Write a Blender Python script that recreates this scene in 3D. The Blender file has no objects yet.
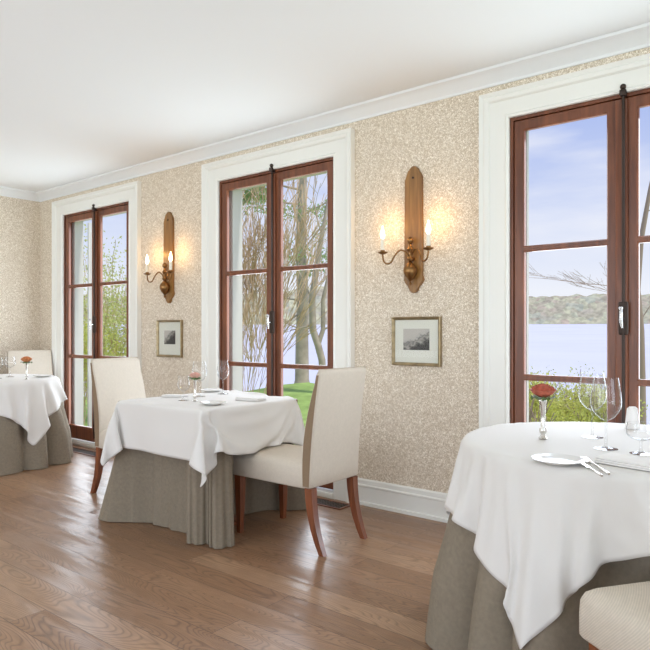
import bpy, bmesh, math, random
from mathutils import Vector, Matrix, noise
R = math.radians
PI = math.pi
sc = bpy.context.scene
col = sc.collection
rnd = random.Random(7)

# ------------------------------------------------------------------ materials
def srgb(r, g, b):
    f = lambda c: ((c/255+0.055)/1.055)**2.4 if c > 10 else c/255/12.92
    return (f(r), f(g), f(b), 1)

def new_mat(name):
    m = bpy.data.materials.new(name); m.use_nodes = True
    nt = m.node_tree
    b = nt.nodes['Principled BSDF']
    return m, nt, b

def N(nt, typ, **kw):
    n = nt.nodes.new(typ)
    for k, v in kw.items():
        if k.startswith('i_'):
            key = k[2:].replace('_', ' ')
            n.inputs[key].default_value = v
        else:
            setattr(n, k, v)
    return n

def ramp(nt, stops, interp='LINEAR'):
    n = nt.nodes.new('ShaderNodeValToRGB')
    n.color_ramp.interpolation = interp
    e = n.color_ramp.elements
    while len(e) > 1: e.remove(e[-1])
    e[0].position, e[0].color = stops[0]
    for p, c in stops[1:]:
        x = e.new(p); x.color = c
    return n

def simple(name, c, rough=.5, metal=0, bump=0, bscale=200, var=0, vscale=8, spec=None, coat=0):
    m, nt, b = new_mat(name)
    b.inputs['Base Color'].default_value = c
    b.inputs['Roughness'].default_value = rough
    b.inputs['Metallic'].default_value = metal
    if spec is not None: b.inputs['Specular IOR Level'].default_value = spec
    if coat: b.inputs['Coat Weight'].default_value = coat
    L = nt.links
    tc = N(nt, 'ShaderNodeTexCoord')
    if var:
        nz = N(nt, 'ShaderNodeTexNoise'); nz.inputs['Scale'].default_value = vscale; nz.inputs['Detail'].default_value = 4
        L.new(tc.outputs['Object'], nz.inputs['Vector'])
        k = ramp(nt, [(.3, tuple(x*(1-var) for x in c[:3])+(1,)), (.7, tuple(min(1, x*(1+var)) for x in c[:3])+(1,))])
        L.new(nz.outputs['Fac'], k.inputs['Fac']); L.new(k.outputs['Color'], b.inputs['Base Color'])
    if bump:
        nb = N(nt, 'ShaderNodeTexNoise'); nb.inputs['Scale'].default_value = bscale
        L.new(tc.outputs['Object'], nb.inputs['Vector'])
        bp = N(nt, 'ShaderNodeBump'); bp.inputs['Strength'].default_value = bump; bp.inputs['Distance'].default_value = .002
        L.new(nb.outputs['Fac'], bp.inputs['Height']); L.new(bp.outputs['Normal'], b.inputs['Normal'])
    return m

def wood(name, dark, light, rough=.35, scale=6, axis='Z', coat=0):
    m, nt, b = new_mat(name); L = nt.links
    tc = N(nt, 'ShaderNodeTexCoord'); mp = N(nt, 'ShaderNodeMapping')
    s = {'X': (.08, 1, 1), 'Y': (1, .08, 1), 'Z': (1, 1, .08)}[axis]
    mp.inputs['Scale'].default_value = s
    L.new(tc.outputs['Object'], mp.inputs['Vector'])
    nz = N(nt, 'ShaderNodeTexNoise'); nz.inputs['Scale'].default_value = scale*6; nz.inputs['Detail'].default_value = 6
    nz.inputs['Distortion'].default_value = .6
    L.new(mp.outputs['Vector'], nz.inputs['Vector'])
    k = ramp(nt, [(.3, dark), (.7, light)])
    L.new(nz.outputs['Fac'], k.inputs['Fac']); L.new(k.outputs['Color'], b.inputs['Base Color'])
    b.inputs['Roughness'].default_value = rough
    if coat: b.inputs['Coat Weight'].default_value = coat; b.inputs['Coat Roughness'].default_value = .15
    return m

def wallpaper():
    m, nt, b = new_mat('wallpaper'); L = nt.links
    tc = N(nt, 'ShaderNodeTexCoord')
    nz = N(nt, 'ShaderNodeTexNoise'); nz.inputs['Scale'].default_value = 92; nz.inputs['Detail'].default_value = 0.5
    nz.inputs['Distortion'].default_value = 1.2
    L.new(tc.outputs['Object'], nz.inputs['Vector'])
    d = N(nt, 'ShaderNodeMath', operation='SUBTRACT'); d.inputs[1].default_value = .5
    L.new(nz.outputs['Fac'], d.inputs[0])
    a = N(nt, 'ShaderNodeMath', operation='ABSOLUTE'); L.new(d.outputs[0], a.inputs[0])
    k = ramp(nt, [(0.0, srgb(250, 242, 230)), (.035, srgb(245, 236, 222)), (.085, srgb(200, 184, 162))])
    L.new(a.outputs[0], k.inputs['Fac'])
    n2 = N(nt, 'ShaderNodeTexNoise'); n2.inputs['Scale'].default_value = 110
    L.new(tc.outputs['Object'], n2.inputs['Vector'])
    k2 = ramp(nt, [(.35, (.90, .89, .88, 1)), (.65, (1.06, 1.06, 1.06, 1))])
    L.new(n2.outputs['Fac'], k2.inputs['Fac'])
    mx = N(nt, 'ShaderNodeMix', data_type='RGBA', blend_type='MULTIPLY'); mx.inputs['Factor'].default_value = 1
    L.new(k.outputs['Color'], mx.inputs[6]); L.new(k2.outputs['Color'], mx.inputs[7])
    L.new(mx.outputs[2], b.inputs['Base Color'])
    b.inputs['Roughness'].default_value = .75; b.inputs['Specular IOR Level'].default_value = .25
    return m

def floorboards():
    m, nt, b = new_mat('oak_floorboards'); L = nt.links
    tc = N(nt, 'ShaderNodeTexCoord')
    br = N(nt, 'ShaderNodeTexBrick'); br.offset = .37; br.offset_frequency = 2
    br.inputs['Scale'].default_value = 1; br.inputs['Brick Width'].default_value = 1.9
    br.inputs['Row Height'].default_value = .15; br.inputs['Mortar Size'].default_value = .0016
    br.inputs['Mortar Smooth'].default_value = .3
    br.inputs['Color1'].default_value = (0, 0, 0, 1); br.inputs['Color2'].default_value = (1, 1, 1, 1)
    br.inputs['Mortar'].default_value = (.5, .5, .5, 1)
    L.new(tc.outputs['Object'], br.inputs['Vector'])
    rv = N(nt, 'ShaderNodeSeparateColor'); L.new(br.outputs['Color'], rv.inputs[0])
    # offset the grain board by board
    sx = N(nt, 'ShaderNodeSeparateXYZ'); L.new(tc.outputs['Object'], sx.inputs[0])
    ml = N(nt, 'ShaderNodeMath', operation='MULTIPLY'); ml.inputs[1].default_value = 37
    L.new(rv.outputs[0], ml.inputs[0])
    mx_ = N(nt, 'ShaderNodeMath', operation='MULTIPLY'); mx_.inputs[1].default_value = .16
    L.new(sx.outputs['X'], mx_.inputs[0])
    cb = N(nt, 'ShaderNodeCombineXYZ')
    L.new(mx_.outputs[0], cb.inputs['X']); L.new(sx.outputs['Y'], cb.inputs['Y']); L.new(ml.outputs[0], cb.inputs['Z'])
    nz = N(nt, 'ShaderNodeTexNoise'); nz.inputs['Scale'].default_value = 5.5; nz.inputs['Detail'].default_value = 1.5
    nz.inputs['Distortion'].default_value = .4
    L.new(cb.outputs[0], nz.inputs['Vector'])
    # contour rings of the noise read as cathedral grain
    mm = N(nt, 'ShaderNodeMath', operation='MULTIPLY'); mm.inputs[1].default_value = 58
    L.new(nz.outputs['Fac'], mm.inputs[0])
    fr = N(nt, 'ShaderNodeMath', operation='FRACT'); L.new(mm.outputs[0], fr.inputs[0])
    gr = ramp(nt, [(0, (.60, .58, .57, 1)), (.25, (.97, .97, .97, 1)), (.75, (1.06, 1.06, 1.06, 1)), (1, (.66, .64, .63, 1))])
    L.new(fr.outputs[0], gr.inputs['Fac'])
    fn = N(nt, 'ShaderNodeTexNoise'); fn.inputs['Scale'].default_value = 60; fn.inputs['Detail'].default_value = 3
    L.new(cb.outputs[0], fn.inputs['Vector'])
    fk = ramp(nt, [(.3, (.86, .85, .84, 1)), (.7, (1.08, 1.08, 1.08, 1))]); L.new(fn.outputs['Fac'], fk.inputs['Fac'])
    base = ramp(nt, [(0, srgb(138, 104, 78)), (.5, srgb(152, 117, 90)), (1, srgb(166, 132, 104))])
    L.new(rv.outputs[0], base.inputs['Fac'])
    m1 = N(nt, 'ShaderNodeMix', data_type='RGBA', blend_type='MULTIPLY'); m1.inputs['Factor'].default_value = 1
    L.new(base.outputs['Color'], m1.inputs[6]); L.new(gr.outputs['Color'], m1.inputs[7])
    m2 = N(nt, 'ShaderNodeMix', data_type='RGBA', blend_type='MULTIPLY'); m2.inputs['Factor'].default_value = 1
    L.new(m1.outputs[2], m2.inputs[6]); L.new(fk.outputs['Color'], m2.inputs[7])
    m3 = N(nt, 'ShaderNodeMix', data_type='RGBA', blend_type='MIX')
    L.new(br.outputs['Fac'], m3.inputs['Factor']); L.new(m2.outputs[2], m3.inputs[6]); m3.inputs[7].default_value = srgb(80, 56, 40)
    L.new(m3.outputs[2], b.inputs['Base Color'])
    b.inputs['Roughness'].default_value = .30; b.inputs['Specular IOR Level'].default_value = .5
    bp = N(nt, 'ShaderNodeBump'); bp.inputs['Strength'].default_value = .25; bp.inputs['Distance'].default_value = .0015
    L.new(fr.outputs[0], bp.inputs['Height']); L.new(bp.outputs['Normal'], b.inputs['Normal'])
    return m

def ribbed(name, c, scale=170, direction='DIAGONAL', depth=.35, var=.06):
    m, nt, b = new_mat(name); L = nt.links
    tc = N(nt, 'ShaderNodeTexCoord')
    w = N(nt, 'ShaderNodeTexWave', wave_type='BANDS', bands_direction=direction)
    w.inputs['Scale'].default_value = scale/2; w.inputs['Distortion'].default_value = .8; w.inputs['Detail'].default_value = 2
    L.new(tc.outputs['Object'], w.inputs['Vector'])
    nz = N(nt, 'ShaderNodeTexNoise'); nz.inputs['Scale'].default_value = 60; nz.inputs['Detail'].default_value = 4
    L.new(tc.outputs['Object'], nz.inputs['Vector'])
    ad = N(nt, 'ShaderNodeMath', operation='ADD'); L.new(w.outputs['Fac'], ad.inputs[0]); L.new(nz.outputs['Fac'], ad.inputs[1])
    k = ramp(nt, [(.25, tuple(x*(1-var*2) for x in c[:3])+(1,)), (1.0, tuple(min(1, x*(1+var)) for x in c[:3])+(1,))])
    hf = N(nt, 'ShaderNodeMath', operation='MULTIPLY'); hf.inputs[1].default_value = .55
    L.new(ad.outputs[0], hf.inputs[0]); L.new(hf.outputs[0], k.inputs['Fac'])
    L.new(k.outputs['Color'], b.inputs['Base Color'])
    b.inputs['Roughness'].default_value = .9; b.inputs['Specular IOR Level'].default_value = .15
    bp = N(nt, 'ShaderNodeBump'); bp.inputs['Strength'].default_value = depth; bp.inputs['Distance'].default_value = .002
    L.new(ad.outputs[0], bp.inputs['Height']); L.new(bp.outputs['Normal'], b.inputs['Normal'])
    return m

def leafy(name, c, var, vscale):
    """thin leaves: light passes through them as well as bouncing off"""
    m = simple(name, c, .7, var=var, vscale=vscale, spec=.2); nt = m.node_tree; L = nt.links
    b = nt.nodes['Principled BSDF']; out = nt.nodes['Material Output']
    tl = N(nt, 'ShaderNodeBsdfTranslucent'); L.new(b.inputs['Base Color'].links[0].from_socket, tl.inputs['Color'])
    mx = N(nt, 'ShaderNodeMixShader'); mx.inputs['Fac'].default_value = .5
    L.new(b.outputs[0], mx.inputs[1]); L.new(tl.outputs[0], mx.inputs[2]); L.new(mx.outputs[0], out.inputs['Surface'])
    return m

def thin_glass(name, dark, lo, hi, rough=.02):
    """thin glass: see-through face on, darker and more mirror-like where it turns away"""
    m = bpy.data.materials.new(name); m.use_nodes = True; nt = m.node_tree; L = nt.links
    nt.nodes.remove(nt.nodes['Principled BSDF']); out = nt.nodes['Material Output']
    lw = N(nt, 'ShaderNodeLayerWeight'); lw.inputs['Blend'].default_value = .5
    t = ramp(nt, [(0, (.99, .99, .99, 1)), (.5, (.96,)*3+(1,)), (.8, ((1+dark)/2,)*3+(1,)), (1, (dark,)*3+(1,))])
    k = ramp(nt, [(0, (lo,)*3+(1,)), (.5, (lo*1.8,)*3+(1,)), (1, (hi,)*3+(1,))])
    L.new(lw.outputs['Facing'], t.inputs['Fac']); L.new(lw.outputs['Facing'], k.inputs['Fac'])
    tr = N(nt, 'ShaderNodeBsdfTransparent'); L.new(t.outputs['Color'], tr.inputs['Color'])
    gl = N(nt, 'ShaderNodeBsdfGlossy'); gl.inputs['Roughness'].default_value = rough
    mx = N(nt, 'ShaderNodeMixShader'); L.new(k.outputs['Color'], mx.inputs['Fac'])
    L.new(tr.outputs[0], mx.inputs[1]); L.new(gl.outputs[0], mx.inputs[2]); L.new(mx.outputs[0], out.inputs['Surface'])
    return m

def emis(name, c, s):
    m, nt, b = new_mat(name)
    b.inputs['Base Color'].default_value = c
    b.inputs['Emission Color'].default_value = c; b.inputs['Emission Strength'].default_value = s
    return m

def print_mat(name, seed, tower):
    """a small grey engraving: pale sky, water and a dark bank"""
    m, nt, b = new_mat(name); L = nt.links
    tc = N(nt, 'ShaderNodeTexCoord')
    sp = N(nt, 'ShaderNodeSeparateXYZ'); L.new(tc.outputs['Generated'], sp.inputs[0])
    mp = N(nt, 'ShaderNodeMapping'); mp.inputs['Location'].default_value = (seed, 0, seed*.7); mp.inputs['Scale'].default_value = (1, 1, 1)
    L.new(tc.outputs['Generated'], mp.inputs['Vector'])
    nz = N(nt, 'ShaderNodeTexNoise'); nz.inputs['Scale'].default_value = 5; nz.inputs['Detail'].default_value = 6
    L.new(mp.outputs['Vector'], nz.inputs['Vector'])
    # height of the dark bank grows to one side
    a = N(nt, 'ShaderNodeMath', operation='MULTIPLY'); a.inputs[1].default_value = tower
    L.new(sp.outputs['X'], a.inputs[0])
    z = N(nt, 'ShaderNodeMath', operation='SUBTRACT'); L.new(sp.outputs['Z'], z.inputs[0]); L.new(a.outputs[0], z.inputs[1])
    n2 = N(nt, 'ShaderNodeMath', operation='MULTIPLY'); n2.inputs[1].default_value = .9; L.new(nz.outputs['Fac'], n2.inputs[0])
    s = N(nt, 'ShaderNodeMath', operation='ADD'); L.new(z.outputs[0], s.inputs[0]); L.new(n2.outputs[0], s.inputs[1])
    k = ramp(nt, [(.25, srgb(62, 60, 58)), (.42, srgb(100, 98, 94)), (.55, srgb(170, 166, 158)), (.66, srgb(120, 118, 114)), (.75, srgb(188, 184, 176)), (1, srgb(196, 190, 182))])
    L.new(s.outputs[0], k.inputs['Fac']); L.new(k.outputs['Color'], b.inputs['Base Color'])
    b.inputs['Roughness'].default_value = .6
    return m

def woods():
    m, nt, b = new_mat('hazy_spring_woods'); L = nt.links
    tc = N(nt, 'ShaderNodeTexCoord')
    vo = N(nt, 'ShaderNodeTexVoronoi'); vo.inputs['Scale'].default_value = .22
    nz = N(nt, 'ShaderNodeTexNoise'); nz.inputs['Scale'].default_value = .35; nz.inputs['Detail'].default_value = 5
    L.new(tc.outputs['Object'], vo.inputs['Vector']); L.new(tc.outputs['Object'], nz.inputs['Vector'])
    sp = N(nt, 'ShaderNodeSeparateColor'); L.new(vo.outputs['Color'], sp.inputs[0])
    k = ramp(nt, [(0, srgb(178, 168, 150)), (.3, srgb(196, 190, 164)), (.55, srgb(204, 202, 170)), (.8, srgb(186, 188, 168)), (1, srgb(200, 184, 164))])  # budding-tree tones, paled in the colour to stand in for distance haze
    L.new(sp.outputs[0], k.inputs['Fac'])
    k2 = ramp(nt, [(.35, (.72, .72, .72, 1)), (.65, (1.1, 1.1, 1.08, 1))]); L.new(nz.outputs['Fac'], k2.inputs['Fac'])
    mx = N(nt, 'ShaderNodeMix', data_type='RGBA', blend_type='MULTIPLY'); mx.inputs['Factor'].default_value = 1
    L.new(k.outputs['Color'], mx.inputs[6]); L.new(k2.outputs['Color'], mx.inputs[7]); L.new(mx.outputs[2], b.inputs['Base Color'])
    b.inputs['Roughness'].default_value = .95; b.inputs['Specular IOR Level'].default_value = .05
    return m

M = dict(
    wallpaper=wallpaper(), floor=floorboards(),
    ceiling=simple('ceiling_paint', srgb(234, 235, 236), .9, spec=.1),
    trim=simple('white_trim_paint', srgb(236, 235, 229), .4),
    outwhite=simple('exterior_white_paint', srgb(224, 225, 224), .55),
    sash=wood('mahogany_sash', srgb(90, 48, 30), srgb(130, 76, 48), .35, 5, 'Z'),
    leg=wood('chair_leg_wood', srgb(98, 50, 28), srgb(140, 78, 44), .3, 7, 'Z', coat=.4),
    board=wood('sconce_board_wood', srgb(118, 82, 44), srgb(156, 114, 62), .35, 7, 'Z'),
    iron=simple('dark_iron', srgb(62, 50, 44), .45, .6),
    steel=simple('brushed_steel', srgb(205, 205, 205), .25, 1),
    brass=simple('aged_brass', srgb(140, 104, 66), .28, 1, var=.2, vscale=30),
    candle=simple('candle_sleeve', srgb(240, 234, 218), .5),
    flame=emis('candle_bulb', (1, .80, .50, 1), 9),
    fabric=ribbed('cream_ribbed_fabric', srgb(214, 203, 188), 150, 'DIAGONAL', .3, .07),
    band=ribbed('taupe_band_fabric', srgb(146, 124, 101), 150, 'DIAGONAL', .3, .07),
    linen=ribbed('grey_linen', srgb(150, 138, 121), 260, 'Z', .4, .17),
    cloth=simple('white_tablecloth', srgb(224, 221, 217), .72, bump=.12, bscale=30, spec=.2),
    napkin=simple('napkin_cloth', srgb(234, 231, 228), .85, bump=.2, bscale=120, spec=.1),
    porcelain=simple('porcelain', srgb(228, 227, 224), .15, coat=.4),
    silver=simple('silver', srgb(216, 212, 206), .16, 1),
    glass=thin_glass('wine_glass', .30, .05, .70),
    pane=thin_glass('window_glass', .9, .012, .5),
    grille=simple('bronze_grille', srgb(74, 62, 52), .5, .4),
    gap=simple('duct_dark', srgb(22, 20, 19), .9),
    frame_gold=simple('pewter_gilt_frame', srgb(156, 138, 106), .35, .7, var=.25, vscale=25),
    mat_board=simple('picture_mount', srgb(228, 228, 216), .8),
    print1=print_mat('engraving_bank', 3.1, .55), print2=print_mat('engraving_figure', 8.7, .95),
    rose=simple('rust_rose', srgb(186, 98, 76), .6, var=.3, vscale=60),
    rose_pale=simple('pale_rose', srgb(224, 176, 160), .6, var=.2, vscale=60),
    rose_orange=simple('orange_rose', srgb(214, 140, 90), .6, var=.25, vscale=60),
    green=simple('flower_leaf', srgb(84, 112, 58), .5, var=.25, vscale=40),
    lawn=simple('lawn_grass', srgb(158, 184, 104), .95, var=.22, vscale=3, spec=.1),
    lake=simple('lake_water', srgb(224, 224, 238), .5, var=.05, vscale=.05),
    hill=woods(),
    bark=simple('grey_bark', srgb(184, 170, 154), .9, bump=.6, bscale=14, var=.25, vscale=4),
    twig=simple('ochre_twigs', srgb(206, 180, 148), .9, var=.2, vscale=3),
    darktwig=simple('brown_twigs', srgb(172, 150, 138), .9),
    needle=leafy('pine_needles', srgb(166, 190, 128), .3, 2),
    bud=leafy('spring_leaves', srgb(220, 222, 150), .3, 2.5),
    hedge=leafy('shrub_leaves', srgb(224, 224, 134), .3, 3),
)

# ------------------------------------------------------------------ mesh helpers
class MB:
    def __init__(self): self.bm = bmesh.new()
    def box(self, x0, x1, y0, y1, z0, z1, bevel=0, seg=2, mat=None):
        b = self.bm
        v = [b.verts.new((x, y, z)) for x in (x0, x1) for y in (y0, y1) for z in (z0, z1)]
        fs = [b.faces.new([v[i] for i in q]) for q in ((0,1,3,2),(4,6,7,5),(0,4,5,1),(2,3,7,6),(0,2,6,4),(1,5,7,3))]
        if mat is not None:
            bmesh.ops.transform(b, matrix=mat, verts=v)
        if bevel:
            es = list({e for f in fs for e in f.edges})
            bmesh.ops.bevel(b, geom=es, offset=bevel, segments=seg, profile=.5, affect='EDGES')
        return self
    def ring_loft(self, rings, closed=True, cap0=False, cap1=False):
        b = self.bm
        vs = [[b.verts.new(p) for p in r] for r in rings]
        n = len(rings[0])
        for i in range(len(vs)-1):
            for j in range(n if closed else n-1):
                k = (j+1) % n
                b.faces.new((vs[i][j], vs[i][k], vs[i+1][k], vs[i+1][j]))
        if cap0: b.faces.new(vs[0][::-1])
        if cap1: b.faces.new(vs[-1])
        return self
    def lathe(self, prof, seg=28, at=(0,0,0), cap0=False, cap1=False):
        rings = [[(at[0]+r*math.cos(2*PI*j/seg), at[1]+r*math.sin(2*PI*j/seg), at[2]+z) for j in range(seg)] for r, z in prof]
        return self.ring_loft(rings, True, cap0, cap1)
    def tube(self, pts, rad, seg=8, cap=True):
        pts = [Vector(p) for p in pts]
        if not isinstance(rad, (list, tuple)): rad = [rad]*len(pts)
        rings = []; up = None
        for i, p in enumerate(pts):
            t = (pts[min(i+1, len(pts)-1)]-pts[max(i-1, 0)])
            if t.length < 1e-9: t = Vector((0,0,1))
            t.normalize()
            if up is None:
                up = t.orthogonal().normalized()
            up = up - t*up.dot(t)
            if up.length < 1e-6: up = t.orthogonal()
            up.normalize(); s = t.cross(up)
            rings.append([tuple(p+rad[i]*(math.cos(2*PI*j/seg)*up+math.sin(2*PI*j/seg)*s)) for j in range(seg)])
        return self.ring_loft(rings, True, cap, cap)
    def prism(self, poly, y0, y1, bevel=0):
        """polygon in x,z extruded along y"""
        b = self.bm
        a = [b.verts.new((x, y0, z)) for x, z in poly]; c = [b.verts.new((x, y1, z)) for x, z in poly]
        n = len(poly)
        fs = [b.faces.new(a), b.faces.new(c[::-1])]
        for i in range(n): fs.append(b.faces.new((a[i], c[i], c[(i+1)%n], a[(i+1)%n])))
        if bevel:
            bmesh.ops.bevel(b, geom=[e for e in fs[0].edges], offset=bevel, segments=2, affect='EDGES')
        return self
    def sphere(self, c, r, seg=14, sc_=(1,1,1)):
        bmesh.ops.create_uvsphere(self.bm, u_segments=seg, v_segments=max(6, seg//2+2), radius=1,
            matrix=Matrix.Translation(c) @ Matrix.Diagonal((r*sc_[0], r*sc_[1], r*sc_[2], 1)))
        return self
    def quad(self, a, b_, c, d):
        self.bm.faces.new([self.bm.verts.new(p) for p in (a, b_, c, d)]); return self
    def build(self, name, mat, parent=None, smooth=True, loc=None, rot=None, angle=40):
        me = bpy.data.meshes.new(name)
        bmesh.ops.recalc_face_normals(self.bm, faces=self.bm.faces[:])
        self.bm.to_mesh(me); self.bm.free()
        for m in (mat if isinstance(mat, list) else [mat]): me.materials.append(m)
        o = bpy.data.objects.new(name, me); col.objects.link(o)
        if smooth:
            me.polygons.foreach_set('use_smooth', [True]*len(me.polygons))
            try: me.set_sharp_from_angle(angle=R(angle))
            except Exception: pass
        if parent: o.parent = parent
        if loc: o.location = loc
        if rot: o.rotation_euler = rot
        return o

def tag(o, label=None, cat=None, group=None, kind=None):
    if label: o['label'] = label
    if cat: o['category'] = cat
    if group: o['group'] = group
    if kind: o['kind'] = kind
    return o
def empty(name, loc=(0,0,0), rz=0):
    o = bpy.data.objects.new(name, None); col.objects.link(o)
    o.location = loc; o.rotation_euler = (0, 0, rz); o.empty_display_size = .1
    return o
def dup(root, loc=None, rz=None, label=None):
    r = root.copy(); col.objects.link(r)
    if loc is not None: r.location = loc
    if rz is not None: r.rotation_euler = (0, 0, rz)
    if label: r['label'] = label
    for ch in list(root.children):
        c = ch.copy(); col.objects.link(c); c.parent = r
        for g in list(ch.children):
            d = g.copy(); col.objects.link(d); d.parent = c
    return r

# ------------------------------------------------------------------ camera
TH = R(39.0); FPX = 640.0; EYE = 1.17; HOR = 331.0
cam = bpy.data.cameras.new('camera'); co = bpy.data.objects.new('camera', cam); col.objects.link(co)
co.location = (0, 0, EYE); co.rotation_euler = (PI/2, 0, TH)
cam.sensor_width = 36; cam.sensor_fit = 'HORIZONTAL'; cam.lens = FPX/650*36
cam.shift_y = -(325-HOR)/650.0 if False else (HOR-325)/650.0
cam.clip_start = .05; cam.clip_end = 2000
sc.camera = co

# ------------------------------------------------------------------ room shell
WX0, WX1, WY0, WY1, CZ = -6.9, 3.0, -4.0, 3.52, 2.68
DOORS = [-5.80, -3.36, -.885]
HALF = .60; DTOP = 2.39
def struct(o): o['kind'] = 'structure'; return o

def panel_wall(name, axis, c0, c1, lo, hi, z1, holes, mat):
    """one connected slab with rectangular openings; axis 'x' runs along x"""
    us = sorted({lo, hi, *[h[0] for h in holes], *[h[1] for h in holes]})
    zs = sorted({0, z1, *[h[2] for h in holes], *[h[3] for h in holes]})
    bm = bmesh.new(); V = {}
    def vert(u, z):
        if (u, z) not in V: V[(u, z)] = bm.verts.new((u, c0, z) if axis == 'x' else (c0, u, z))
        return V[(u, z)]
    for i in range(len(us)-1):
        for j in range(len(zs)-1):
            um, zm = (us[i]+us[i+1])/2, (zs[j]+zs[j+1])/2
            if any(h[0] < um < h[1] and h[2] < zm < h[3] for h in holes): continue
            bm.faces.new((vert(us[i], zs[j]), vert(us[i+1], zs[j]), vert(us[i+1], zs[j+1]), vert(us[i], zs[j+1])))
    r = bmesh.ops.extrude_face_region(bm, geom=bm.faces[:])
    d = (0, c1-c0, 0) if axis == 'x' else (c1-c0, 0, 0)
    bmesh.ops.translate(bm, vec=d, verts=[v for v in r['geom'] if isinstance(v, bmesh.types.BMVert)])
    mb = MB(); mb.bm.free(); mb.bm = bm
    return struct(mb.build(name, mat, smooth=False))

struct(MB().box(WX0-.15, WX1+.15, WY0-.15, WY1+.16, -.12, 0).build('floor', M['floor'], smooth=False))
struct(MB().box(WX0-.15, WX1+.15, WY0-.15, WY1+.16, CZ, CZ+.2).build('ceiling', M['ceiling'], smooth=False))
panel_wall('wall_front', 'x', WY1, WY1+.12, WX0-.12, WX1+.12, CZ, [(c-HALF-.01, c+HALF+.01, 0, DTOP+.01) for c in DOORS], M['wallpaper'])
panel_wall('wall_left', 'y', WX0, WX0-.12, WY0, WY1, CZ, [], M['wallpaper'])
panel_wall('wall_right', 'y', WX1, WX1+.12, WY0, WY1, CZ, [(-3.4, -1.0, .3, 2.45), (-.6, 2.6, .3, 2.45)], M['ceiling'])
panel_wall('wall_back', 'x', WY0, WY0-.12, WX0-.12, WX1+.12, CZ, [(-6.2, -3.6, .25, 2.45), (-3.1, -.5, .25, 2.45), (0, 2.6, .25, 2.45)], M['ceiling'])  # openings added in the unseen back wall so fill light can enter

# cornice: cove profile
def cornice(name, pts):
    o = MB(); prof = [(0, -.085), (.010, -.085), (.012, -.070), (.022, -.060), (.050, -.030), (.078, -.018), (.088, -.016), (.090, -.0005), (0, -.0005)]
    rings = []
    for (x, y, nx, ny) in pts:
        rings.append([(x+nx*p, y+ny*p, CZ+z) for p, z in prof])
    o.ring_loft(rings, True, True, True)
    return struct(o.build(name, M['ceiling'], angle=30))
cornice('trim_1', [(WX0+.0005, WY1-.0005, 1, -1), (WX1-.0005, WY1-.0005, -1, -1)])
cornice('trim_2', [(WX0+.0005, WY1-.0005, 1, -1), (WX0+.0005, WY0+.0005, 1, 1)])

def baseboard(name, p0, p1, n):
    prof = [(0, .001), (.026, .001), (.026, .022), (.014, .026), (.014, .120), (.018, .126), (.018, .134), (.012, .140), (.010, .165), (.004, .175), (0, .175)]
    rings = [[(p[0]+n[0]*a, p[1]+n[1]*a, z) for a, z in prof] for p in (p0, p1)]
    return struct(MB().ring_loft(rings, True, True, True).build(name, M['trim'], angle=25))
CW = .172
segs = [(WX0+.03, DOORS[0]-HALF-CW), (DOORS[0]+HALF+CW, DOORS[1]-HALF-CW), (DOORS[1]+HALF+CW, DOORS[2]-HALF-CW), (DOORS[2]+HALF+CW, WX1)]
for i, (a, b) in enumerate(segs):
    baseboard('baseboard_front' if i == 0 else 'baseboard_front.%03d' % i, (a+.001, WY1-.0005), (b-.001, WY1-.0005), (0, -1))
baseboard('baseboard_left', (WX0+.0005, WY0), (WX0+.0005, WY1-.001), (1, 0))

# ------------------------------------------------------------------ french doors
def casing_mesh(c):
    # mitred moulded architrave, swept up one side, over and down the other
    prof = [(0, 0), (0, -.020), (.012, -.026), (.024, -.020), (.110, -.022), (.120, -.034), (.138, -.040), (.150, -.034), (CW, -.044), (CW, 0)]
    y = WY1-.0005
    rings = []
    for (sx, sz, cx_, cz_) in ((-1, 0, c-HALF, .001), (-1, 1, c-HALF, DTOP), (1, 1, c+HALF, DTOP), (1, 0, c+HALF, .001)):
        rings.append([(cx_+sx*p, y+d, cz_+sz*p*.91) for p, d in prof])
    return MB().ring_loft(rings, True, True, True)

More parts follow.
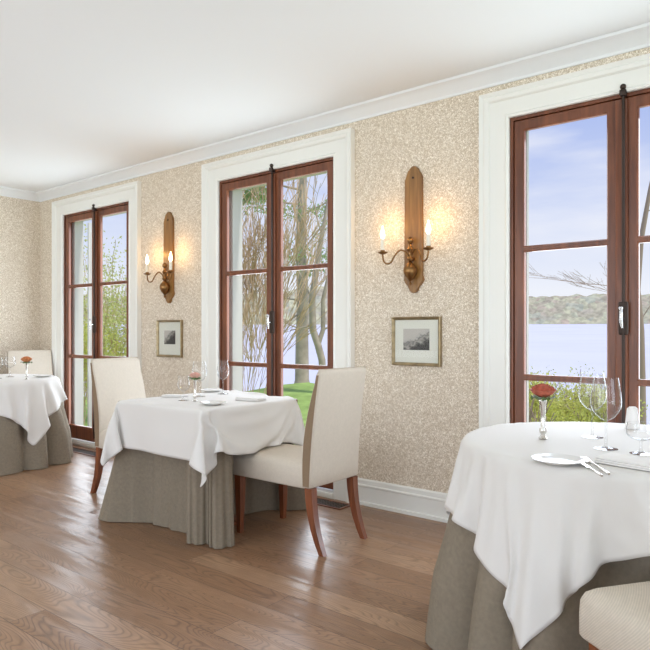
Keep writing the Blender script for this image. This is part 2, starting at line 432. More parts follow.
BARS = (1.635, .907)
def door(n, c, jamb, panel):
    root = empty('door_%d' % n, (c, WY1, 0)); struct(root)
    def put(mb, name, mat, parent=root, **k):
        o = mb.build(name, mat, **k)
        o.parent = parent
        o.matrix_parent_inverse = Matrix.Translation((-c, -WY1, 0))
        return o
    put(casing_mesh(c), 'casing', M['trim'], angle=20)
    # brown jamb frame
    y0, y1 = WY1+.002, WY1+.05
    fr = MB()
    fr.prism([(c-.60, .045), (c-.60, DTOP), (c+.60, DTOP), (c+.60, .045), (c+.582, .045), (c+.582, DTOP-.018), (c-.582, DTOP-.018), (c-.582, .045)], y0, y1+.03)
    put(fr, 'door_frame', M['sash'], smooth=False)
    put(MB().box(c-.605, c+.605, WY1-.035, WY1+.14, .001, .042, .006), 'threshold', M['trim'])
    leaves = []
    for s in (-1, 1):
        # one leaf: stiles, rails and bars as one connected plate with three openings
        xi, xo = c+s*.004, c+s*.580
        gi, go = c+s*.077, c+s*.520
        us = sorted((xi, gi, go, xo)); zs = [.055, .195, BARS[1]-.017, BARS[1]+.017, BARS[0]-.017, BARS[0]+.017, 2.308, DTOP-.02]
        bm = bmesh.new(); V = {}
        def vert(u, z):
            if (u, z) not in V: V[(u, z)] = bm.verts.new((u, y0+.004, z))
            return V[(u, z)]
        for i in range(3):
            for j in range(7):
                if i == 1 and j in (1, 3, 5): continue
                bm.faces.new((vert(us[i], zs[j]), vert(us[i+1], zs[j]), vert(us[i+1], zs[j+1]), vert(us[i], zs[j+1])))
        r = bmesh.ops.extrude_face_region(bm, geom=bm.faces[:])
        bmesh.ops.translate(bm, vec=(0, .028, 0), verts=[v for v in r['geom'] if isinstance(v, bmesh.types.BMVert)])
        mb = MB(); mb.bm.free(); mb.bm = bm
        bmesh.ops.recalc_face_normals(bm, faces=bm.faces[:])
        es = [e for e in bm.edges if e.calc_face_angle(0) > 1 and all(abs(v.co.y-(y0+.004)) < 1e-5 for v in e.verts)]
        bmesh.ops.bevel(bm, geom=es, offset=.006, segments=1, affect='EDGES')
        lf = put(mb, 'door_leaf', M['sash'], smooth=False)
        for j in (1, 3, 5):
            put(MB().box(us[1]-.004, us[2]+.004, y0+.016, y0+.019, zs[j]-.004, zs[j+1]+.004), 'pane', M['pane'], lf, smooth=False)
        for z in (.33, BARS[1], BARS[0], 2.20):
            h = MB().tube([(c+s*.590, y0-.006, z-.045), (c+s*.590, y0-.006, z+.045)], .008, 10)
            h.sphere((c+s*.590, y0-.006, z+.048), .009, 8).sphere((c+s*.590, y0-.006, z-.048), .009, 8)
            put(h, 'hinge', M['iron'], lf)
        leaves.append(lf)
    # astragal with bolt rod, keeper knob and handle
    put(MB().box(c-.030, c+.030, y0-.014, y0+.005, .06, DTOP-.03, .005), 'astragal', M['sash'])
    yb = y0-.022
    rod = put(MB().tube([(c+.012, yb, .10), (c+.012, yb, DTOP+.0)], .0075, 10), 'bolt_rod', M['iron'])
    k = MB().box(c-.004, c+.028, yb-.02, yb+.02, DTOP-.02, DTOP+.012, .006)
    k.sphere((c+.012, yb-.006, DTOP+.026), .015, 12)
    put(k, 'bolt_knob', M['iron'])
    hz = 1.235
    pl = put(MB().box(c-.012, c+.036, yb-.008, yb+.008, hz-.085, hz+.085, .008), 'lock_plate', M['iron'])
    hd = MB().tube([(c+.012, yb, hz), (c+.012, yb-.045, hz)], .007, 10)
    hd.tube([(c+.012, yb-.045, hz+.045), (c+.014, yb-.048, hz+.02), (c+.012, yb-.045, hz-.01), (c+.016, yb-.043, hz-.05)], [.006, .008, .008, .005], 10)
    hd.sphere((c+.012, yb-.045, hz+.05), .010, 10)
    put(hd, 'handle', M['steel'])
    # white outer jamb lining
    j = MB()
    ya, yc = WY1+.085, WY1+.085+jamb
    j.prism([(c-.66, -.1), (c-.66, DTOP+.06), (c+.66, DTOP+.06), (c+.66, -.1), (c+.535, -.1), (c+.535, 2.345), (c-.535, 2.345), (c-.535, -.1)], ya, yc)
    put(j, 'jamb_lining', M['outwhite'], smooth=False)
    if panel:
        px = c-.52
        p = MB().box(px-.03, px, yc+.055, yc+.055+panel, -.1, 2.34, .004)
        p.box(px-.002, px+.008, yc+.075, yc+.035+panel, .2, 2.24, .003)
        sh = put(p, 'shutter', M['outwhite'])
        hk = MB().tube([(px+.012, yc+.13, 1.98), (px+.022, yc+.13, 1.96), (px+.022, yc+.13, 1.74), (px+.022, yc+.11, 1.70)], .006, 8)
        hk.box(px+.008, px+.014, yc+.11, yc+.15, 1.96, 2.0)
        put(hk, 'shutter_hook', M['iron'], sh)
    return root
door(1, DOORS[0], .10, .17)
door(2, DOORS[1], .11, 0)
door(3, DOORS[2], .03, 0)

# ------------------------------------------------------------------ floor vents
def vent(x0, x1, y0, y1, label):
    root = empty('floor_vent', ((x0+x1)/2, (y0+y1)/2, 0))
    w, d = (x1-x0)/2, (y1-y0)/2
    MB().box(-w+.012, w-.012, -d+.012, d-.012, .0005, .002).build('duct', M['gap'], root, smooth=False)
    f = MB()
    for a in ((-w, w, -d, -d+.016), (-w, w, d-.016, d), (-w, -w+.016, -d+.016, d-.016), (w-.016, w, -d+.016, d-.016)):
        f.box(a[0], a[1], a[2], a[3], .0005, .007)
    f.build('vent_frame', M['sash'], root, smooth=False)
    g = MB(); n = int((2*w-.03)/.022)
    for i in range(n):
        x = -w+.02+i*(2*w-.04)/max(1, n-1)
        g.box(x-.004, x+.004, -d+.016, d-.016, .002, .006)
    for k in (-1, 0, 1): g.box(-w+.016, w-.016, k*d*.4-.003, k*d*.4+.003, .002, .0055)
    g.build('grille', M['grille'], root, smooth=False)
    tag(root, label, 'vent', 'floor vents below the doors')
vent(-6.26, -5.36, 3.27, 3.41, 'dark floor vent beside the far left table, under the leftmost glass doors')
vent(-3.46, -2.555, 3.31, 3.45, 'dark floor vent behind the square table, under the middle glass doors')

# ------------------------------------------------------------------ sconces
def sconce():
    root = empty('wall_sconce', (-2.115, WY1, 1.41))
    w = .068; H = .805
    half = [(0, 0), (.018, .004), (.030, .018), (.034, .040), (.050, .052), (.062, .066), (w+.004, .085), (w-.006, .11), (w-.004, H*.5), (w-.010, H-.085), (w-.008, H-.075), (.050, H-.050), (.034, H-.030), (.030, H-.018), (.016, H-.004), (0, H)]
    poly = half+[(-x, z) for x, z in half[-2:0:-1]]
    MB().prism(poly, -.022, -.0005, .004).build('backboard', M['board'], root, smooth=False)
    MB().lathe([(0, -.004), (.007, -.003), (.007, .003), (0, .004)], 12).build('screw', M['iron'], root, rot=(PI/2, 0, 0), loc=(0, -.024, H-.075))
    # turned brass body standing in front of the board
    MB().lathe([(0, .045), (.006, .048), (.010, .060), (.005, .070), (.012, .080), (.030, .098), (.042, .125), (.044, .145), (.036, .168), (.018, .185), (.010, .195), (.020, .205), (.022, .215), (.014, .228), (.010, .245), (.018, .262), (.022, .272), (.012, .290), (.008, .305), (.018, .318), (.021, .330), (.014, .345), (.004, .352), (0, .354)], 20,
        (0, -.058, 0)).build('stem', M['brass'], root)
    MB().tube([(0, -.022, .215), (0, -.058, .215)], .012, 12).build('mount', M['brass'], root)
    for s in (-1, 1):
        pts = []
        ctrl = [(0, -.06, .200), (s*.025, -.068, .252), (s*.060, -.080, .270), (s*.092, -.095, .235), (s*.112, -.105, .195), (s*.138, -.115, .187), (s*.158, -.12, .205), (s*.166, -.12, .245)]
        # catmull-rom
        c = [Vector(p) for p in ctrl]; c = [c[0]]+c+[c[-1]]
        for i in range(1, len(c)-2):
            for k in range(6):
                t = k/6; p0, p1, p2, p3 = c[i-1:i+3]
                pts.append(.5*((2*p1)+(p2-p0)*t+(2*p0-5*p1+4*p2-p3)*t*t+(3*p1-p0-3*p2+p3)*t**3))
        pts.append(c[-2])
        MB().tube(pts, .0055, 10).build('arm', M['brass'], root)
        at = (s*.166, -.12, .245)
        MB().lathe([(0, .0), (.010, .002), (.026, .009), (.034, .016), (.033, .018), (.024, .013), (.014, .012), (.014, .03), (0, .03)], 20, at).build('drip_pan', M['brass'], root)
        cd = MB().lathe([(0, .02), (.0135, .02), (.0135, .098), (.010, .102), (0, .102)], 16, at).build('candle', M['candle'], root)
        MB().lathe([(0, .100), (.007, .102), (.0145, .116), (.0155, .128), (.012, .148), (.006, .170), (.002, .184), (0, .188)], 16, at).build('bulb', M['flame'], cd)
    return root
s1 = sconce()
tag(s1, 'two-candle wall sconce on a wooden backboard, between middle and right glass doors', 'wall lamp', 'candle sconces on the papered wall')
s2 = dup(s1, (-4.606, WY1, 1.414), None, 'two-candle wall sconce on a wooden backboard, between left and middle glass doors')
for cx_ in (-2.115, -4.606):
    for s in (-1, 1):
        l = bpy.data.lights.new('bulb_light', 'POINT'); l.energy = .8; l.color = (1, .55, .18); l.shadow_soft_size = .014
        o = bpy.data.objects.new('bulb_light', l); col.objects.link(o); o.location = (cx_+s*.166, WY1-.12, 1.41+.245+.205)

# ------------------------------------------------------------------ pictures
def picture(cx_, cz_, w, h, pm, pw, ph, dz, label):
    root = empty('framed_picture', (cx_, WY1, cz_))
    a, b, t = w/2, h/2, .020
    f = MB()
    prof = [(0, -.001), (0, -.022), (.005, -.028), (.010, -.024), (.016, -.020), (t, -.014), (t, -.001)]
    rings = []
    for sx, sz in ((-1, -1), (1, -1), (1, 1), (-1, 1), (-1, -1)):
        rings.append([(sx*(a-p), y, sz*(b-p)) for p, y in prof])
    f.ring_loft(rings, True)
    bmesh.ops.remove_doubles(f.bm, verts=f.bm.verts[:], dist=1e-5)
    f.build('picture_frame', M['frame_gold'], root, angle=20)
    MB().box(-a+.015, a-.015, -.009, -.002, -b+.015, b-.015).build('mount', M['mat_board'], root, smooth=False)
    MB().box(-pw/2, pw/2, -.0105, -.0095, -ph/2+dz, ph/2+dz).build('print', pm, root, smooth=False)
    MB().box(-a+.018, a-.018, -.0135, -.0125, -b+.018, b-.018).build('glazing', M['pane'], root, smooth=False)
    tag(root, label, 'picture', 'small framed engravings')
picture(-2.10, 1.105, .355, .310, M['print1'], .19, .135, .012, 'small framed landscape engraving with wide mount, below the nearer sconce')
picture(-4.597, 1.104, .345, .325, M['print2'], .155, .12, .01, 'small framed engraving of a pale shape on dark, below the farther sconce')

# ------------------------------------------------------------------ chairs (facing +x, origin on the floor)
def chair():
    root = empty('dining_chair')
    hw = .215
    # seat: padded box with crowned top
    rings = []
    def rrect(x0, x1, w, z, r, crown=0):
        pts = []
        for (cx_, cy_, a0) in ((x1-r, w-r, 0), (x0+r, w-r, 90), (x0+r, -w+r, 180), (x1-r, -w+r, 270)):
            for k in range(5):
                a = R(a0+k*22.5); pts.append((cx_+r*math.cos(a), cy_+r*math.sin(a), z))
        return pts
    for (ins, z) in ((.012, .335), (.004, .338), (0, .345), (0, .40), (.002, .435), (.010, .455), (.026, .467), (.06, .474), (.11, .478), (.17, .480)):
        rings.append(rrect(-.255+min(ins, .12), .345-ins, hw-ins, z, max(.012, .03-ins*.1)))
    MB().ring_loft(rings, True, True, True).build('seat', M['fabric'], root, angle=60)
    # backrest: gently curved slab tapering upward
    rings = []
    zs = [.342, .350, .42, .50, .58, .66, .74, .82, .89, .94, .958, .966, .970]
    for z in zs:
        t = max(0, (z-.34)/.63)
        xr = -.286-.02*t-.048*t*t
        th = .060+.022*math.sin(min(1, t*1.15)*PI)-.028*t
        xf = xr+th
        w = hw+.002-.006*t
        e = 0
        if z > .95: e = {.958: .004, .966: .012, .970: .02}[z]
        if z < .345: e = .006
        rings.append(rrect(xr+e, xf-e, w-e, z, .014))
    bk = MB().ring_loft(rings, True, True, True).build('backrest', M['fabric'], root, angle=60)
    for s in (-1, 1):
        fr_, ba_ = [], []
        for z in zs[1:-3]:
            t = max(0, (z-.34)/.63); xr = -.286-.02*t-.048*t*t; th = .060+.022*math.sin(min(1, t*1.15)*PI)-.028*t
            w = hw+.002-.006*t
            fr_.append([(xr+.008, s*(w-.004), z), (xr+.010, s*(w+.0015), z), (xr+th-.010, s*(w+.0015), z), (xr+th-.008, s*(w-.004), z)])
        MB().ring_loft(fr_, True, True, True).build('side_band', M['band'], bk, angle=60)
        # front legs: straight taper
        y = s*(hw-.032)
        r_ = []
        for z, q in ((.337, .023), (.2, .020), (.0, .014)):
            r_.append([(.275+q*a, y+q*b, z) for a, b in ((1, 1), (-1, 1), (-1, -1), (1, -1))])
        MB().ring_loft(r_, True, True, True).build('leg', M['leg'], root, smooth=False)
        r_ = []
        for z, x, q in ((.340, -.262, .024), (.28, -.265, .0235), (.2, -.276, .022), (.12, -.296, .020), (.05, -.322, .018), (0, -.345, .016)):
            r_.append([(x+q*a, y+q*.9*b, z) for a, b in ((1, 1), (-1, 1), (-1, -1), (1, -1))])
        MB().ring_loft(r_, True, True, True).build('leg', M['leg'], root, angle=30)
    return root
GC = 'cream upholstered dining chairs'
c1 = chair(); c1.location = (-2.45, 2.765, 0); c1.rotation_euler = (0, 0, PI)
tag(c1, 'cream upholstered chair with brown legs, on the window-side right of the square table, its back to the picture', 'chair', GC)
c1['label'] = 'cream upholstered chair seen from behind, at the right side of the square table'
c2 = dup(c1, (-3.885, 2.75, 0), R(4), 'cream upholstered chair facing right, at the left side of the square table')
c3 = dup(c1, (-6.33, 3.16, .0), R(-20), 'cream upholstered chair against the corner, behind the far left round table')
ang = math.atan2(.57, -.82)
ca, sa = math.cos(ang), math.sin(ang)
# front-left seat corner at (-.55, 1.79)
lx, ly = .345, .215
c4 = dup(c1, (-.575-(ca*lx-sa*ly), 1.80-(sa*lx+ca*ly), 0), ang, 'cream upholstered chair in the bottom right corner, beside the nearest round table')

# ------------------------------------------------------------------ tables and cloths
# grids of the three cloths at rest (x, y and z of each vertex, as steps of half a millimetre)
CLOTH = {
    'near': [
[-1290,-9,35,23,9,32,-7,0,3,-29,-36,-35,35,54,48,15,15,19,5,-6,10,56,39,41,44,44,56,55,-18,-23,55,24,33,42,51,56,55,53,40,-12,38,43,46,29,13,45,23,38,47,48,44,43,43,-12,32,6,16,-1384,-23,-7,35,15,15,26,-5,2,7,-36,-36,-22,51,52,35,10,24,15,-11,3,57,42,37,44,38,56,56,-12,-11,56,15,37,47,51,56,55,51,4,41,41,30,47,19,28,45,21,47,48,46,42,46,-11,37,8,13,29,-1368,-35,-18,-6,37,4,24,17,1,-2,11,-38,-33,-1,52,50,25,7,30,2,-15,56,35,46,42,34,52,55,-32,33,53,9,50,43,50,55,55,56,16,17,41,51,25,26,47,24,43,48,48,42,46,-7,39,10,12,31,43,-1431,26,-34,-2,-16,40,-6,31,-3,12,12,3,-38,-25,15,52,46,19,4,30,-13,33,56,23,47,40,41,56,-21,56,10,46,47,40,50,55,54,51,1,50,38,46,28,30,44,29,48,47,47,43,-3,40,25,1,33,42,36,-1488,29,24,-35,9,-19,43,-17,41,-12,13,18,-1,-38,-9,25,51,37,20,-3,29,4,57,37,22,39,57,45,-4,56,29,27,52,43,47,55,55,39,16,43,51,39,20,50,29,47,48,48,40,8,30,41,-2,33,42,37,32,-1545,33,27,22,-37,20,-20,45,-23,44,-18,21,16,-4,-38,28,12,52,27,18,-6,17,56,41,23,37,56,14,35,55,24,38,53,45,45,54,53,18,50,43,47,25,41,37,45,48,47,40,18,26,45,1,34,42,38,28,34,-1601,29,37,16,32,-39,27,-18,44,-25,43,-20,29,14,-8,-30,44,11,51,22,12,-5,52,45,25,36,53,14,42,56,24,45,52,40,50,55,43,31,47,51,43,27,49,37,48,47,39,25,27,45,6,35,42,39,33,24,36,-1657,30,31,37,9,37,-38,32,-16,43,-26,41,-19,32,15,-26,6,47,4,46,26,-8,35,52,27,47,41,15,52,51,28,51,45,42,53,41,43,53,49,49,31,46,41,48,44,41,31,28,44,12,36,42,40,35,20,35,35,-1675,-1,35,23,37,2,38,-34,35,-14,41,-26,39,-17,35,12,-21,24,45,0,45,7,22,48,41,37,24,37,45,45,45,47,48,53,51,47,40,52,51,47,36,49,45,43,42,36,31,41,21,35,42,41,37,17,35,36,-4,-1669,23,-11,36,25,33,-7,39,-30,37,-12,38,-24,37,-15,36,9,-9,44,27,6,42,13,30,41,41,45,46,46,45,46,46,45,46,47,47,50,52,51,40,49,47,43,44,39,35,40,29,35,41,42,38,16,37,39,-29,-11,-1665,36,31,-13,38,30,21,-10,39,-26,37,-9,33,-20,35,-11,35,-5,34,27,7,31,37,45,46,46,46,45,46,46,45,46,46,45,46,45,46,46,46,50,50,44,45,42,39,41,40,30,41,41,40,19,40,36,-29,4,31,-1745,42,23,43,-7,22,37,24,-13,38,-21,36,-5,27,-15,33,-5,32,1,27,34,44,48,45,46,45,46,46,45,46,46,45,46,46,45,46,45,46,45,46,46,48,44,43,43,43,31,41,41,40,27,37,35,-26,17,32,31,-1790,10,43,16,44,24,-6,25,32,-13,37,-17,33,0,21,-9,30,-1,28,42,46,45,46,46,45,46,46,45,46,45,46,46,45,46,46,45,46,46,45,46,45,45,47,44,43,35,42,41,31,42,36,33,-20,26,33,31,29,-1782,-5,-3,13,18,47,32,-7,16,33,-13,34,-14,30,12,0,7,29,46,45,46,46,45,46,46,45,46,46,45,46,45,46,46,45,46,46,45,46,46,45,46,45,47,44,40,42,42,35,36,41,33,-9,31,29,31,32,25,-1791,10,0,-7,17,-10,33,42,-3,8,32,-12,30,-10,16,7,31,47,46,46,45,46,46,45,46,46,45,46,46,45,46,45,46,46,45,46,46,45,46,46,45,46,45,48,44,40,39,34,41,37,0,29,31,33,32,22,13,-1810,1,28,9,7,-3,-10,21,42,8,-3,28,-9,22,-2,29,47,46,46,45,46,45,46,46,45,46,46,45,46,46,45,46,45,46,46,45,46,46,45,46,46,45,46,45,48,43,34,39,41,14,31,27,33,32,17,8,21,-1837,5,13,29,17,8,1,-7,7,37,14,-6,23,-7,25,47,46,45,46,46,45,46,46,45,46,45,46,46,45,46,46,45,46,46,45,46,45,46,46,45,46,46,45,46,46,46,40,32,33,35,23,34,28,9,18,29,29,-1839,-11,-6,5,18,25,17,8,2,-9,19,24,-10,23,43,45,46,46,45,46,46,45,46,46,45,46,45,46,46,45,46,46,45,46,46,45,46,45,46,46,45,46,46,45,46,46,46,35,35,26,33,26,10,25,30,30,27,-1835,-13,-11,-10,-2,6,18,23,15,8,-10,18,7,36,46,46,45,46,46,45,46,46,45,46,46,45,46,45,46,46,45,46,46,45,46,46,45,46,45,46,46,45,46,46,45,46,46,45,27,36,24,14,29,30,29,28,27,-1833,-9,-14,-13,-8,-6,-4,10,16,21,13,-11,29,48,46,45,46,46,45,46,45,46,46,45,46,46,45,46,46,45,46,45,46,46,45,46,46,45,46,46,45,46,45,46,46,45,46,46,37,20,30,28,25,28,29,31,29,-1846,-2,-7,-16,-3,-5,-7,-12,1,5,22,8,41,46,46,46,45,46,46,45,46,45,46,46,45,46,46,45,46,46,45,46,45,46,46,45,46,46,45,46,46,45,46,45,46,46,45,46,45,25,31,29,25,22,17,19,25,-1872,13,11,9,-9,-19,-5,7,0,-2,-12,31,47,46,45,46,46,45,46,46,45,46,45,46,46,45,46,46,45,46,46,45,46,45,46,46,45,46,46,45,46,46,45,46,45,46,46,45,47,38,16,21,22,22,23,25,25,-1960,14,15,15,29,12,3,0,-16,11,-10,39,46,46,46,45,46,46,45,46,46,45,46,45,46,46,45,46,46,45,46,46,45,46,45,46,46,45,46,46,45,46,46,45,46,45,46,46,46,43,17,22,22,23,28,22,16,-1988,10,12,20,-14,11,11,13,27,-9,13,46,46,46,45,46,45,46,46,45,46,46,45,46,46,45,46,45,46,46,45,46,46,45,46,46,45,46,45,46,46,45,46,46,45,46,46,45,46,46,24,23,24,26,16,19,19,-1986,2,3,3,21,4,4,6,6,8,31,47,45,46,46,45,46,45,46,46,45,46,46,45,46,46,45,46,45,46,46,45,46,46,45,46,46,45,46,45,46,46,45,46,46,45,46,46,45,46,38,25,24,23,20,20,20,-1983,2,2,2,0,21,4,4,4,-8,36,46,46,45,46,46,45,46,45,46,46,45,46,46,45,46,46,45,46,45,46,46,45,46,46,45,46,46,45,46,45,46,46,45,46,46,45,46,46,45,42,2,8,10,10,11,13,-1928,10,-3,18,9,-9,14,7,7,-6,39,46,46,46,45,46,46,45,46,46,45,46,45,46,46,45,46,46,45,46,46,45,46,45,46,46,45,46,46,45,46,46,45,46,45,46,46,45,46,46,43,2,8,9,9,5,8,-1929,6,5,15,-9,1,3,9,10,16,43,46,45,46,46,45,46,46,45,46,46,45,46,45,46,46,45,46,46,45,46,46,45,46,45,46,46,45,46,46,45,46,46,45,46,45,46,46,45,46,45,3,11,3,8,10,11,-1944,9,8,6,4,2,-11,6,27,12,45,45,46,45,46,46,45,46,46,45,46,46,45,46,45,46,46,45,46,46,45,46,46,45,46,45,46,46,45,46,46,45,46,46,45,46,45,46,46,45,46,9,2,11,13,14,14,-2049,14,14,15,16,18,19,28,18,8,45,46,45,46,45,46,46,45,46,46,45,46,46,45,46,45,46,46,45,46,46,45,46,46,45,46,45,46,46,45,46,46,45,46,46,45,46,45,46,46,46,8,20,14,13,13,11,-2052,13,16,16,19,19,19,18,0,17,44,46,46,45,46,46,45,46,45,46,46,45,46,46,45,46,46,45,46,45,46,46,45,46,46,45,46,46,45,46,45,46,46,45,46,46,45,46,46,45,46,22,12,-10,-3,1,2,-1984,17,17,16,15,10,6,15,23,7,42,46,46,46,45,46,46,45,46,45,46,46,45,46,46,45,46,46,45,46,45,46,46,45,46,46,45,46,46,45,46,45,46,46,45,46,46,45,46,46,45,19,9,3,-11,7,8,-1984,16,15,15,13,1,18,17,18,5,39,47,45,46,46,45,46,46,45,46,45,46,46,45,46,46,45,46,46,45,46,45,46,46,45,46,46,45,46,46,45,46,45,46,46,45,46,46,45,46,44,-2,7,7,25,9,9,-2005,10,4,11,23,30,15,14,13,4,36,46,46,45,46,46,45,46,46,45,46,46,45,46,45,46,46,45,46,46,45,46,46,45,46,45,46,46,45,46,46,45,46,46,45,46,45,46,46,46,40,-5,20,12,-7,4,5,-2012,18,18,31,27,5,12,13,22,24,26,47,45,46,45,46,46,45,46,46,45,46,46,45,46,45,46,46,45,46,46,45,46,46,45,46,45,46,46,45,46,46,45,46,46,45,46,45,46,46,38,-9,5,6,25,2,0,-1998,20,22,18,18,19,18,17,15,25,13,46,46,45,46,45,46,46,45,46,46,45,46,46,45,46,45,46,46,45,46,46,45,46,46,45,46,45,46,46,45,46,46,45,46,46,45,46,45,46,33,-1,11,4,-8,24,5,-1983,19,26,18,11,21,21,18,16,18,4,43,46,46,45,46,45,46,46,45,46,46,45,46,46,45,46,45,46,46,45,46,46,45,46,46,45,46,45,46,46,45,46,46,45,46,46,45,46,45,8,29,9,9,1,-11,0,-1944,18,19,21,20,19,15,9,-3,19,29,33,46,46,46,45,46,46,45,46,45,46,46,45,46,46,45,46,46,45,46,45,46,46,45,46,46,45,46,46,45,46,45,46,46,45,46,46,45,37,-9,6,33,16,15,13,2,-1951,21,19,15,9,3,-3,14,27,30,28,22,45,45,46,46,45,46,46,45,46,45,46,46,45,46,46,45,46,46,45,46,45,46,46,45,46,46,45,46,46,45,46,45,46,46,45,46,46,19,12,-19,-4,6,7,9,10,-1863,8,4,1,-5,11,25,30,30,21,24,29,34,48,45,46,46,45,46,46,45,46,45,46,46,45,46,46,45,46,46,45,46,45,46,46,45,46,46,45,46,46,45,46,45,46,46,47,33,-15,6,31,-14,11,3,1,0,-1873,0,2,12,24,29,30,29,18,25,31,29,24,45,46,45,46,46,45,46,46,45,46,46,45,46,45,46,46,45,46,46,45,46,46,45,46,45,46,46,45,46,46,45,46,46,45,44,16,-22,-1,3,37,-10,4,4,1,-1896,18,25,29,30,30,26,18,27,30,17,29,34,34,47,46,45,46,46,45,46,46,45,46,46,45,46,45,46,46,45,46,46,45,46,46,45,46,45,46,46,45,46,46,45,46,45,32,-12,-6,-3,-5,3,40,-17,0,6,-1857,26,30,30,27,21,25,29,29,8,31,29,36,32,39,47,46,45,46,46,45,46,46,45,46,46,45,46,45,46,46,45,46,46,45,46,46,45,46,45,46,46,45,46,46,47,34,8,24,-22,-10,-4,-7,-1,41,-23,-2,-1803,29,27,24,26,28,29,29,1,32,21,37,31,37,35,43,45,46,45,46,46,45,46,46,45,46,46,45,46,45,46,46,45,46,46,45,46,46,45,46,45,46,46,45,49,36,16,17,18,12,-26,-16,-4,-10,-7,43,16,-1806,27,27,29,28,28,27,-5,33,14,36,32,37,29,39,39,45,45,46,46,45,46,45,46,46,45,46,46,45,46,46,45,46,45,46,46,45,46,46,45,46,46,45,48,35,20,-6,10,22,29,22,-27,-20,-6,-3,-20,27,-1735,28,29,27,29,21,-8,34,6,37,33,34,25,38,39,40,40,47,43,47,46,45,46,45,46,46,45,46,46,45,46,46,45,46,45,46,46,45,46,46,45,46,47,34,21,-3,13,27,-7,15,30,34,-14,-20,-24,-4,-13,-1680,29,27,29,11,-5,30,1,36,33,32,23,35,40,40,37,41,45,46,44,46,46,45,46,45,46,46,45,46,46,45,46,46,45,46,45,46,46,45,46,46,44,33,12,7,17,29,0,29,-14,12,29,32,10,-25,-26,-14,-1659,28,25,9,-5,23,-3,35,33,30,22,33,41,39,34,40,40,45,46,45,46,45,46,45,46,46,45,46,45,46,46,45,46,46,45,46,46,45,46,46,39,30,4,39,-6,33,7,20,2,33,-18,7,22,23,41,-27,-27,-1645,5,-13,30,13,-3,33,31,28,24,31,41,37,35,39,31,46,45,40,37,51,52,49,45,45,46,46,45,46,45,46,46,45,46,46,45,46,46,42,35,14,17,35,4,43,-10,39,0,16,5,37,-21,5,17,38,39,-28,-1709,1,42,-9,20,28,31,27,25,29,41,36,37,40,18,45,46,33,33,48,49,46,53,53,49,47,46,46,46,45,45,46,46,46,46,41,41,38,12,26,44,5,22,36,3,44,-13,44,-6,9,11,39,-22,4,18,36,38,-1751,40,-13,30,26,30,26,27,30,38,37,40,39,10,39,46,32,44,21,50,52,46,47,43,46,53,55,49,49,47,47,44,43,42,34,18,31,39,48,-3,49,27,3,41,14,12,45,-15,47,-9,5,13,41,-24,4,18,34,-1694,-12,37,25,27,28,29,30,37,36,41,37,7,31,46,33,46,9,48,48,50,50,44,49,30,55,29,47,49,52,57,24,41,54,35,33,14,31,54,6,27,52,2,23,44,0,20,45,-16,48,-11,3,12,43,-25,3,19,-1693,41,26,26,29,29,32,35,37,40,36,5,23,45,39,38,12,28,49,52,47,44,52,52,39,2,47,54,46,57,51,16,39,57,39,30,17,16,55,38,-10,46,49,-7,49,5,17,23,44,-17,49,-12,1,12,44,-26,3,-1651,27,27,29,30,32,36,36,39,34,5,15,42,36,35,20,19,45,47,50,52,43,49,52,6,15,47,55,50,53,42,16,37,56,44,28,17,6,53,52,-17,34,52,34,5,51,-8,21,25,42,-16,46,-12,1,12,44,-27,-1637,28,29,30,33,36,35,37,34,17,-2,36,34,32,32,31,11,52,46,52,51,45,45,42,-3,12,49,55,54,49,25,25,35,54,48,27,14,1,56,53,-14,19,52,47,20,22,51,-18,23,26,39,-13,37,-6,0,11,45,-1649,26,29,34,37,35,34,36,22,-8,26,40,20,39,37,1,37,51,50,50,51,37,51,27,-6,9,50,55,56,48,24,20,29,53,52,25,10,0,54,56,-4,1,48,52,32,19,38,48,-24,22,47,-8,10,33,-1,0,11,-1589,24,34,36,36,33,36,27,-13,22,42,15,44,33,11,6,51,49,51,51,50,36,52,8,-5,6,51,56,57,47,20,19,23,51,54,24,7,-2,55,53,15,-17,40,52,42,23,33,52,30,-25,33,41,-20,14,27,-1,6],
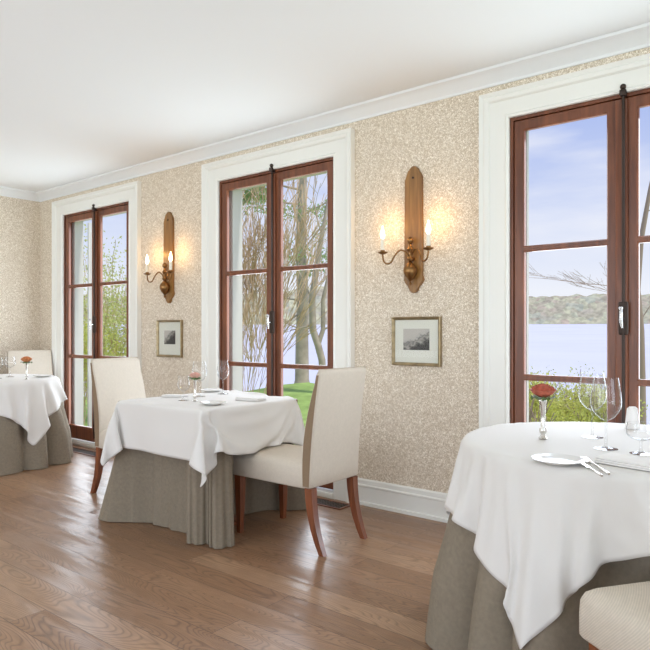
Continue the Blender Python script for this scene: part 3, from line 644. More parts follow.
[196,36,-28,34,-38,29,44,44,45,27,12,17,35,-7,20,51,50,48,50,49,50,-10,39,38,35,34,-12,8,54,51,-6,52,47,38,24,3,-7,-15,40,54,41,-14,-15,47,54,27,-34,-21,2,-3,-12,-18,18,42,-25,-38,-35,-1083,28,37,-28,38,-37,36,44,44,45,12,15,35,17,2,40,51,46,49,48,50,0,37,41,34,40,10,-11,55,56,-3,54,44,32,24,-1,1,-22,57,37,36,-32,24,52,48,-11,-34,-1,4,-7,-19,11,42,-20,-37,-36,-29,-1035,-21,32,37,-26,40,-33,40,45,44,43,6,21,47,2,17,46,52,42,51,46,12,42,32,37,43,22,-13,47,46,19,56,28,37,25,-7,-4,2,54,53,-24,-1,49,49,20,-34,-12,6,5,-19,1,44,-16,-36,-37,-26,6,-1070,29,-24,39,31,-20,39,-27,45,43,42,44,2,33,48,-2,27,49,51,42,47,45,10,48,31,38,38,-11,54,9,56,33,32,41,27,-3,-10,23,56,21,-28,28,47,46,-13,-30,11,5,-4,-15,45,-15,-30,-38,-25,4,25,-1122,26,31,-22,38,30,-14,36,-14,43,42,41,43,3,44,45,-3,39,48,50,44,52,7,40,50,40,4,28,57,-5,50,50,21,38,30,-7,-2,41,53,-24,6,39,51,10,-30,-1,9,7,-20,46,-25,-14,-37,-24,2,23,30,-1175,22,27,32,-18,35,30,-5,31,-1,40,39,42,43,7,44,46,3,46,49,49,49,13,37,49,41,12,54,44,-11,52,43,19,34,35,-11,16,53,19,-24,27,49,34,-24,-9,10,13,-22,44,-27,-2,-39,-22,1,20,34,28,-1230,27,16,36,21,-8,31,30,3,29,9,38,35,43,42,29,29,45,14,47,51,49,21,33,49,41,21,54,38,2,51,35,23,41,26,-7,35,46,-18,8,34,48,3,-23,10,17,-21,41,-27,6,-38,-21,0,18,29,37,25,-1283,26,26,16,38,11,4,26,32,11,27,17,38,33,43,32,47,24,47,25,47,49,42,21,47,33,37,54,22,26,50,25,34,39,2,39,36,10,-12,21,46,25,-18,1,23,-18,36,-26,14,-37,-20,0,15,26,39,28,26,-1350,34,22,31,19,36,9,14,22,34,17,28,23,38,31,44,37,44,30,46,29,49,48,28,38,42,51,41,35,36,34,32,31,17,21,31,39,-6,14,26,41,1,-10,26,-16,33,-24,21,-34,-20,0,12,23,41,27,25,-35,-1348,35,30,20,30,25,34,9,20,21,35,23,31,26,40,30,45,44,30,43,48,33,50,45,39,37,36,34,35,35,34,35,34,35,32,31,25,2,19,37,11,-6,26,-11,29,-21,26,-29,-20,8,1,20,42,21,20,-19,-32,-1340,24,27,29,19,27,32,32,11,24,22,36,28,34,29,41,31,43,38,43,50,43,39,35,34,34,34,35,34,35,34,34,35,34,35,35,34,34,27,5,11,26,-7,26,-16,23,-10,-28,10,-4,19,39,8,25,-18,-30,6,-1347,14,36,3,31,34,16,31,30,14,28,23,38,32,37,31,43,34,48,43,39,35,33,35,34,34,35,34,35,34,34,35,34,35,34,34,35,34,35,35,25,-1,20,-8,17,4,-27,9,-6,18,35,-2,29,-21,-24,6,4,-1382,33,20,33,-2,34,29,29,23,29,18,30,26,38,37,40,33,44,40,36,34,34,35,34,34,35,34,35,34,34,35,34,34,35,34,35,34,34,35,34,37,32,7,0,16,-19,8,-6,30,13,-8,31,-25,-15,7,3,-5,-1384,14,16,35,33,1,26,28,33,22,29,22,32,28,39,41,43,35,34,34,34,35,34,34,35,34,35,34,34,35,34,34,35,34,35,34,34,35,34,35,34,34,38,14,-7,-3,3,26,-10,6,31,-28,0,-9,1,7,-14,-1400,27,21,17,33,18,24,13,30,33,24,28,27,33,36,42,35,34,34,34,35,34,34,35,34,34,35,34,35,34,34,35,34,35,34,34,35,34,35,34,34,35,34,39,16,-7,17,-11,7,25,-27,-5,-2,1,9,-17,-23,-1406,27,23,27,27,23,18,29,14,33,29,27,29,30,34,40,34,35,34,35,34,34,35,34,34,35,34,35,34,34,35,34,35,34,34,35,34,35,34,34,35,34,34,35,39,17,-9,18,8,-23,7,-12,11,-2,-21,-25,-19,-1412,27,28,22,27,28,25,19,29,19,32,29,29,29,35,36,35,34,34,35,34,35,34,34,35,34,35,34,34,35,34,35,34,34,35,34,35,34,34,35,34,34,35,34,35,36,14,-8,-3,16,-16,12,-8,-25,-20,-7,7,-1438,12,21,26,27,24,28,27,26,19,30,28,27,32,34,36,34,34,35,34,35,34,34,35,34,35,34,34,35,34,35,34,34,35,34,34,35,34,35,34,34,35,34,35,34,34,37,-1,9,-12,11,-12,-24,-13,3,8,14,-1468,7,13,14,22,27,27,25,28,28,20,28,30,31,37,34,34,35,34,35,34,34,35,34,35,34,34,35,34,35,34,34,35,34,34,35,34,35,34,34,35,34,35,34,34,35,35,28,-7,11,-12,-22,-2,9,12,11,17,-1511,15,8,8,17,18,22,27,28,26,27,22,31,36,34,34,35,34,35,34,34,35,34,35,34,34,35,34,34,35,34,35,34,34,35,34,35,34,34,35,34,35,34,34,35,34,34,37,17,-16,-7,6,24,13,11,5,4,-1554,22,18,3,24,21,15,8,23,27,25,26,33,35,34,35,34,35,34,34,35,34,35,34,34,35,34,34,35,34,35,34,34,35,34,35,34,34,35,34,35,34,34,35,34,34,35,34,35,-7,20,5,1,-1,-3,-3,3,-1550,20,21,24,17,9,17,26,22,18,12,30,35,34,35,34,35,34,34,35,34,34,35,34,35,34,34,35,34,35,34,34,35,34,35,34,34,35,34,34,35,34,35,34,34,35,34,35,36,22,-8,-1,-1,-1,0,3,3,-1520,15,15,15,-5,16,22,22,16,21,13,32,35,35,34,35,34,34,35,34,34,35,34,35,34,34,35,34,35,34,34,35,34,35,34,34,35,34,34,35,34,35,34,34,35,34,35,34,35,30,-6,0,-1,0,11,-3,-9,-1533,15,15,15,13,16,16,16,16,16,20,34,35,34,34,35,34,35,34,34,35,34,35,34,34,35,34,35,34,34,35,34,34,35,34,35,34,34,35,34,35,34,34,35,34,35,34,34,35,35,3,1,5,11,-14,-6,-6,-1535,9,10,12,28,11,12,13,14,19,25,35,34,34,35,34,35,34,34,35,34,35,34,34,35,34,35,34,34,35,34,34,35,34,35,34,34,35,34,35,34,34,35,34,35,34,34,35,34,35,27,10,2,1,-1,-3,-3,-1541,9,9,9,0,28,11,12,11,2,30,34,34,35,34,35,34,34,35,34,35,34,34,35,34,34,35,34,35,34,34,35,34,35,34,34,35,34,35,34,34,35,34,35,34,34,35,34,34,35,32,-4,0,3,3,2,4,-1557,12,8,16,10,10,14,13,12,5,30,34,35,34,35,34,34,35,34,35,34,34,35,34,34,35,34,35,34,34,35,34,35,34,34,35,34,35,34,34,35,34,34,35,34,35,34,34,35,35,33,-4,1,1,2,-1,0,-1556,11,10,16,5,11,13,13,13,12,32,35,34,35,34,34,35,34,34,35,34,35,34,34,35,34,35,34,34,35,34,35,34,34,35,34,35,34,34,35,34,34,35,34,35,34,34,35,34,35,34,-3,4,-3,0,3,4,-1567,12,12,11,14,12,4,11,23,9,32,35,35,34,34,35,34,34,35,34,35,34,34,35,34,35,34,34,35,34,35,34,34,35,34,34,35,34,35,34,34,35,34,35,34,34,35,34,35,34,35,3,-4,3,7,8,10,-1561,2,2,4,6,8,9,32,10,5,34,34,35,34,35,34,34,35,34,35,34,34,35,34,35,34,34,35,34,35,34,34,35,34,34,35,34,35,34,34,35,34,35,34,34,35,34,35,34,34,35,3,21,14,6,4,2,-1567,1,5,6,20,11,7,6,-5,10,34,35,34,35,34,34,35,34,35,34,34,35,34,35,34,34,35,34,34,35,34,35,34,34,35,34,35,34,34,35,34,35,34,34,35,34,34,35,34,35,34,18,12,-1,4,5,5,-1544,9,9,8,6,0,-3,5,15,-2,33,34,35,34,34,35,34,35,34,34,35,34,35,34,34,35,34,34,35,34,35,34,34,35,34,35,34,34,35,34,35,34,34,35,34,34,35,34,35,34,34,16,11,9,-3,9,11,-1543,8,7,6,5,-8,8,8,8,-4,30,36,34,34,35,34,35,34,34,35,34,34,35,34,35,34,34,35,34,35,34,34,35,34,35,34,34,35,34,34,35,34,35,34,34,35,34,35,34,35,32,8,10,11,24,13,13,-1569,4,3,5,8,20,3,2,3,-5,26,36,34,35,34,35,34,34,35,34,34,35,34,35,34,34,35,34,35,34,34,35,34,35,34,34,35,34,34,35,34,35,34,34,35,34,35,34,34,35,31,6,20,16,3,13,12,-1570,5,5,20,14,-1,2,2,6,12,16,35,35,34,34,35,34,35,34,34,35,34,35,34,34,35,34,35,34,34,35,34,34,35,34,35,34,34,35,34,35,34,34,35,34,35,34,34,35,34,30,4,15,15,17,10,9,-1556,10,22,-10,7,11,14,20,-16,16,-5,35,34,34,35,34,35,34,34,35,34,35,34,34,35,34,35,34,34,35,34,34,35,34,35,34,34,35,34,35,34,34,35,34,35,34,34,35,34,34,28,9,20,14,1,17,13,-1498,14,-6,10,22,9,2,-6,-6,-11,-15,31,34,35,34,35,34,34,35,34,35,34,34,35,34,34,35,34,35,34,34,35,34,35,34,34,35,34,35,34,34,35,34,35,34,34,35,34,34,34,21,21,19,18,14,-11,11,-1427,16,8,6,-3,-8,-13,-16,-18,-11,7,13,36,34,35,34,34,35,34,35,34,34,35,34,34,35,34,35,34,34,35,34,35,34,34,35,34,35,34,34,35,34,34,35,34,35,34,34,35,32,15,24,15,20,19,21,33,-1414,2,-7,-12,-17,-17,-18,-15,-2,17,-2,-9,31,35,34,34,35,34,34,35,34,35,34,34,35,34,35,34,34,35,34,35,34,34,35,34,35,34,34,35,34,34,35,34,35,34,34,35,34,28,25,12,23,25,27,26,25,-1400,-17,-18,-16,-17,-18,-7,5,15,-10,-6,1,11,37,34,35,34,34,35,34,35,34,34,35,34,35,34,34,35,34,35,34,34,35,34,34,35,34,35,34,34,35,34,35,34,34,35,35,34,24,28,16,17,28,24,24,24,-1403,-17,-17,-18,-9,2,13,3,-13,-7,15,-4,-9,28,36,34,34,35,34,35,34,34,35,34,35,34,34,35,34,35,34,34,35,34,34,35,34,35,34,34,35,34,35,34,34,35,35,34,31,23,28,28,8,23,24,24,24,-1404,-18,-10,1,11,4,-5,-13,-2,16,-18,-4,18,-6,35,35,35,34,35,34,34,35,34,35,34,34,35,34,34,35,34,35,34,34,35,34,35,34,34,35,34,35,34,34,35,34,35,33,27,26,27,27,29,4,21,24,24,-1391,-7,8,2,-3,-11,-6,5,15,-24,-2,29,-4,-11,7,39,34,35,34,34,35,34,35,34,34,35,34,34,35,34,35,34,34,35,34,35,34,34,35,34,35,34,34,35,34,35,37,33,35,15,25,28,26,29,0,19,24,-1362,1,-2,-8,-5,2,15,4,-28,3,37,-3,-15,1,-8,15,39,34,34,35,34,34,35,34,35,34,34,35,34,35,34,34,35,34,35,34,34,35,34,34,35,34,35,34,36,33,37,35,35,36,7,22,27,26,27,-1,36,-1358,-2,-3,1,9,15,-7,-29,9,42,-3,-15,-2,-17,15,-5,16,38,35,34,34,35,34,35,34,34,35,34,35,34,34,35,34,35,34,34,35,34,34,35,34,35,34,35,33,41,39,38,33,29,34,3,18,27,28,18,27,-1344,1,5,15,9,-18,-29,17,44,-3,-12,-10,-22,23,-6,10,-5,13,38,34,35,34,35,34,34,35,34,35,34,34,35,34,34,35,34,35,34,34,35,34,35,34,34,36,40,40,39,36,33,35,29,26,34,-7,15,28,19,-1304,6,16,1,-26,-29,27,45,-5,-14,-13,-24,28,-4,16,-14,17,-1,4,34,35,35,34,34,35,34,35,34,34,35,34,34,35,34,35,34,34,35,34,35,35,33,37,42,41,38,36,39,34,29,37,29,27,41,0,-10,20,-1253,10,-14,-24,-31,36,45,-9,-15,-17,-23,31,2,18,-19,19,21,-3,4,-10,22,36,35,35,34,34,35,34,35,34,34,35,34,35,34,34,35,34,35,34,38,42,45,30,41,34,40,37,40,30,26,38,34,34,21,-15,0,-1221,-27,-21,-21,43,45,-14,-16,-19,-23,34,7,21,-19,18,33,-6,9,-23,31,-6,5,22,36,35,35,34,35,34,34,35,34,35,34,34,35,34,34,36,41,47,47,35,46,26,38,28,39,39,40,26,25,37,37,23,23,18,-1291,-26,0,43,41,-20,-17,-21,-21,34,14,24,-15,8,42,12,-1,-31,34,17,-17,23,6,-3,26,30,33,34,35,36,35,33,35,34,34,37,39,40,52,46,27,48,44,34,45,22,38,21,37,40,40,24,22,37,37,26,24,-1322,19,41,34,-22,-18,-21,-21,35,20,24,-2,-7,45,24,-1,-32,14,44,-17,1,22,-23,34,31,19,3,28,30,31,32,37,37,39,44,52,47,39,24,52,19,43,46,30,44,45,20,35,16,35,40,39,22,21,37,37,28,-1285,42,25,-22,-21,-20,-19,34,25,23,4,-11,46,33,4,-32,-1,46,17,-22,10,12,-28,18,49,6,45,32,29,23,7,52,39,15,44,44,54,46,6,52,46,6,47,44,26,45,42,21,35,8,34,40,39,19,20,37,37,-1218,16,-23,-21,-19,-18,32,26,25,10,-14,46,39,11,-23,-24,46,39,-19,0,20,-30,3,-2,39,56,31,19,32,-5,26,54,42,2,40,46,53,54,2,38,52,24,16,45,20,44,43,41,23,35,-1,34,39,39,18,18,38,-1180,-21,-21,-19,-18,32,26,25,17,-16,46,43,18,-27,-28,43,43,20,-27,12,2,-31,-14,15,55,54,31,14,27,-20,39,55,43,-7,35,48,53,56,13,15,51,38,3,37,49,11,41,42,40,26,36,-12,34,38,40,16,16,-1175,-20,-19,-18,30,26,26,23,-15,42,46,29,-29,-30,33,36,47,1,-28,2,4,-27,-26,35,56,55,29,13,18,-29,51,52,44,-14,29,49,54,56,0,15,51,49,3,20,46,45,12,34,41,39,30,38,-27,36,39,39,15,-1189,-21,-19,29,24,27,29,-13,38,46,38,-17,-40,26,29,48,33,-12,-17,-18,3,-37,-12,48,56,55,28,14,3,-31,52,53,49,-20,22,50,55,56,9,-7,53,53,18,2,38,46,35,20,24,41,22,39,41,-32,38,39,39,-1205,-23,29,25,26,30,-9,35,46,40,5,-43,-3,35,46,48,7,-21,-15,-6,-14,-39,1,56,56,55,25,10,-6,-32,54,53,53,-24,15,50,56,56,10,-17,51,51,31,-4,29,44,38,15,38,21,37,30,30,40,-35,38,40],
[314,43,36,39,41,36,36,36,35,42,42,42,28,19,23,22,24,24,26,29,27,-4,13,13,12,12,9,8,7,8,-12,-5,-4,-5,-9,-12,-14,-14,-1,-14,-13,-35,-30,-16,-11,-23,-40,-37,-32,-33,-33,-34,-32,-37,-40,-43,-42,-71,44,44,35,40,40,36,36,36,35,42,43,39,21,23,22,24,23,24,29,28,0,12,14,12,14,9,8,7,8,-12,-4,-4,-7,-8,-14,-13,-14,-5,-16,-17,-37,-20,-13,-15,-34,-40,-33,-31,-33,-34,-32,-37,-39,-42,-43,-40,-70,40,44,43,35,41,39,37,36,35,36,42,42,33,23,21,22,25,22,27,30,5,13,12,12,15,10,9,-2,11,-7,-3,-9,-4,-8,-15,-14,-12,-11,-12,-32,-25,-14,-14,-25,-39,-35,-31,-31,-34,-33,-36,-38,-43,-42,-41,-38,-73,42,39,43,44,35,41,40,35,36,35,37,43,39,28,24,21,22,25,24,30,12,6,18,12,13,13,9,-2,-6,8,-6,-7,-3,-8,-14,-15,-11,-11,-19,-33,-18,-16,-15,-34,-40,-29,-31,-32,-34,-36,-38,-42,-42,-40,-38,-37,-78,42,42,39,42,44,36,41,38,36,36,36,37,42,36,25,24,21,21,28,24,22,4,14,18,13,1,21,-1,-7,1,1,-8,-4,-7,-15,-14,-10,-13,-30,-24,-16,-15,-26,-39,-32,-30,-30,-36,-33,-41,-38,-42,-40,-38,-38,-36,-83,41,42,42,40,41,45,35,42,37,37,35,36,37,43,23,31,23,21,23,29,23,6,13,17,14,3,11,10,-8,2,-1,-9,-5,-5,-16,-12,-12,-19,-29,-19,-15,-19,-37,-34,-29,-30,-35,-32,-43,-35,-43,-39,-39,-37,-37,-37,-86,41,40,42,43,40,40,45,35,43,36,37,34,35,38,39,21,33,21,22,24,28,10,12,17,13,6,12,7,-5,1,-3,-8,-4,-7,-15,-11,-14,-27,-23,-17,-16,-29,-36,-30,-29,-35,-31,-42,-35,-42,-40,-38,-38,-37,-36,-36,-91,41,41,39,43,41,42,40,44,36,42,36,38,33,35,39,32,20,32,23,21,29,16,10,16,8,14,11,0,4,0,-6,-5,-4,-17,-7,-10,-20,-26,-20,-15,-23,-35,-31,-28,-35,-30,-42,-34,-41,-40,-38,-38,-38,-36,-36,-36,-101,45,40,43,38,44,42,43,38,44,36,43,34,39,33,34,39,27,20,34,18,28,21,11,13,12,13,12,2,3,0,-5,-6,-13,-10,-11,-9,-24,-21,-19,-18,-29,-34,-27,-35,-29,-42,-32,-41,-40,-39,-38,-37,-36,-37,-36,-45,-98,39,48,38,43,39,46,40,44,39,43,37,42,34,39,32,35,36,20,27,28,21,25,19,13,11,3,3,2,1,0,-1,-2,-3,-7,-10,-16,-23,-20,-18,-26,-32,-27,-34,-29,-40,-32,-41,-39,-39,-38,-38,-36,-37,-37,-46,-47,-88,38,39,48,38,41,42,46,40,45,38,44,37,41,34,39,32,35,26,27,31,24,19,4,2,-10,0,0,0,0,0,0,0,0,0,7,-1,-8,-18,-30,-26,-26,-33,-29,-39,-32,-39,-40,-38,-39,-37,-36,-41,-36,-45,-48,-48,-74,36,38,38,48,40,40,42,46,40,45,39,43,37,41,35,38,32,33,29,24,7,-15,0,0,0,0,0,0,0,0,0,0,0,0,0,0,0,8,-8,-23,-34,-29,-37,-33,-37,-40,-38,-39,-38,-36,-43,-35,-46,-48,-48,-47,-71,45,32,43,37,38,49,42,41,47,40,46,38,43,38,40,35,41,29,13,-15,0,0,0,0,0,0,0,0,0,0,0,0,0,0,0,0,0,0,0,7,-14,-36,-36,-33,-41,-38,-39,-38,-36,-45,-34,-47,-49,-46,-48,-49,-96,55,55,43,43,34,39,49,44,41,47,41,45,39,41,41,42,31,5,-17,0,0,0,0,0,0,0,0,0,0,0,0,0,0,0,0,0,0,0,0,0,4,-3,-33,-40,-41,-38,-36,-43,-40,-34,-49,-48,-49,-48,-46,-50,-106,49,53,54,44,53,39,37,49,46,40,48,41,45,41,44,29,2,-14,0,0,0,0,0,0,0,0,0,0,0,0,0,0,0,0,0,0,0,0,0,0,0,0,8,-36,-42,-37,-45,-39,-36,-50,-48,-48,-48,-45,-50,-51,-106,50,44,50,50,52,53,44,37,46,49,42,47,42,49,30,-12,0,0,0,0,0,0,0,0,0,0,0,0,0,0,0,0,0,0,0,0,0,0,0,0,0,0,0,8,-34,-47,-37,-39,-51,-47,-49,-45,-48,-50,-51,-50,-105,50,48,44,47,50,51,53,49,39,45,49,43,53,37,-13,0,0,0,0,0,0,0,0,0,0,0,0,0,0,0,0,0,0,0,0,0,0,0,0,0,0,0,0,0,6,-39,-47,-46,-43,-50,-44,-49,-51,-50,-49,-48,-120,55,53,51,47,45,47,49,51,53,45,43,52,42,16,-19,0,0,0,0,0,0,0,0,0,0,0,0,0,0,0,0,0,0,0,0,0,0,0,0,0,0,0,0,0,0,-1,-46,-45,-49,-44,-50,-51,-50,-48,-48,-48,-135,55,55,54,53,50,47,45,48,49,53,46,50,29,-19,0,0,0,0,0,0,0,0,0,0,0,0,0,0,0,0,0,0,0,0,0,0,0,0,0,0,0,0,0,0,0,8,-21,-52,-43,-50,-51,-49,-48,-48,-48,-47,-150,54,55,55,54,54,52,50,47,47,48,55,37,-9,0,0,0,0,0,0,0,0,0,0,0,0,0,0,0,0,0,0,0,0,0,0,0,0,0,0,0,0,0,0,0,0,0,9,-40,-52,-49,-49,-46,-48,-48,-48,-48,-162,53,54,54,52,53,55,55,52,50,46,52,20,-15,0,0,0,0,0,0,0,0,0,0,0,0,0,0,0,0,0,0,0,0,0,0,0,0,0,0,0,0,0,0,0,0,0,4,-10,-52,-45,-49,-51,-52,-55,-54,-51,-144,52,52,51,54,53,54,50,53,54,56,37,-7,0,0,0,0,0,0,0,0,0,0,0,0,0,0,0,0,0,0,0,0,0,0,0,0,0,0,0,0,0,0,0,0,0,0,0,4,-35,-56,-53,-52,-53,-53,-51,-51,-141,53,53,53,49,54,52,53,52,52,57,24,-11,0,0,0,0,0,0,0,0,0,0,0,0,0,0,0,0,0,0,0,0,0,0,0,0,0,0,0,0,0,0,0,0,0,0,0,7,-20,-56,-53,-53,-52,-49,-53,-54,-144,54,54,51,54,54,54,53,47,55,53,-2,0,0,0,0,0,0,0,0,0,0,0,0,0,0,0,0,0,0,0,0,0,0,0,0,0,0,0,0,0,0,0,0,0,0,0,0,0,1,-52,-52,-51,-50,-54,-53,-54,-157,56,56,56,45,56,56,55,55,54,40,-7,0,0,0,0,0,0,0,0,0,0,0,0,0,0,0,0,0,0,0,0,0,0,0,0,0,0,0,0,0,0,0,0,0,0,0,0,0,4,-33,-51,-52,-52,-54,-53,-54,-177,56,57,56,57,45,56,56,56,59,34,-10,0,0,0,0,0,0,0,0,0,0,0,0,0,0,0,0,0,0,0,0,0,0,0,0,0,0,0,0,0,0,0,0,0,0,0,0,0,6,-24,-58,-56,-57,-56,-56,-55,-158,56,56,52,55,56,53,55,56,59,28,-12,0,0,0,0,0,0,0,0,0,0,0,0,0,0,0,0,0,0,0,0,0,0,0,0,0,0,0,0,0,0,0,0,0,0,0,0,0,6,-18,-59,-57,-56,-57,-56,-57,-152,56,56,53,56,56,55,55,55,54,21,-11,0,0,0,0,0,0,0,0,0,0,0,0,0,0,0,0,0,0,0,0,0,0,0,0,0,0,0,0,0,0,0,0,0,0,0,0,0,0,-8,-59,-56,-57,-57,-56,-56,-150,55,56,55,56,56,55,56,45,56,15,-6,0,0,0,0,0,0,0,0,0,0,0,0,0,0,0,0,0,0,0,0,0,0,0,0,0,0,0,0,0,0,0,0,0,0,0,0,0,0,-6,-57,-57,-55,-56,-55,-54,-145,55,55,56,54,54,53,38,53,58,9,0,0,0,0,0,0,0,0,0,0,0,0,0,0,0,0,0,0,0,0,0,0,0,0,0,0,0,0,0,0,0,0,0,0,0,0,0,0,0,-3,-57,-50,-53,-56,-55,-56,-166,55,55,54,50,53,54,53,57,55,10,0,0,0,0,0,0,0,0,0,0,0,0,0,0,0,0,0,0,0,0,0,0,0,0,0,0,0,0,0,0,0,0,0,0,0,0,0,0,0,-5,-50,-54,-57,-56,-57,-57,-171,54,54,54,55,56,57,54,50,60,22,-9,0,0,0,0,0,0,0,0,0,0,0,0,0,0,0,0,0,0,0,0,0,0,0,0,0,0,0,0,0,0,0,0,0,0,0,0,0,0,-6,-53,-55,-56,-56,-56,-56,-177,54,55,55,55,56,54,54,53,60,30,-11,0,0,0,0,0,0,0,0,0,0,0,0,0,0,0,0,0,0,0,0,0,0,0,0,0,0,0,0,0,0,0,0,0,0,0,0,0,9,-18,-58,-56,-55,-46,-55,-55,-183,56,57,56,52,44,55,56,55,59,37,-10,0,0,0,0,0,0,0,0,0,0,0,0,0,0,0,0,0,0,0,0,0,0,0,0,0,0,0,0,0,0,0,0,0,0,0,0,0,10,-26,-59,-50,-53,-57,-55,-56,-165,54,54,43,48,57,56,56,52,51,48,-8,0,0,0,0,0,0,0,0,0,0,0,0,0,0,0,0,0,0,0,0,0,0,0,0,0,0,0,0,0,0,0,0,0,0,0,0,0,7,-31,-59,-55,-55,-48,-56,-57,-169,53,47,54,53,53,53,50,53,48,56,3,0,0,0,0,0,0,0,0,0,0,0,0,0,0,0,0,0,0,0,0,0,0,0,0,0,0,0,0,0,0,0,0,0,0,0,0,0,3,-38,-57,-52,-55,-57,-49,-56,-184,52,51,53,51,53,53,53,54,54,55,22,-6,0,0,0,0,0,0,0,0,0,0,0,0,0,0,0,0,0,0,0,0,0,0,0,0,0,0,0,0,0,0,0,0,0,0,0,8,-9,-53,-45,-53,-54,-55,-55,-56,-196,52,53,53,54,53,54,54,54,53,49,45,-6,0,0,0,0,0,0,0,0,0,0,0,0,0,0,0,0,0,0,0,0,0,0,0,0,0,0,0,0,0,0,0,0,0,0,0,10,-29,-55,-51,-45,-51,-52,-51,-47,-218,53,54,53,54,55,54,53,51,45,50,55,21,-9,0,0,0,0,0,0,0,0,0,0,0,0,0,0,0,0,0,0,0,0,0,0,0,0,0,0,0,0,0,0,0,0,0,0,6,-47,-50,-53,-52,-50,-51,-50,-50,-211,54,54,55,54,53,51,49,46,52,52,50,45,-7,0,0,0,0,0,0,0,0,0,0,0,0,0,0,0,0,0,0,0,0,0,0,0,0,0,0,0,0,0,0,0,0,0,14,-31,-53,-49,-46,-52,-49,-52,-52,-52,-203,55,54,53,51,49,47,49,53,51,45,49,54,21,-6,0,0,0,0,0,0,0,0,0,0,0,0,0,0,0,0,0,0,0,0,0,0,0,0,0,0,0,0,0,0,0,12,-13,-46,-50,-50,-49,-43,-51,-52,-51,-52,-194,52,50,49,47,49,51,52,50,46,52,49,40,47,9,-4,0,0,0,0,0,0,0,0,0,0,0,0,0,0,0,0,0,0,0,0,0,0,0,0,0,0,0,0,0,0,11,-35,-51,-50,-50,-50,-49,-42,-50,-52,-51,-195,50,48,49,50,52,51,49,47,51,48,39,44,47,42,-3,0,0,0,0,0,0,0,0,0,0,0,0,0,0,0,0,0,0,0,0,0,0,0,0,0,0,0,0,0,11,-27,-48,-38,-50,-51,-50,-50,-49,-40,-50,-51,-198,49,50,52,50,50,47,49,50,47,37,44,45,44,46,37,-6,0,0,0,0,0,0,0,0,0,0,0,0,0,0,0,0,0,0,0,0,0,0,0,0,0,0,0,15,-25,-43,-42,-41,-43,-51,-50,-50,-50,-50,-38,-41,-207,50,50,50,48,48,50,49,45,36,44,45,44,46,38,43,35,-5,0,0,0,0,0,0,0,0,0,0,0,0,0,0,0,0,0,0,0,0,0,0,0,0,0,16,-27,-40,-43,-41,-41,-40,-41,-50,-50,-50,-50,-50,-42,-194,50,49,48,49,50,48,44,35,44,44,45,47,36,42,38,41,34,3,-4,0,0,0,0,0,0,0,0,0,0,0,0,0,0,0,0,0,0,0,0,0,13,-1,-25,-40,-41,-41,-34,-45,-42,-40,-38,-44,-53,-50,-50,-51,-189,49,48,49,50,49,41,35,44,45,45,47,35,41,38,41,35,36,36,15,-8,0,0,0,0,0,0,0,0,0,0,0,0,0,0,0,0,0,0,0,18,-10,-27,-39,-39,-39,-34,-41,-36,-47,-42,-39,-40,-38,-52,-49,-52,-194,49,50,51,47,38,35,44,45,46,47,34,40,38,42,36,34,35,34,35,26,6,-12,0,0,0,0,0,0,0,0,0,0,0,0,0,0,0,11,-2,-17,-26,-37,-28,-40,-32,-40,-39,-41,-35,-47,-43,-39,-40,-34,-48,-50,-199,50,52,43,36,35,45,45,46,47,34,39,38,41,38,35,33,35,33,30,25,27,21,6,0,-8,0,0,0,0,0,0,0,0,0,13,-2,-6,-11,-21,-31,-29,-28,-34,-28,-41,-31,-42,-39,-40,-35,-47,-43,-41,-35,-35,-46,-199,51,39,37,34,45,46,46,46,34,39,37,41,40,34,34,34,34,32,27,23,25,21,22,15,13,9,3,2,-1,0,0,-1,-2,-3,-13,-13,-16,-23,-21,-24,-30,-30,-28,-34,-29,-41,-30,-43,-40,-40,-34,-47,-43,-40,-36,-35,-192,35,38,34,46,46,46,46,34,37,37,41,41,34,34,34,35,33,30,23,23,25,23,17,15,12,15,7,7,5,4,-5,-6,-6,-12,-16,-11,-15,-20,-22,-21,-28,-31,-26,-33,-33,-29,-42,-29,-44,-41,-39,-34,-47,-43,-40,-37,-192,38,35,46,46,46,46,34,37,36,41,41,34,34,34,35,34,32,27,21,24,25,22,23,5,15,18,9,5,1,1,-2,-5,-9,-13,-12,-13,-14,-18,-22,-21,-23,-32,-29,-25,-35,-33,-29,-42,-30,-44,-41,-40,-33,-48,-43,-39,-193,37,47,45,46,45,35,36,37,39,43,33,35,33,35,35,32,31,22,23,26,22,22,24,14,13,8,6,6,4,-3,-2,-5,-8,-12,-13,-13,-13,-16,-19,-21,-24,-25,-34,-21,-35,-34,-33,-28,-42,-30,-45,-42,-39,-33,-48,-43,-194,46,45,46,45,35,36,37,38,43,33,35,34,35,36,32,31,29,19,24,25,23,24,21,11,12,8,5,6,6,-5,-2,-4,-8,-12,-13,-12,-12,-17,-17,-19,-25,-23,-28,-30,-22,-39,-33,-33,-28,-42,-31,-45,-42,-39,-33,-48,-192,46,45,46,35,37,36,37,42,36,33,34,35,37,32,33,30,25,18,25,25,24,23,17,11,11,8,5,5,6,-3,-4,-4,-7,-11,-13,-13,-10,-14,-17,-20,-24,-23,-25,-29,-27,-23,-42,-33,-32,-30,-40,-34,-44,-42,-40,-32,-195,46,46,35,37,36,36,43,35,33,34,37,35,33,33,31,28,23,22,22,25,23,23,13,11,11,7,6,4,7,-4,-4,-3,-8,-10,-13,-12,-10,-14,-14,-21,-22,-24,-24,-27,-28,-25,-23,-46,-33,-23,-40,-39,-35,-43,-42,-40,-182,46,36,37,36,35,43,36,32,34,38,34,36,31,31,31,25,21,22,24,24,22,24,9,11,11,7,5,5,6,-4,-4,-3,-7,-10,-13,-11,-10,-14,-10,-23,-19,-26,-22,-27,-28,-26,-20,-29,-47,-29,-25,-44,-38,-36,-43,-40],
],
    'far': [
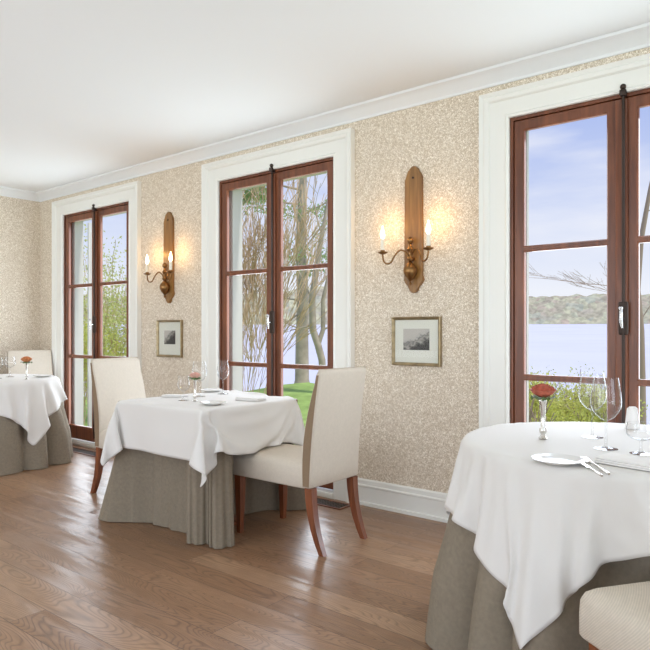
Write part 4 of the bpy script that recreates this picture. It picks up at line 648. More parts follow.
[-1267,-47,-38,-18,-10,-32,24,75,51,5,-54,11,84,70,42,-5,-75,63,85,55,20,6,-16,60,65,28,22,9,8,8,50,55,55,56,44,28,30,30,30,-825,-41,-45,-36,0,-16,-29,45,71,32,-45,-18,75,75,37,6,-68,58,85,56,32,5,9,62,63,39,14,-10,1,55,50,55,56,55,49,36,29,28,30,-914,25,-43,-43,-31,12,-29,-11,67,46,0,-46,48,81,32,17,-59,54,85,54,39,23,19,66,60,48,-9,9,18,57,52,56,55,55,52,43,30,29,28,-1034,51,29,-45,-36,-27,20,-33,7,66,27,-40,15,80,22,31,-45,49,82,50,40,0,70,77,32,72,19,6,21,55,53,57,57,55,53,48,34,29,28,-1159,57,50,33,-46,-25,-26,25,-33,23,57,-4,-28,74,32,20,-25,45,75,41,32,36,82,40,75,63,42,22,17,56,50,58,57,52,53,54,39,32,29,-1277,49,59,47,36,-43,-16,-25,29,-31,47,16,-33,56,27,-2,24,41,47,48,49,50,59,77,65,63,56,35,32,48,56,58,57,53,55,54,46,33,30,-1316,-11,33,57,29,53,-33,-12,-23,32,-25,39,-17,12,36,47,47,49,48,48,48,48,47,48,51,62,71,37,61,52,58,58,58,55,49,58,51,36,24,-1306,-22,-27,12,51,21,56,-19,-13,-18,32,-20,15,48,50,48,48,48,48,48,48,47,48,48,48,46,50,62,62,52,60,58,56,53,53,62,53,0,-1,-1252,0,-28,-29,-7,51,0,45,-4,-18,-6,30,48,48,48,48,48,48,48,48,48,48,48,48,48,47,48,48,57,61,57,54,54,54,60,61,-3,-5,5,-1219,2,2,-18,-29,-16,45,-18,12,4,33,51,48,48,48,48,48,48,48,48,48,48,48,48,48,48,48,48,46,54,56,54,56,60,47,24,-19,14,39,-1251,6,3,13,-4,-21,-26,29,-11,38,48,48,48,48,48,48,48,48,48,48,48,48,48,48,48,48,48,48,48,46,53,57,33,62,9,30,36,23,36,-1309,0,4,10,17,2,-8,-23,33,48,48,48,48,48,48,48,48,48,48,48,48,48,48,48,48,48,48,48,48,48,48,50,45,32,39,33,25,33,36,-1301,-17,-11,-9,-3,0,8,8,47,48,48,48,48,48,48,48,48,48,48,48,48,48,48,48,48,48,48,48,48,48,48,49,42,39,28,33,35,37,37,-1295,-18,-13,-10,-15,-1,-17,35,50,48,48,47,48,48,48,48,48,48,48,48,48,48,48,48,48,48,48,48,48,48,48,49,45,36,35,31,15,21,25,-1260,1,-11,-13,-14,-16,-24,48,48,48,48,48,48,48,48,47,48,48,48,48,48,48,48,48,48,48,48,48,48,48,48,48,49,24,27,26,33,30,30,-1364,22,19,8,-17,-36,20,49,48,48,48,48,48,48,48,48,48,48,48,48,47,48,48,48,48,48,48,48,48,48,48,48,48,30,30,24,32,24,26,-1459,20,21,26,36,-26,38,50,48,48,48,48,48,48,48,48,48,48,48,48,48,48,48,48,47,48,48,48,48,48,48,48,48,39,25,26,25,26,26,-1453,13,17,5,11,18,45,49,48,48,48,48,48,48,48,48,48,48,48,48,48,48,48,48,48,48,48,48,48,47,48,48,49,42,9,21,19,17,19,-1410,12,13,12,18,4,47,48,48,48,48,48,48,48,48,48,48,48,48,48,48,48,48,48,48,48,48,48,48,48,48,48,48,44,3,12,16,15,15,-1375,12,13,12,13,-4,47,48,48,48,48,48,48,48,48,48,48,48,48,48,48,48,48,48,48,48,48,48,48,48,48,48,48,47,-4,10,12,18,17,-1358,12,11,10,4,-1,45,48,48,48,48,48,48,48,48,48,48,48,48,48,48,48,48,48,48,48,48,48,48,48,48,48,48,47,1,16,12,15,19,-1412,9,26,11,30,5,44,49,48,48,47,48,48,48,48,48,48,48,48,48,48,48,48,48,48,48,48,48,48,48,48,48,48,47,14,14,13,13,9,-1486,34,32,31,32,30,41,48,48,48,48,48,48,48,48,47,48,48,48,48,48,48,48,48,48,48,48,48,48,48,48,48,49,40,3,1,-3,-18,4,-1398,33,32,34,31,32,32,48,48,48,48,48,48,48,48,48,48,48,48,47,48,48,48,48,48,48,48,48,48,48,48,48,49,23,-28,-9,-7,-9,-8,-1325,33,32,33,32,28,28,48,48,48,48,48,48,48,48,48,48,48,48,48,48,48,48,48,47,48,48,48,48,48,48,48,48,-11,-11,4,-3,-5,-8,-1320,32,32,28,15,33,39,46,49,48,48,48,48,48,48,48,48,48,48,48,48,48,48,48,48,48,48,48,47,48,48,49,36,-14,-5,-4,-3,0,1,-1314,26,8,35,38,32,39,43,49,48,48,48,48,48,48,48,48,48,48,48,48,48,48,48,48,48,48,48,48,48,48,48,6,8,4,-2,-3,-6,-10,-1347,47,39,34,24,44,31,46,53,47,48,48,48,48,48,48,48,48,48,48,48,48,48,48,48,48,48,48,48,48,48,19,-31,-14,1,30,19,13,5,-1349,17,40,49,45,21,47,48,53,52,46,48,48,48,48,48,48,48,48,48,48,48,48,48,48,48,48,48,48,48,22,-24,31,-36,-30,-13,11,31,18,-1307,49,47,44,15,48,50,41,55,56,53,46,48,48,48,48,48,48,48,48,48,48,48,48,48,48,48,48,50,28,-5,1,-26,41,-25,-37,-32,-13,20,-1204,47,37,17,49,51,31,56,55,48,58,57,48,48,47,48,48,48,48,48,48,48,48,48,48,48,48,48,31,-13,-18,10,19,-25,42,-13,-36,-38,-37,-1130,24,29,52,49,21,56,55,44,57,57,52,64,49,47,48,48,48,47,48,48,48,48,48,48,51,45,23,-7,21,-43,-1,12,25,-22,42,0,-39,-35,-1171,34,50,43,20,55,57,41,53,44,57,63,40,75,58,49,48,49,47,48,48,48,49,47,48,33,10,-11,54,-11,2,-52,9,16,29,-19,39,9,-33,-1196,47,35,22,56,56,40,51,32,64,56,18,68,76,37,68,71,53,52,48,48,48,41,29,-1,30,40,-26,18,67,-16,-20,-55,20,20,30,-14,33,16,-1202,23,33,55,56,40,48,25,59,53,4,59,75,68,45,75,38,40,60,21,50,80,48,8,-9,45,46,-18,-19,45,69,-20,-44,-52,29,24,31,-8,19,-1174,37,55,55,39,46,22,51,57,-7,38,75,75,53,60,74,41,44,-5,46,55,85,51,-19,6,24,58,27,-35,-11,72,57,-48,-40,-48,34,32,29,4,-1144,53,53,40,44,23,40,63,5,-2,69,75,76,52,61,72,49,-3,2,46,60,84,59,-25,-1,29,24,63,1,-50,23,79,33,-54,-51,-33,36,35,27,-1100,51,43,44,37,18,61,12,-15,45,76,75,73,56,61,69,34,-22,5,44,67,81,67,-27,-9,31,18,33,61,-51,-24,59,78,1,-56,-53,-26,39,36,-1039,47,44,44,12,46,24,-10,2,74,76,75,72,58,62,66,13,-29,2,44,73,78,73,-20,-26,32,21,17,77,-22,-46,6,79,70,-27,-56,-53,-18,38],
[-295,35,46,60,63,47,66,25,58,72,47,73,17,45,69,81,38,59,-13,65,83,86,83,-49,42,79,83,85,86,85,70,65,66,65,38,-15,-11,-11,-11,-1910,43,37,48,66,59,50,59,34,68,54,69,37,37,72,81,49,63,-3,65,80,85,85,-46,46,73,84,85,86,42,61,65,66,65,53,8,-14,-18,-12,-1936,61,41,40,52,67,49,62,39,61,72,54,65,23,74,79,59,67,10,66,76,83,84,-39,51,65,85,85,83,23,37,59,65,66,61,29,-10,-17,-17,-1942,40,59,38,47,56,67,46,67,41,70,57,75,27,78,74,70,69,24,70,76,86,50,-5,74,35,82,85,82,34,-1,46,56,65,66,43,-1,-14,-18,-1942,33,42,57,36,58,55,65,47,67,52,72,66,38,74,78,78,72,42,75,80,77,12,70,28,50,70,82,83,19,-10,37,49,68,50,58,10,-8,-17,-1948,44,28,45,53,41,62,56,64,49,59,71,65,58,76,83,76,75,72,72,71,69,58,27,49,51,57,74,77,-14,6,30,38,57,63,52,27,-5,-13,-1983,52,54,33,61,32,51,64,57,63,55,65,70,77,72,71,72,71,71,71,71,72,72,71,65,52,39,74,20,-7,26,27,29,39,48,60,39,2,-23,-1909,-19,33,58,44,60,31,60,62,60,63,64,72,70,71,71,71,71,72,71,71,71,71,71,71,74,68,22,22,42,17,30,36,40,41,5,47,-28,-29,-1880,45,19,2,50,49,57,44,64,61,64,68,69,71,71,71,71,71,72,71,71,71,71,71,71,71,72,73,37,13,32,39,40,39,21,3,-29,-28,-29,-1865,46,46,33,9,42,53,48,62,62,67,71,71,71,71,71,71,71,72,71,71,71,71,71,71,71,72,71,76,40,34,38,35,10,-17,-23,-28,-27,-12,-1874,46,46,47,44,34,23,58,53,67,73,71,71,71,71,71,71,72,71,71,71,71,71,71,71,71,72,71,71,75,45,27,-14,12,-34,-22,7,39,0,-1978,46,46,47,47,46,43,31,66,72,71,71,71,71,71,71,71,72,71,71,71,71,71,71,71,72,71,71,71,71,72,5,21,-42,4,21,31,22,-1,-2012,12,35,37,43,46,46,47,71,72,71,71,71,71,71,71,71,72,71,71,71,71,71,71,71,72,71,71,71,71,71,69,-19,1,29,21,12,-1,-5,-2003,-5,26,35,22,44,26,63,72,72,71,71,71,71,71,71,71,72,71,71,71,71,71,71,71,72,71,71,71,71,71,74,46,10,0,-5,-23,-15,-10,-1978,35,29,24,24,18,16,71,72,71,71,71,71,71,71,71,71,72,71,71,71,71,71,71,71,72,71,71,71,71,71,71,69,-15,-9,-10,-4,5,11,-2046,32,32,34,22,6,47,71,72,71,71,71,71,71,71,71,72,71,71,71,71,71,71,71,72,71,71,71,71,71,71,71,72,1,4,27,-1,21,16,-2162,32,31,29,29,15,59,72,72,71,71,71,71,71,71,71,72,71,71,71,71,71,71,71,72,71,71,71,71,71,71,71,72,55,24,21,18,16,17,-2233,19,27,11,20,40,66,72,72,71,71,71,71,71,71,71,72,71,71,71,71,71,71,71,72,71,71,71,71,71,71,71,73,63,1,16,14,11,13,-2196,20,19,22,44,5,69,72,71,71,71,71,71,71,71,71,72,71,71,71,71,71,71,71,72,71,71,71,71,71,71,71,72,68,-8,6,11,9,11,-2116,17,16,15,15,-11,69,72,71,71,71,71,71,71,71,72,71,71,71,71,71,71,71,71,72,71,71,71,71,71,71,71,72,69,-14,3,7,12,14,-2079,12,10,9,-1,-9,69,72,71,71,71,71,71,71,71,72,71,71,71,71,71,71,71,72,71,71,71,71,71,71,71,71,72,69,-6,24,44,19,11,-2182,11,15,11,19,1,66,72,71,71,71,71,71,71,71,72,71,71,71,71,71,71,71,72,71,71,71,71,71,71,71,72,71,69,40,40,37,31,32,-2306,13,17,20,21,31,57,72,71,71,71,71,71,71,71,72,71,71,71,71,71,71,71,72,71,71,71,71,71,71,71,72,71,63,32,32,31,28,33,-2213,15,16,7,27,21,10,72,71,71,71,71,71,71,71,72,71,71,71,71,71,71,71,72,71,71,71,71,71,71,71,72,71,51,15,30,31,30,30,-2132,16,15,12,11,-1,-3,69,71,71,71,71,71,71,72,71,71,71,71,71,71,71,72,71,71,71,71,71,71,71,71,72,71,27,28,41,36,35,29,-2110,14,9,-1,-13,5,22,50,73,71,71,71,71,71,72,71,71,71,71,71,71,71,72,71,71,71,71,71,71,71,72,72,62,25,34,34,37,39,39,-2098,0,-15,4,21,44,25,-5,69,71,71,71,71,71,72,71,71,71,71,71,71,71,72,71,71,71,71,71,71,71,72,72,43,41,43,38,36,31,28,-2123,12,32,35,50,20,-25,37,14,74,71,71,71,71,72,71,71,71,71,71,71,71,72,71,71,71,71,71,71,71,71,60,30,43,43,35,40,41,43,-2051,46,32,19,-1,-31,41,3,26,35,76,71,71,72,71,71,71,71,71,71,71,71,72,71,71,71,71,71,71,71,63,51,56,21,32,41,44,33,39,-1914,10,-2,-9,-34,41,7,50,19,9,39,76,71,72,71,71,71,71,71,71,71,72,71,71,71,71,71,71,71,68,60,59,44,53,45,-1,25,41,39,-1866,-2,-19,-33,40,16,59,20,1,43,5,45,72,72,71,71,71,71,71,71,71,72,71,71,71,71,71,70,65,66,55,60,59,45,53,54,-8,8,21,-1828,-29,-25,28,39,65,21,1,45,26,-14,54,27,67,74,71,71,71,71,71,71,72,71,71,71,72,69,74,63,67,41,59,60,57,48,53,60,18,-2,-1897,-23,34,49,66,22,4,48,29,-37,45,30,64,15,55,68,71,71,72,71,71,71,71,72,70,74,78,74,55,61,68,22,60,59,57,50,55,62,36,-1978,42,57,64,24,9,49,33,-46,9,50,73,34,8,73,45,36,66,68,71,72,71,74,76,80,75,69,70,74,39,60,58,15,59,59,56,53,57,62,-1923,64,58,25,15,49,38,-50,-13,51,76,49,-3,38,66,2,76,75,61,83,69,30,69,79,80,68,67,73,72,62,34,59,35,21,56,58,55,56,61,-1819,56,24,25,49,42,-51,-28,38,77,66,4,7,61,51,-12,75,72,85,72,66,8,67,77,80,77,57,76,63,74,28,50,31,39,28,54,55,56,60,-1726,31,32,48,44,-51,-40,20,76,77,33,2,7,61,49,-23,69,86,85,73,61,-10,62,75,80,76,77,52,78,51,72,3,62,14,25,44,53,54,57,-1644,35,45,44,-41,-54,-2,75,75,61,4,-2,22,57,50,-33,78,83,86,73,54,-22,54,74,78,76,78,75,53,49,69,50,-4,64,9,17,50,51,54,-1557,41,44,-33,-56,-32,72,76,76,17,-4,11,27,53,49,-40,85,81,86,73,45,-31,44,77,74,75,78,79,34,68,55,75,-5,29,51,5,18,54,52],
[388,63,62,58,59,64,49,32,38,47,47,43,10,20,29,28,16,6,-5,-1,1,6,14,-36,-37,-17,-10,-2,0,1,-2,-5,-7,-15,-63,-81,-80,-79,-80,-114,62,63,61,55,60,63,43,33,42,49,46,18,19,29,28,19,7,-5,-1,0,6,5,-37,-35,-24,-6,6,3,-51,-33,-4,-6,-6,-47,-78,-79,-79,-80,-81,56,62,62,61,52,63,59,35,39,46,50,29,15,29,29,21,8,-3,-1,-1,2,0,-38,-34,-29,5,-2,-10,-60,-57,-29,-7,-2,-30,-69,-79,-79,-79,-48,55,55,63,62,59,51,64,53,35,42,50,38,17,29,29,23,10,-2,-1,-1,-2,-6,-38,-30,-31,-15,2,-15,-57,-67,-44,-31,-14,-9,-57,-79,-79,-79,-15,56,55,55,63,59,60,49,65,48,37,45,47,21,27,31,25,10,1,-2,-3,-1,-19,-32,-30,-28,-27,-15,-9,-62,-69,-51,-41,-5,-45,-33,-76,-79,-80,19,55,56,55,55,63,57,60,49,63,41,44,46,31,28,25,32,12,0,0,-1,-5,-24,-32,-27,-29,-31,-22,-23,-70,-65,-55,-52,-36,-18,-42,-67,-79,-80,37,68,57,55,54,58,60,57,60,48,61,41,47,41,27,12,8,-5,-8,0,0,7,3,-9,-26,-32,-31,-23,-56,-68,-58,-56,-57,-54,-51,-19,-58,-78,-79,32,80,75,62,53,57,58,58,58,58,49,60,43,10,-8,0,0,0,0,0,0,0,0,0,0,7,-15,-56,-56,-53,-59,-56,-54,-54,-54,-60,-48,-81,-81,40,73,79,80,69,49,65,59,56,59,61,46,-16,0,0,0,0,0,0,0,0,0,0,0,0,0,0,1,-54,-60,-56,-54,-54,-54,-57,-60,-81,-81,-81,51,73,73,76,80,73,51,68,59,63,38,-14,0,0,0,0,0,0,0,0,0,0,0,0,0,0,0,0,7,-54,-56,-55,-54,-61,-70,-79,-79,-80,-75,61,72,72,71,73,76,79,56,69,37,-10,0,0,0,0,0,0,0,0,0,0,0,0,0,0,0,0,0,0,7,-51,-60,-77,-58,-79,-77,-78,-73,-77,73,73,72,71,70,72,74,79,44,-5,0,0,0,0,0,0,0,0,0,0,0,0,0,0,0,0,0,0,0,0,3,-71,-70,-68,-76,-76,-76,-76,-78,57,83,78,77,74,73,72,72,2,0,0,0,0,0,0,0,0,0,0,0,0,0,0,0,0,0,0,0,0,0,0,-16,-74,-77,-76,-76,-77,-78,-77,36,84,81,78,81,74,82,43,-8,0,0,0,0,0,0,0,0,0,0,0,0,0,0,0,0,0,0,0,0,0,0,4,-55,-78,-79,-80,-81,-82,-81,40,79,80,81,81,82,83,6,0,0,0,0,0,0,0,0,0,0,0,0,0,0,0,0,0,0,0,0,0,0,0,0,-18,-84,-81,-81,-79,-80,-80,46,77,77,78,82,79,69,-5,0,0,0,0,0,0,0,0,0,0,0,0,0,0,0,0,0,0,0,0,0,0,0,0,7,-82,-80,-78,-80,-79,-81,54,77,77,76,72,83,47,-13,0,0,0,0,0,0,0,0,0,0,0,0,0,0,0,0,0,0,0,0,0,0,0,0,10,-54,-79,-79,-80,-80,-80,18,82,80,85,82,75,30,-10,0,0,0,0,0,0,0,0,0,0,0,0,0,0,0,0,0,0,0,0,0,0,0,0,11,-41,-88,-82,-82,-84,-82,22,83,83,82,71,87,20,0,0,0,0,0,0,0,0,0,0,0,0,0,0,0,0,0,0,0,0,0,0,0,0,0,0,-23,-89,-85,-83,-84,-84,8,83,83,84,83,86,21,0,0,0,0,0,0,0,0,0,0,0,0,0,0,0,0,0,0,0,0,0,0,0,0,0,0,-20,-87,-85,-84,-84,-82,-8,85,84,85,86,88,22,0,0,0,0,0,0,0,0,0,0,0,0,0,0,0,0,0,0,0,0,0,0,0,0,0,0,-17,-86,-81,-73,-82,-83,-20,85,80,85,78,87,36,-9,0,0,0,0,0,0,0,0,0,0,0,0,0,0,0,0,0,0,0,0,0,0,0,0,8,-21,-75,-75,-76,-79,-79,-30,78,78,77,77,74,50,-7,0,0,0,0,0,0,0,0,0,0,0,0,0,0,0,0,0,0,0,0,0,0,0,0,10,-42,-80,-80,-80,-79,-79,-32,78,78,78,76,76,80,-4,0,0,0,0,0,0,0,0,0,0,0,0,0,0,0,0,0,0,0,0,0,0,0,0,3,-65,-81,-79,-80,-80,-80,-33,77,78,79,78,82,83,18,0,0,0,0,0,0,0,0,0,0,0,0,0,0,0,0,0,0,0,0,0,0,0,0,-10,-82,-81,-75,-78,-78,-80,-41,79,79,81,83,79,74,53,-3,0,0,0,0,0,0,0,0,0,0,0,0,0,0,0,0,0,0,0,0,0,0,9,-46,-83,-79,-78,-78,-76,-77,-42,82,84,78,74,66,72,76,18,0,0,0,0,0,0,0,0,0,0,0,0,0,0,0,0,0,0,0,0,0,0,1,-74,-74,-74,-77,-78,-80,-80,-21,71,69,71,66,70,76,62,68,4,0,0,0,0,0,0,0,0,0,0,0,0,0,0,0,0,0,0,0,0,21,-62,-76,-73,-74,-73,-73,-74,-74,-47,70,70,67,73,77,59,71,63,61,-6,0,0,0,0,0,0,0,0,0,0,0,0,0,0,0,0,0,0,21,-49,-73,-58,-75,-73,-74,-73,-73,-74,-53,70,72,73,77,58,70,57,62,67,56,-8,0,0,0,0,0,0,0,0,0,0,0,0,0,0,0,0,17,-40,-68,-62,-68,-54,-69,-77,-76,-74,-74,-55,72,74,78,59,66,54,62,66,56,63,48,2,0,0,0,0,0,0,0,0,0,0,0,0,0,0,15,-42,-61,-64,-60,-60,-68,-53,-65,-78,-76,-74,-57,77,76,63,59,52,61,66,58,59,62,41,53,20,-4,0,0,0,0,0,0,0,0,0,0,9,-9,-40,-59,-49,-62,-62,-61,-58,-68,-52,-62,-74,-78,-55,76,61,55,52,62,64,58,61,64,45,50,40,40,33,20,5,3,-9,0,0,7,2,-5,-13,-29,-37,-43,-37,-60,-52,-65,-60,-60,-58,-67,-53,-59,-70,-60,58,53,53,61,64,58,60,65,56,43,41,38,40,27,25,34,13,10,1,2,3,-18,-28,-31,-30,-29,-43,-40,-37,-59,-59,-65,-59,-60,-57,-66,-55,-57,-73,52,53,61,63,58,60,65,61,45,40,38,42,35,29,41,9,11,9,5,2,7,-14,-33,-30,-26,-28,-42,-42,-38,-38,-60,-64,-65,-58,-59,-57,-65,-57,-78,54,61,61,58,60,65,63,51,38,38,41,40,30,34,41,11,14,-3,3,2,12,-13,-33,-31,-28,-26,-30,-46,-43,-37,-40,-65,-65,-64,-57,-58,-58,-61,-84,60,60,59,59,65,65,54,39,38,40,40,41,30,34,40,17,-2,-2,2,4,14,-9,-34,-31,-28,-28,-26,-36,-48,-41,-34,-50,-65,-65,-65,-57,-57,-58,-86,60,59,59,66,64,60,39,39,39,40,41,38,32,34,39,11,-5,-2,2,4,17,-6,-34,-32,-27,-29,-27,-26,-48,-46,-36,-35,-58,-65,-65,-64,-57,-56,-86,59,59,66,64,65,40,39,40,38,41,40,38,33,35,37,3,-7,-2,2,6,18,-2,-33,-33,-27,-29,-29,-16,-48,-47,-41,-34,-39,-64,-64,-66,-64,-56],
],
    'square': [
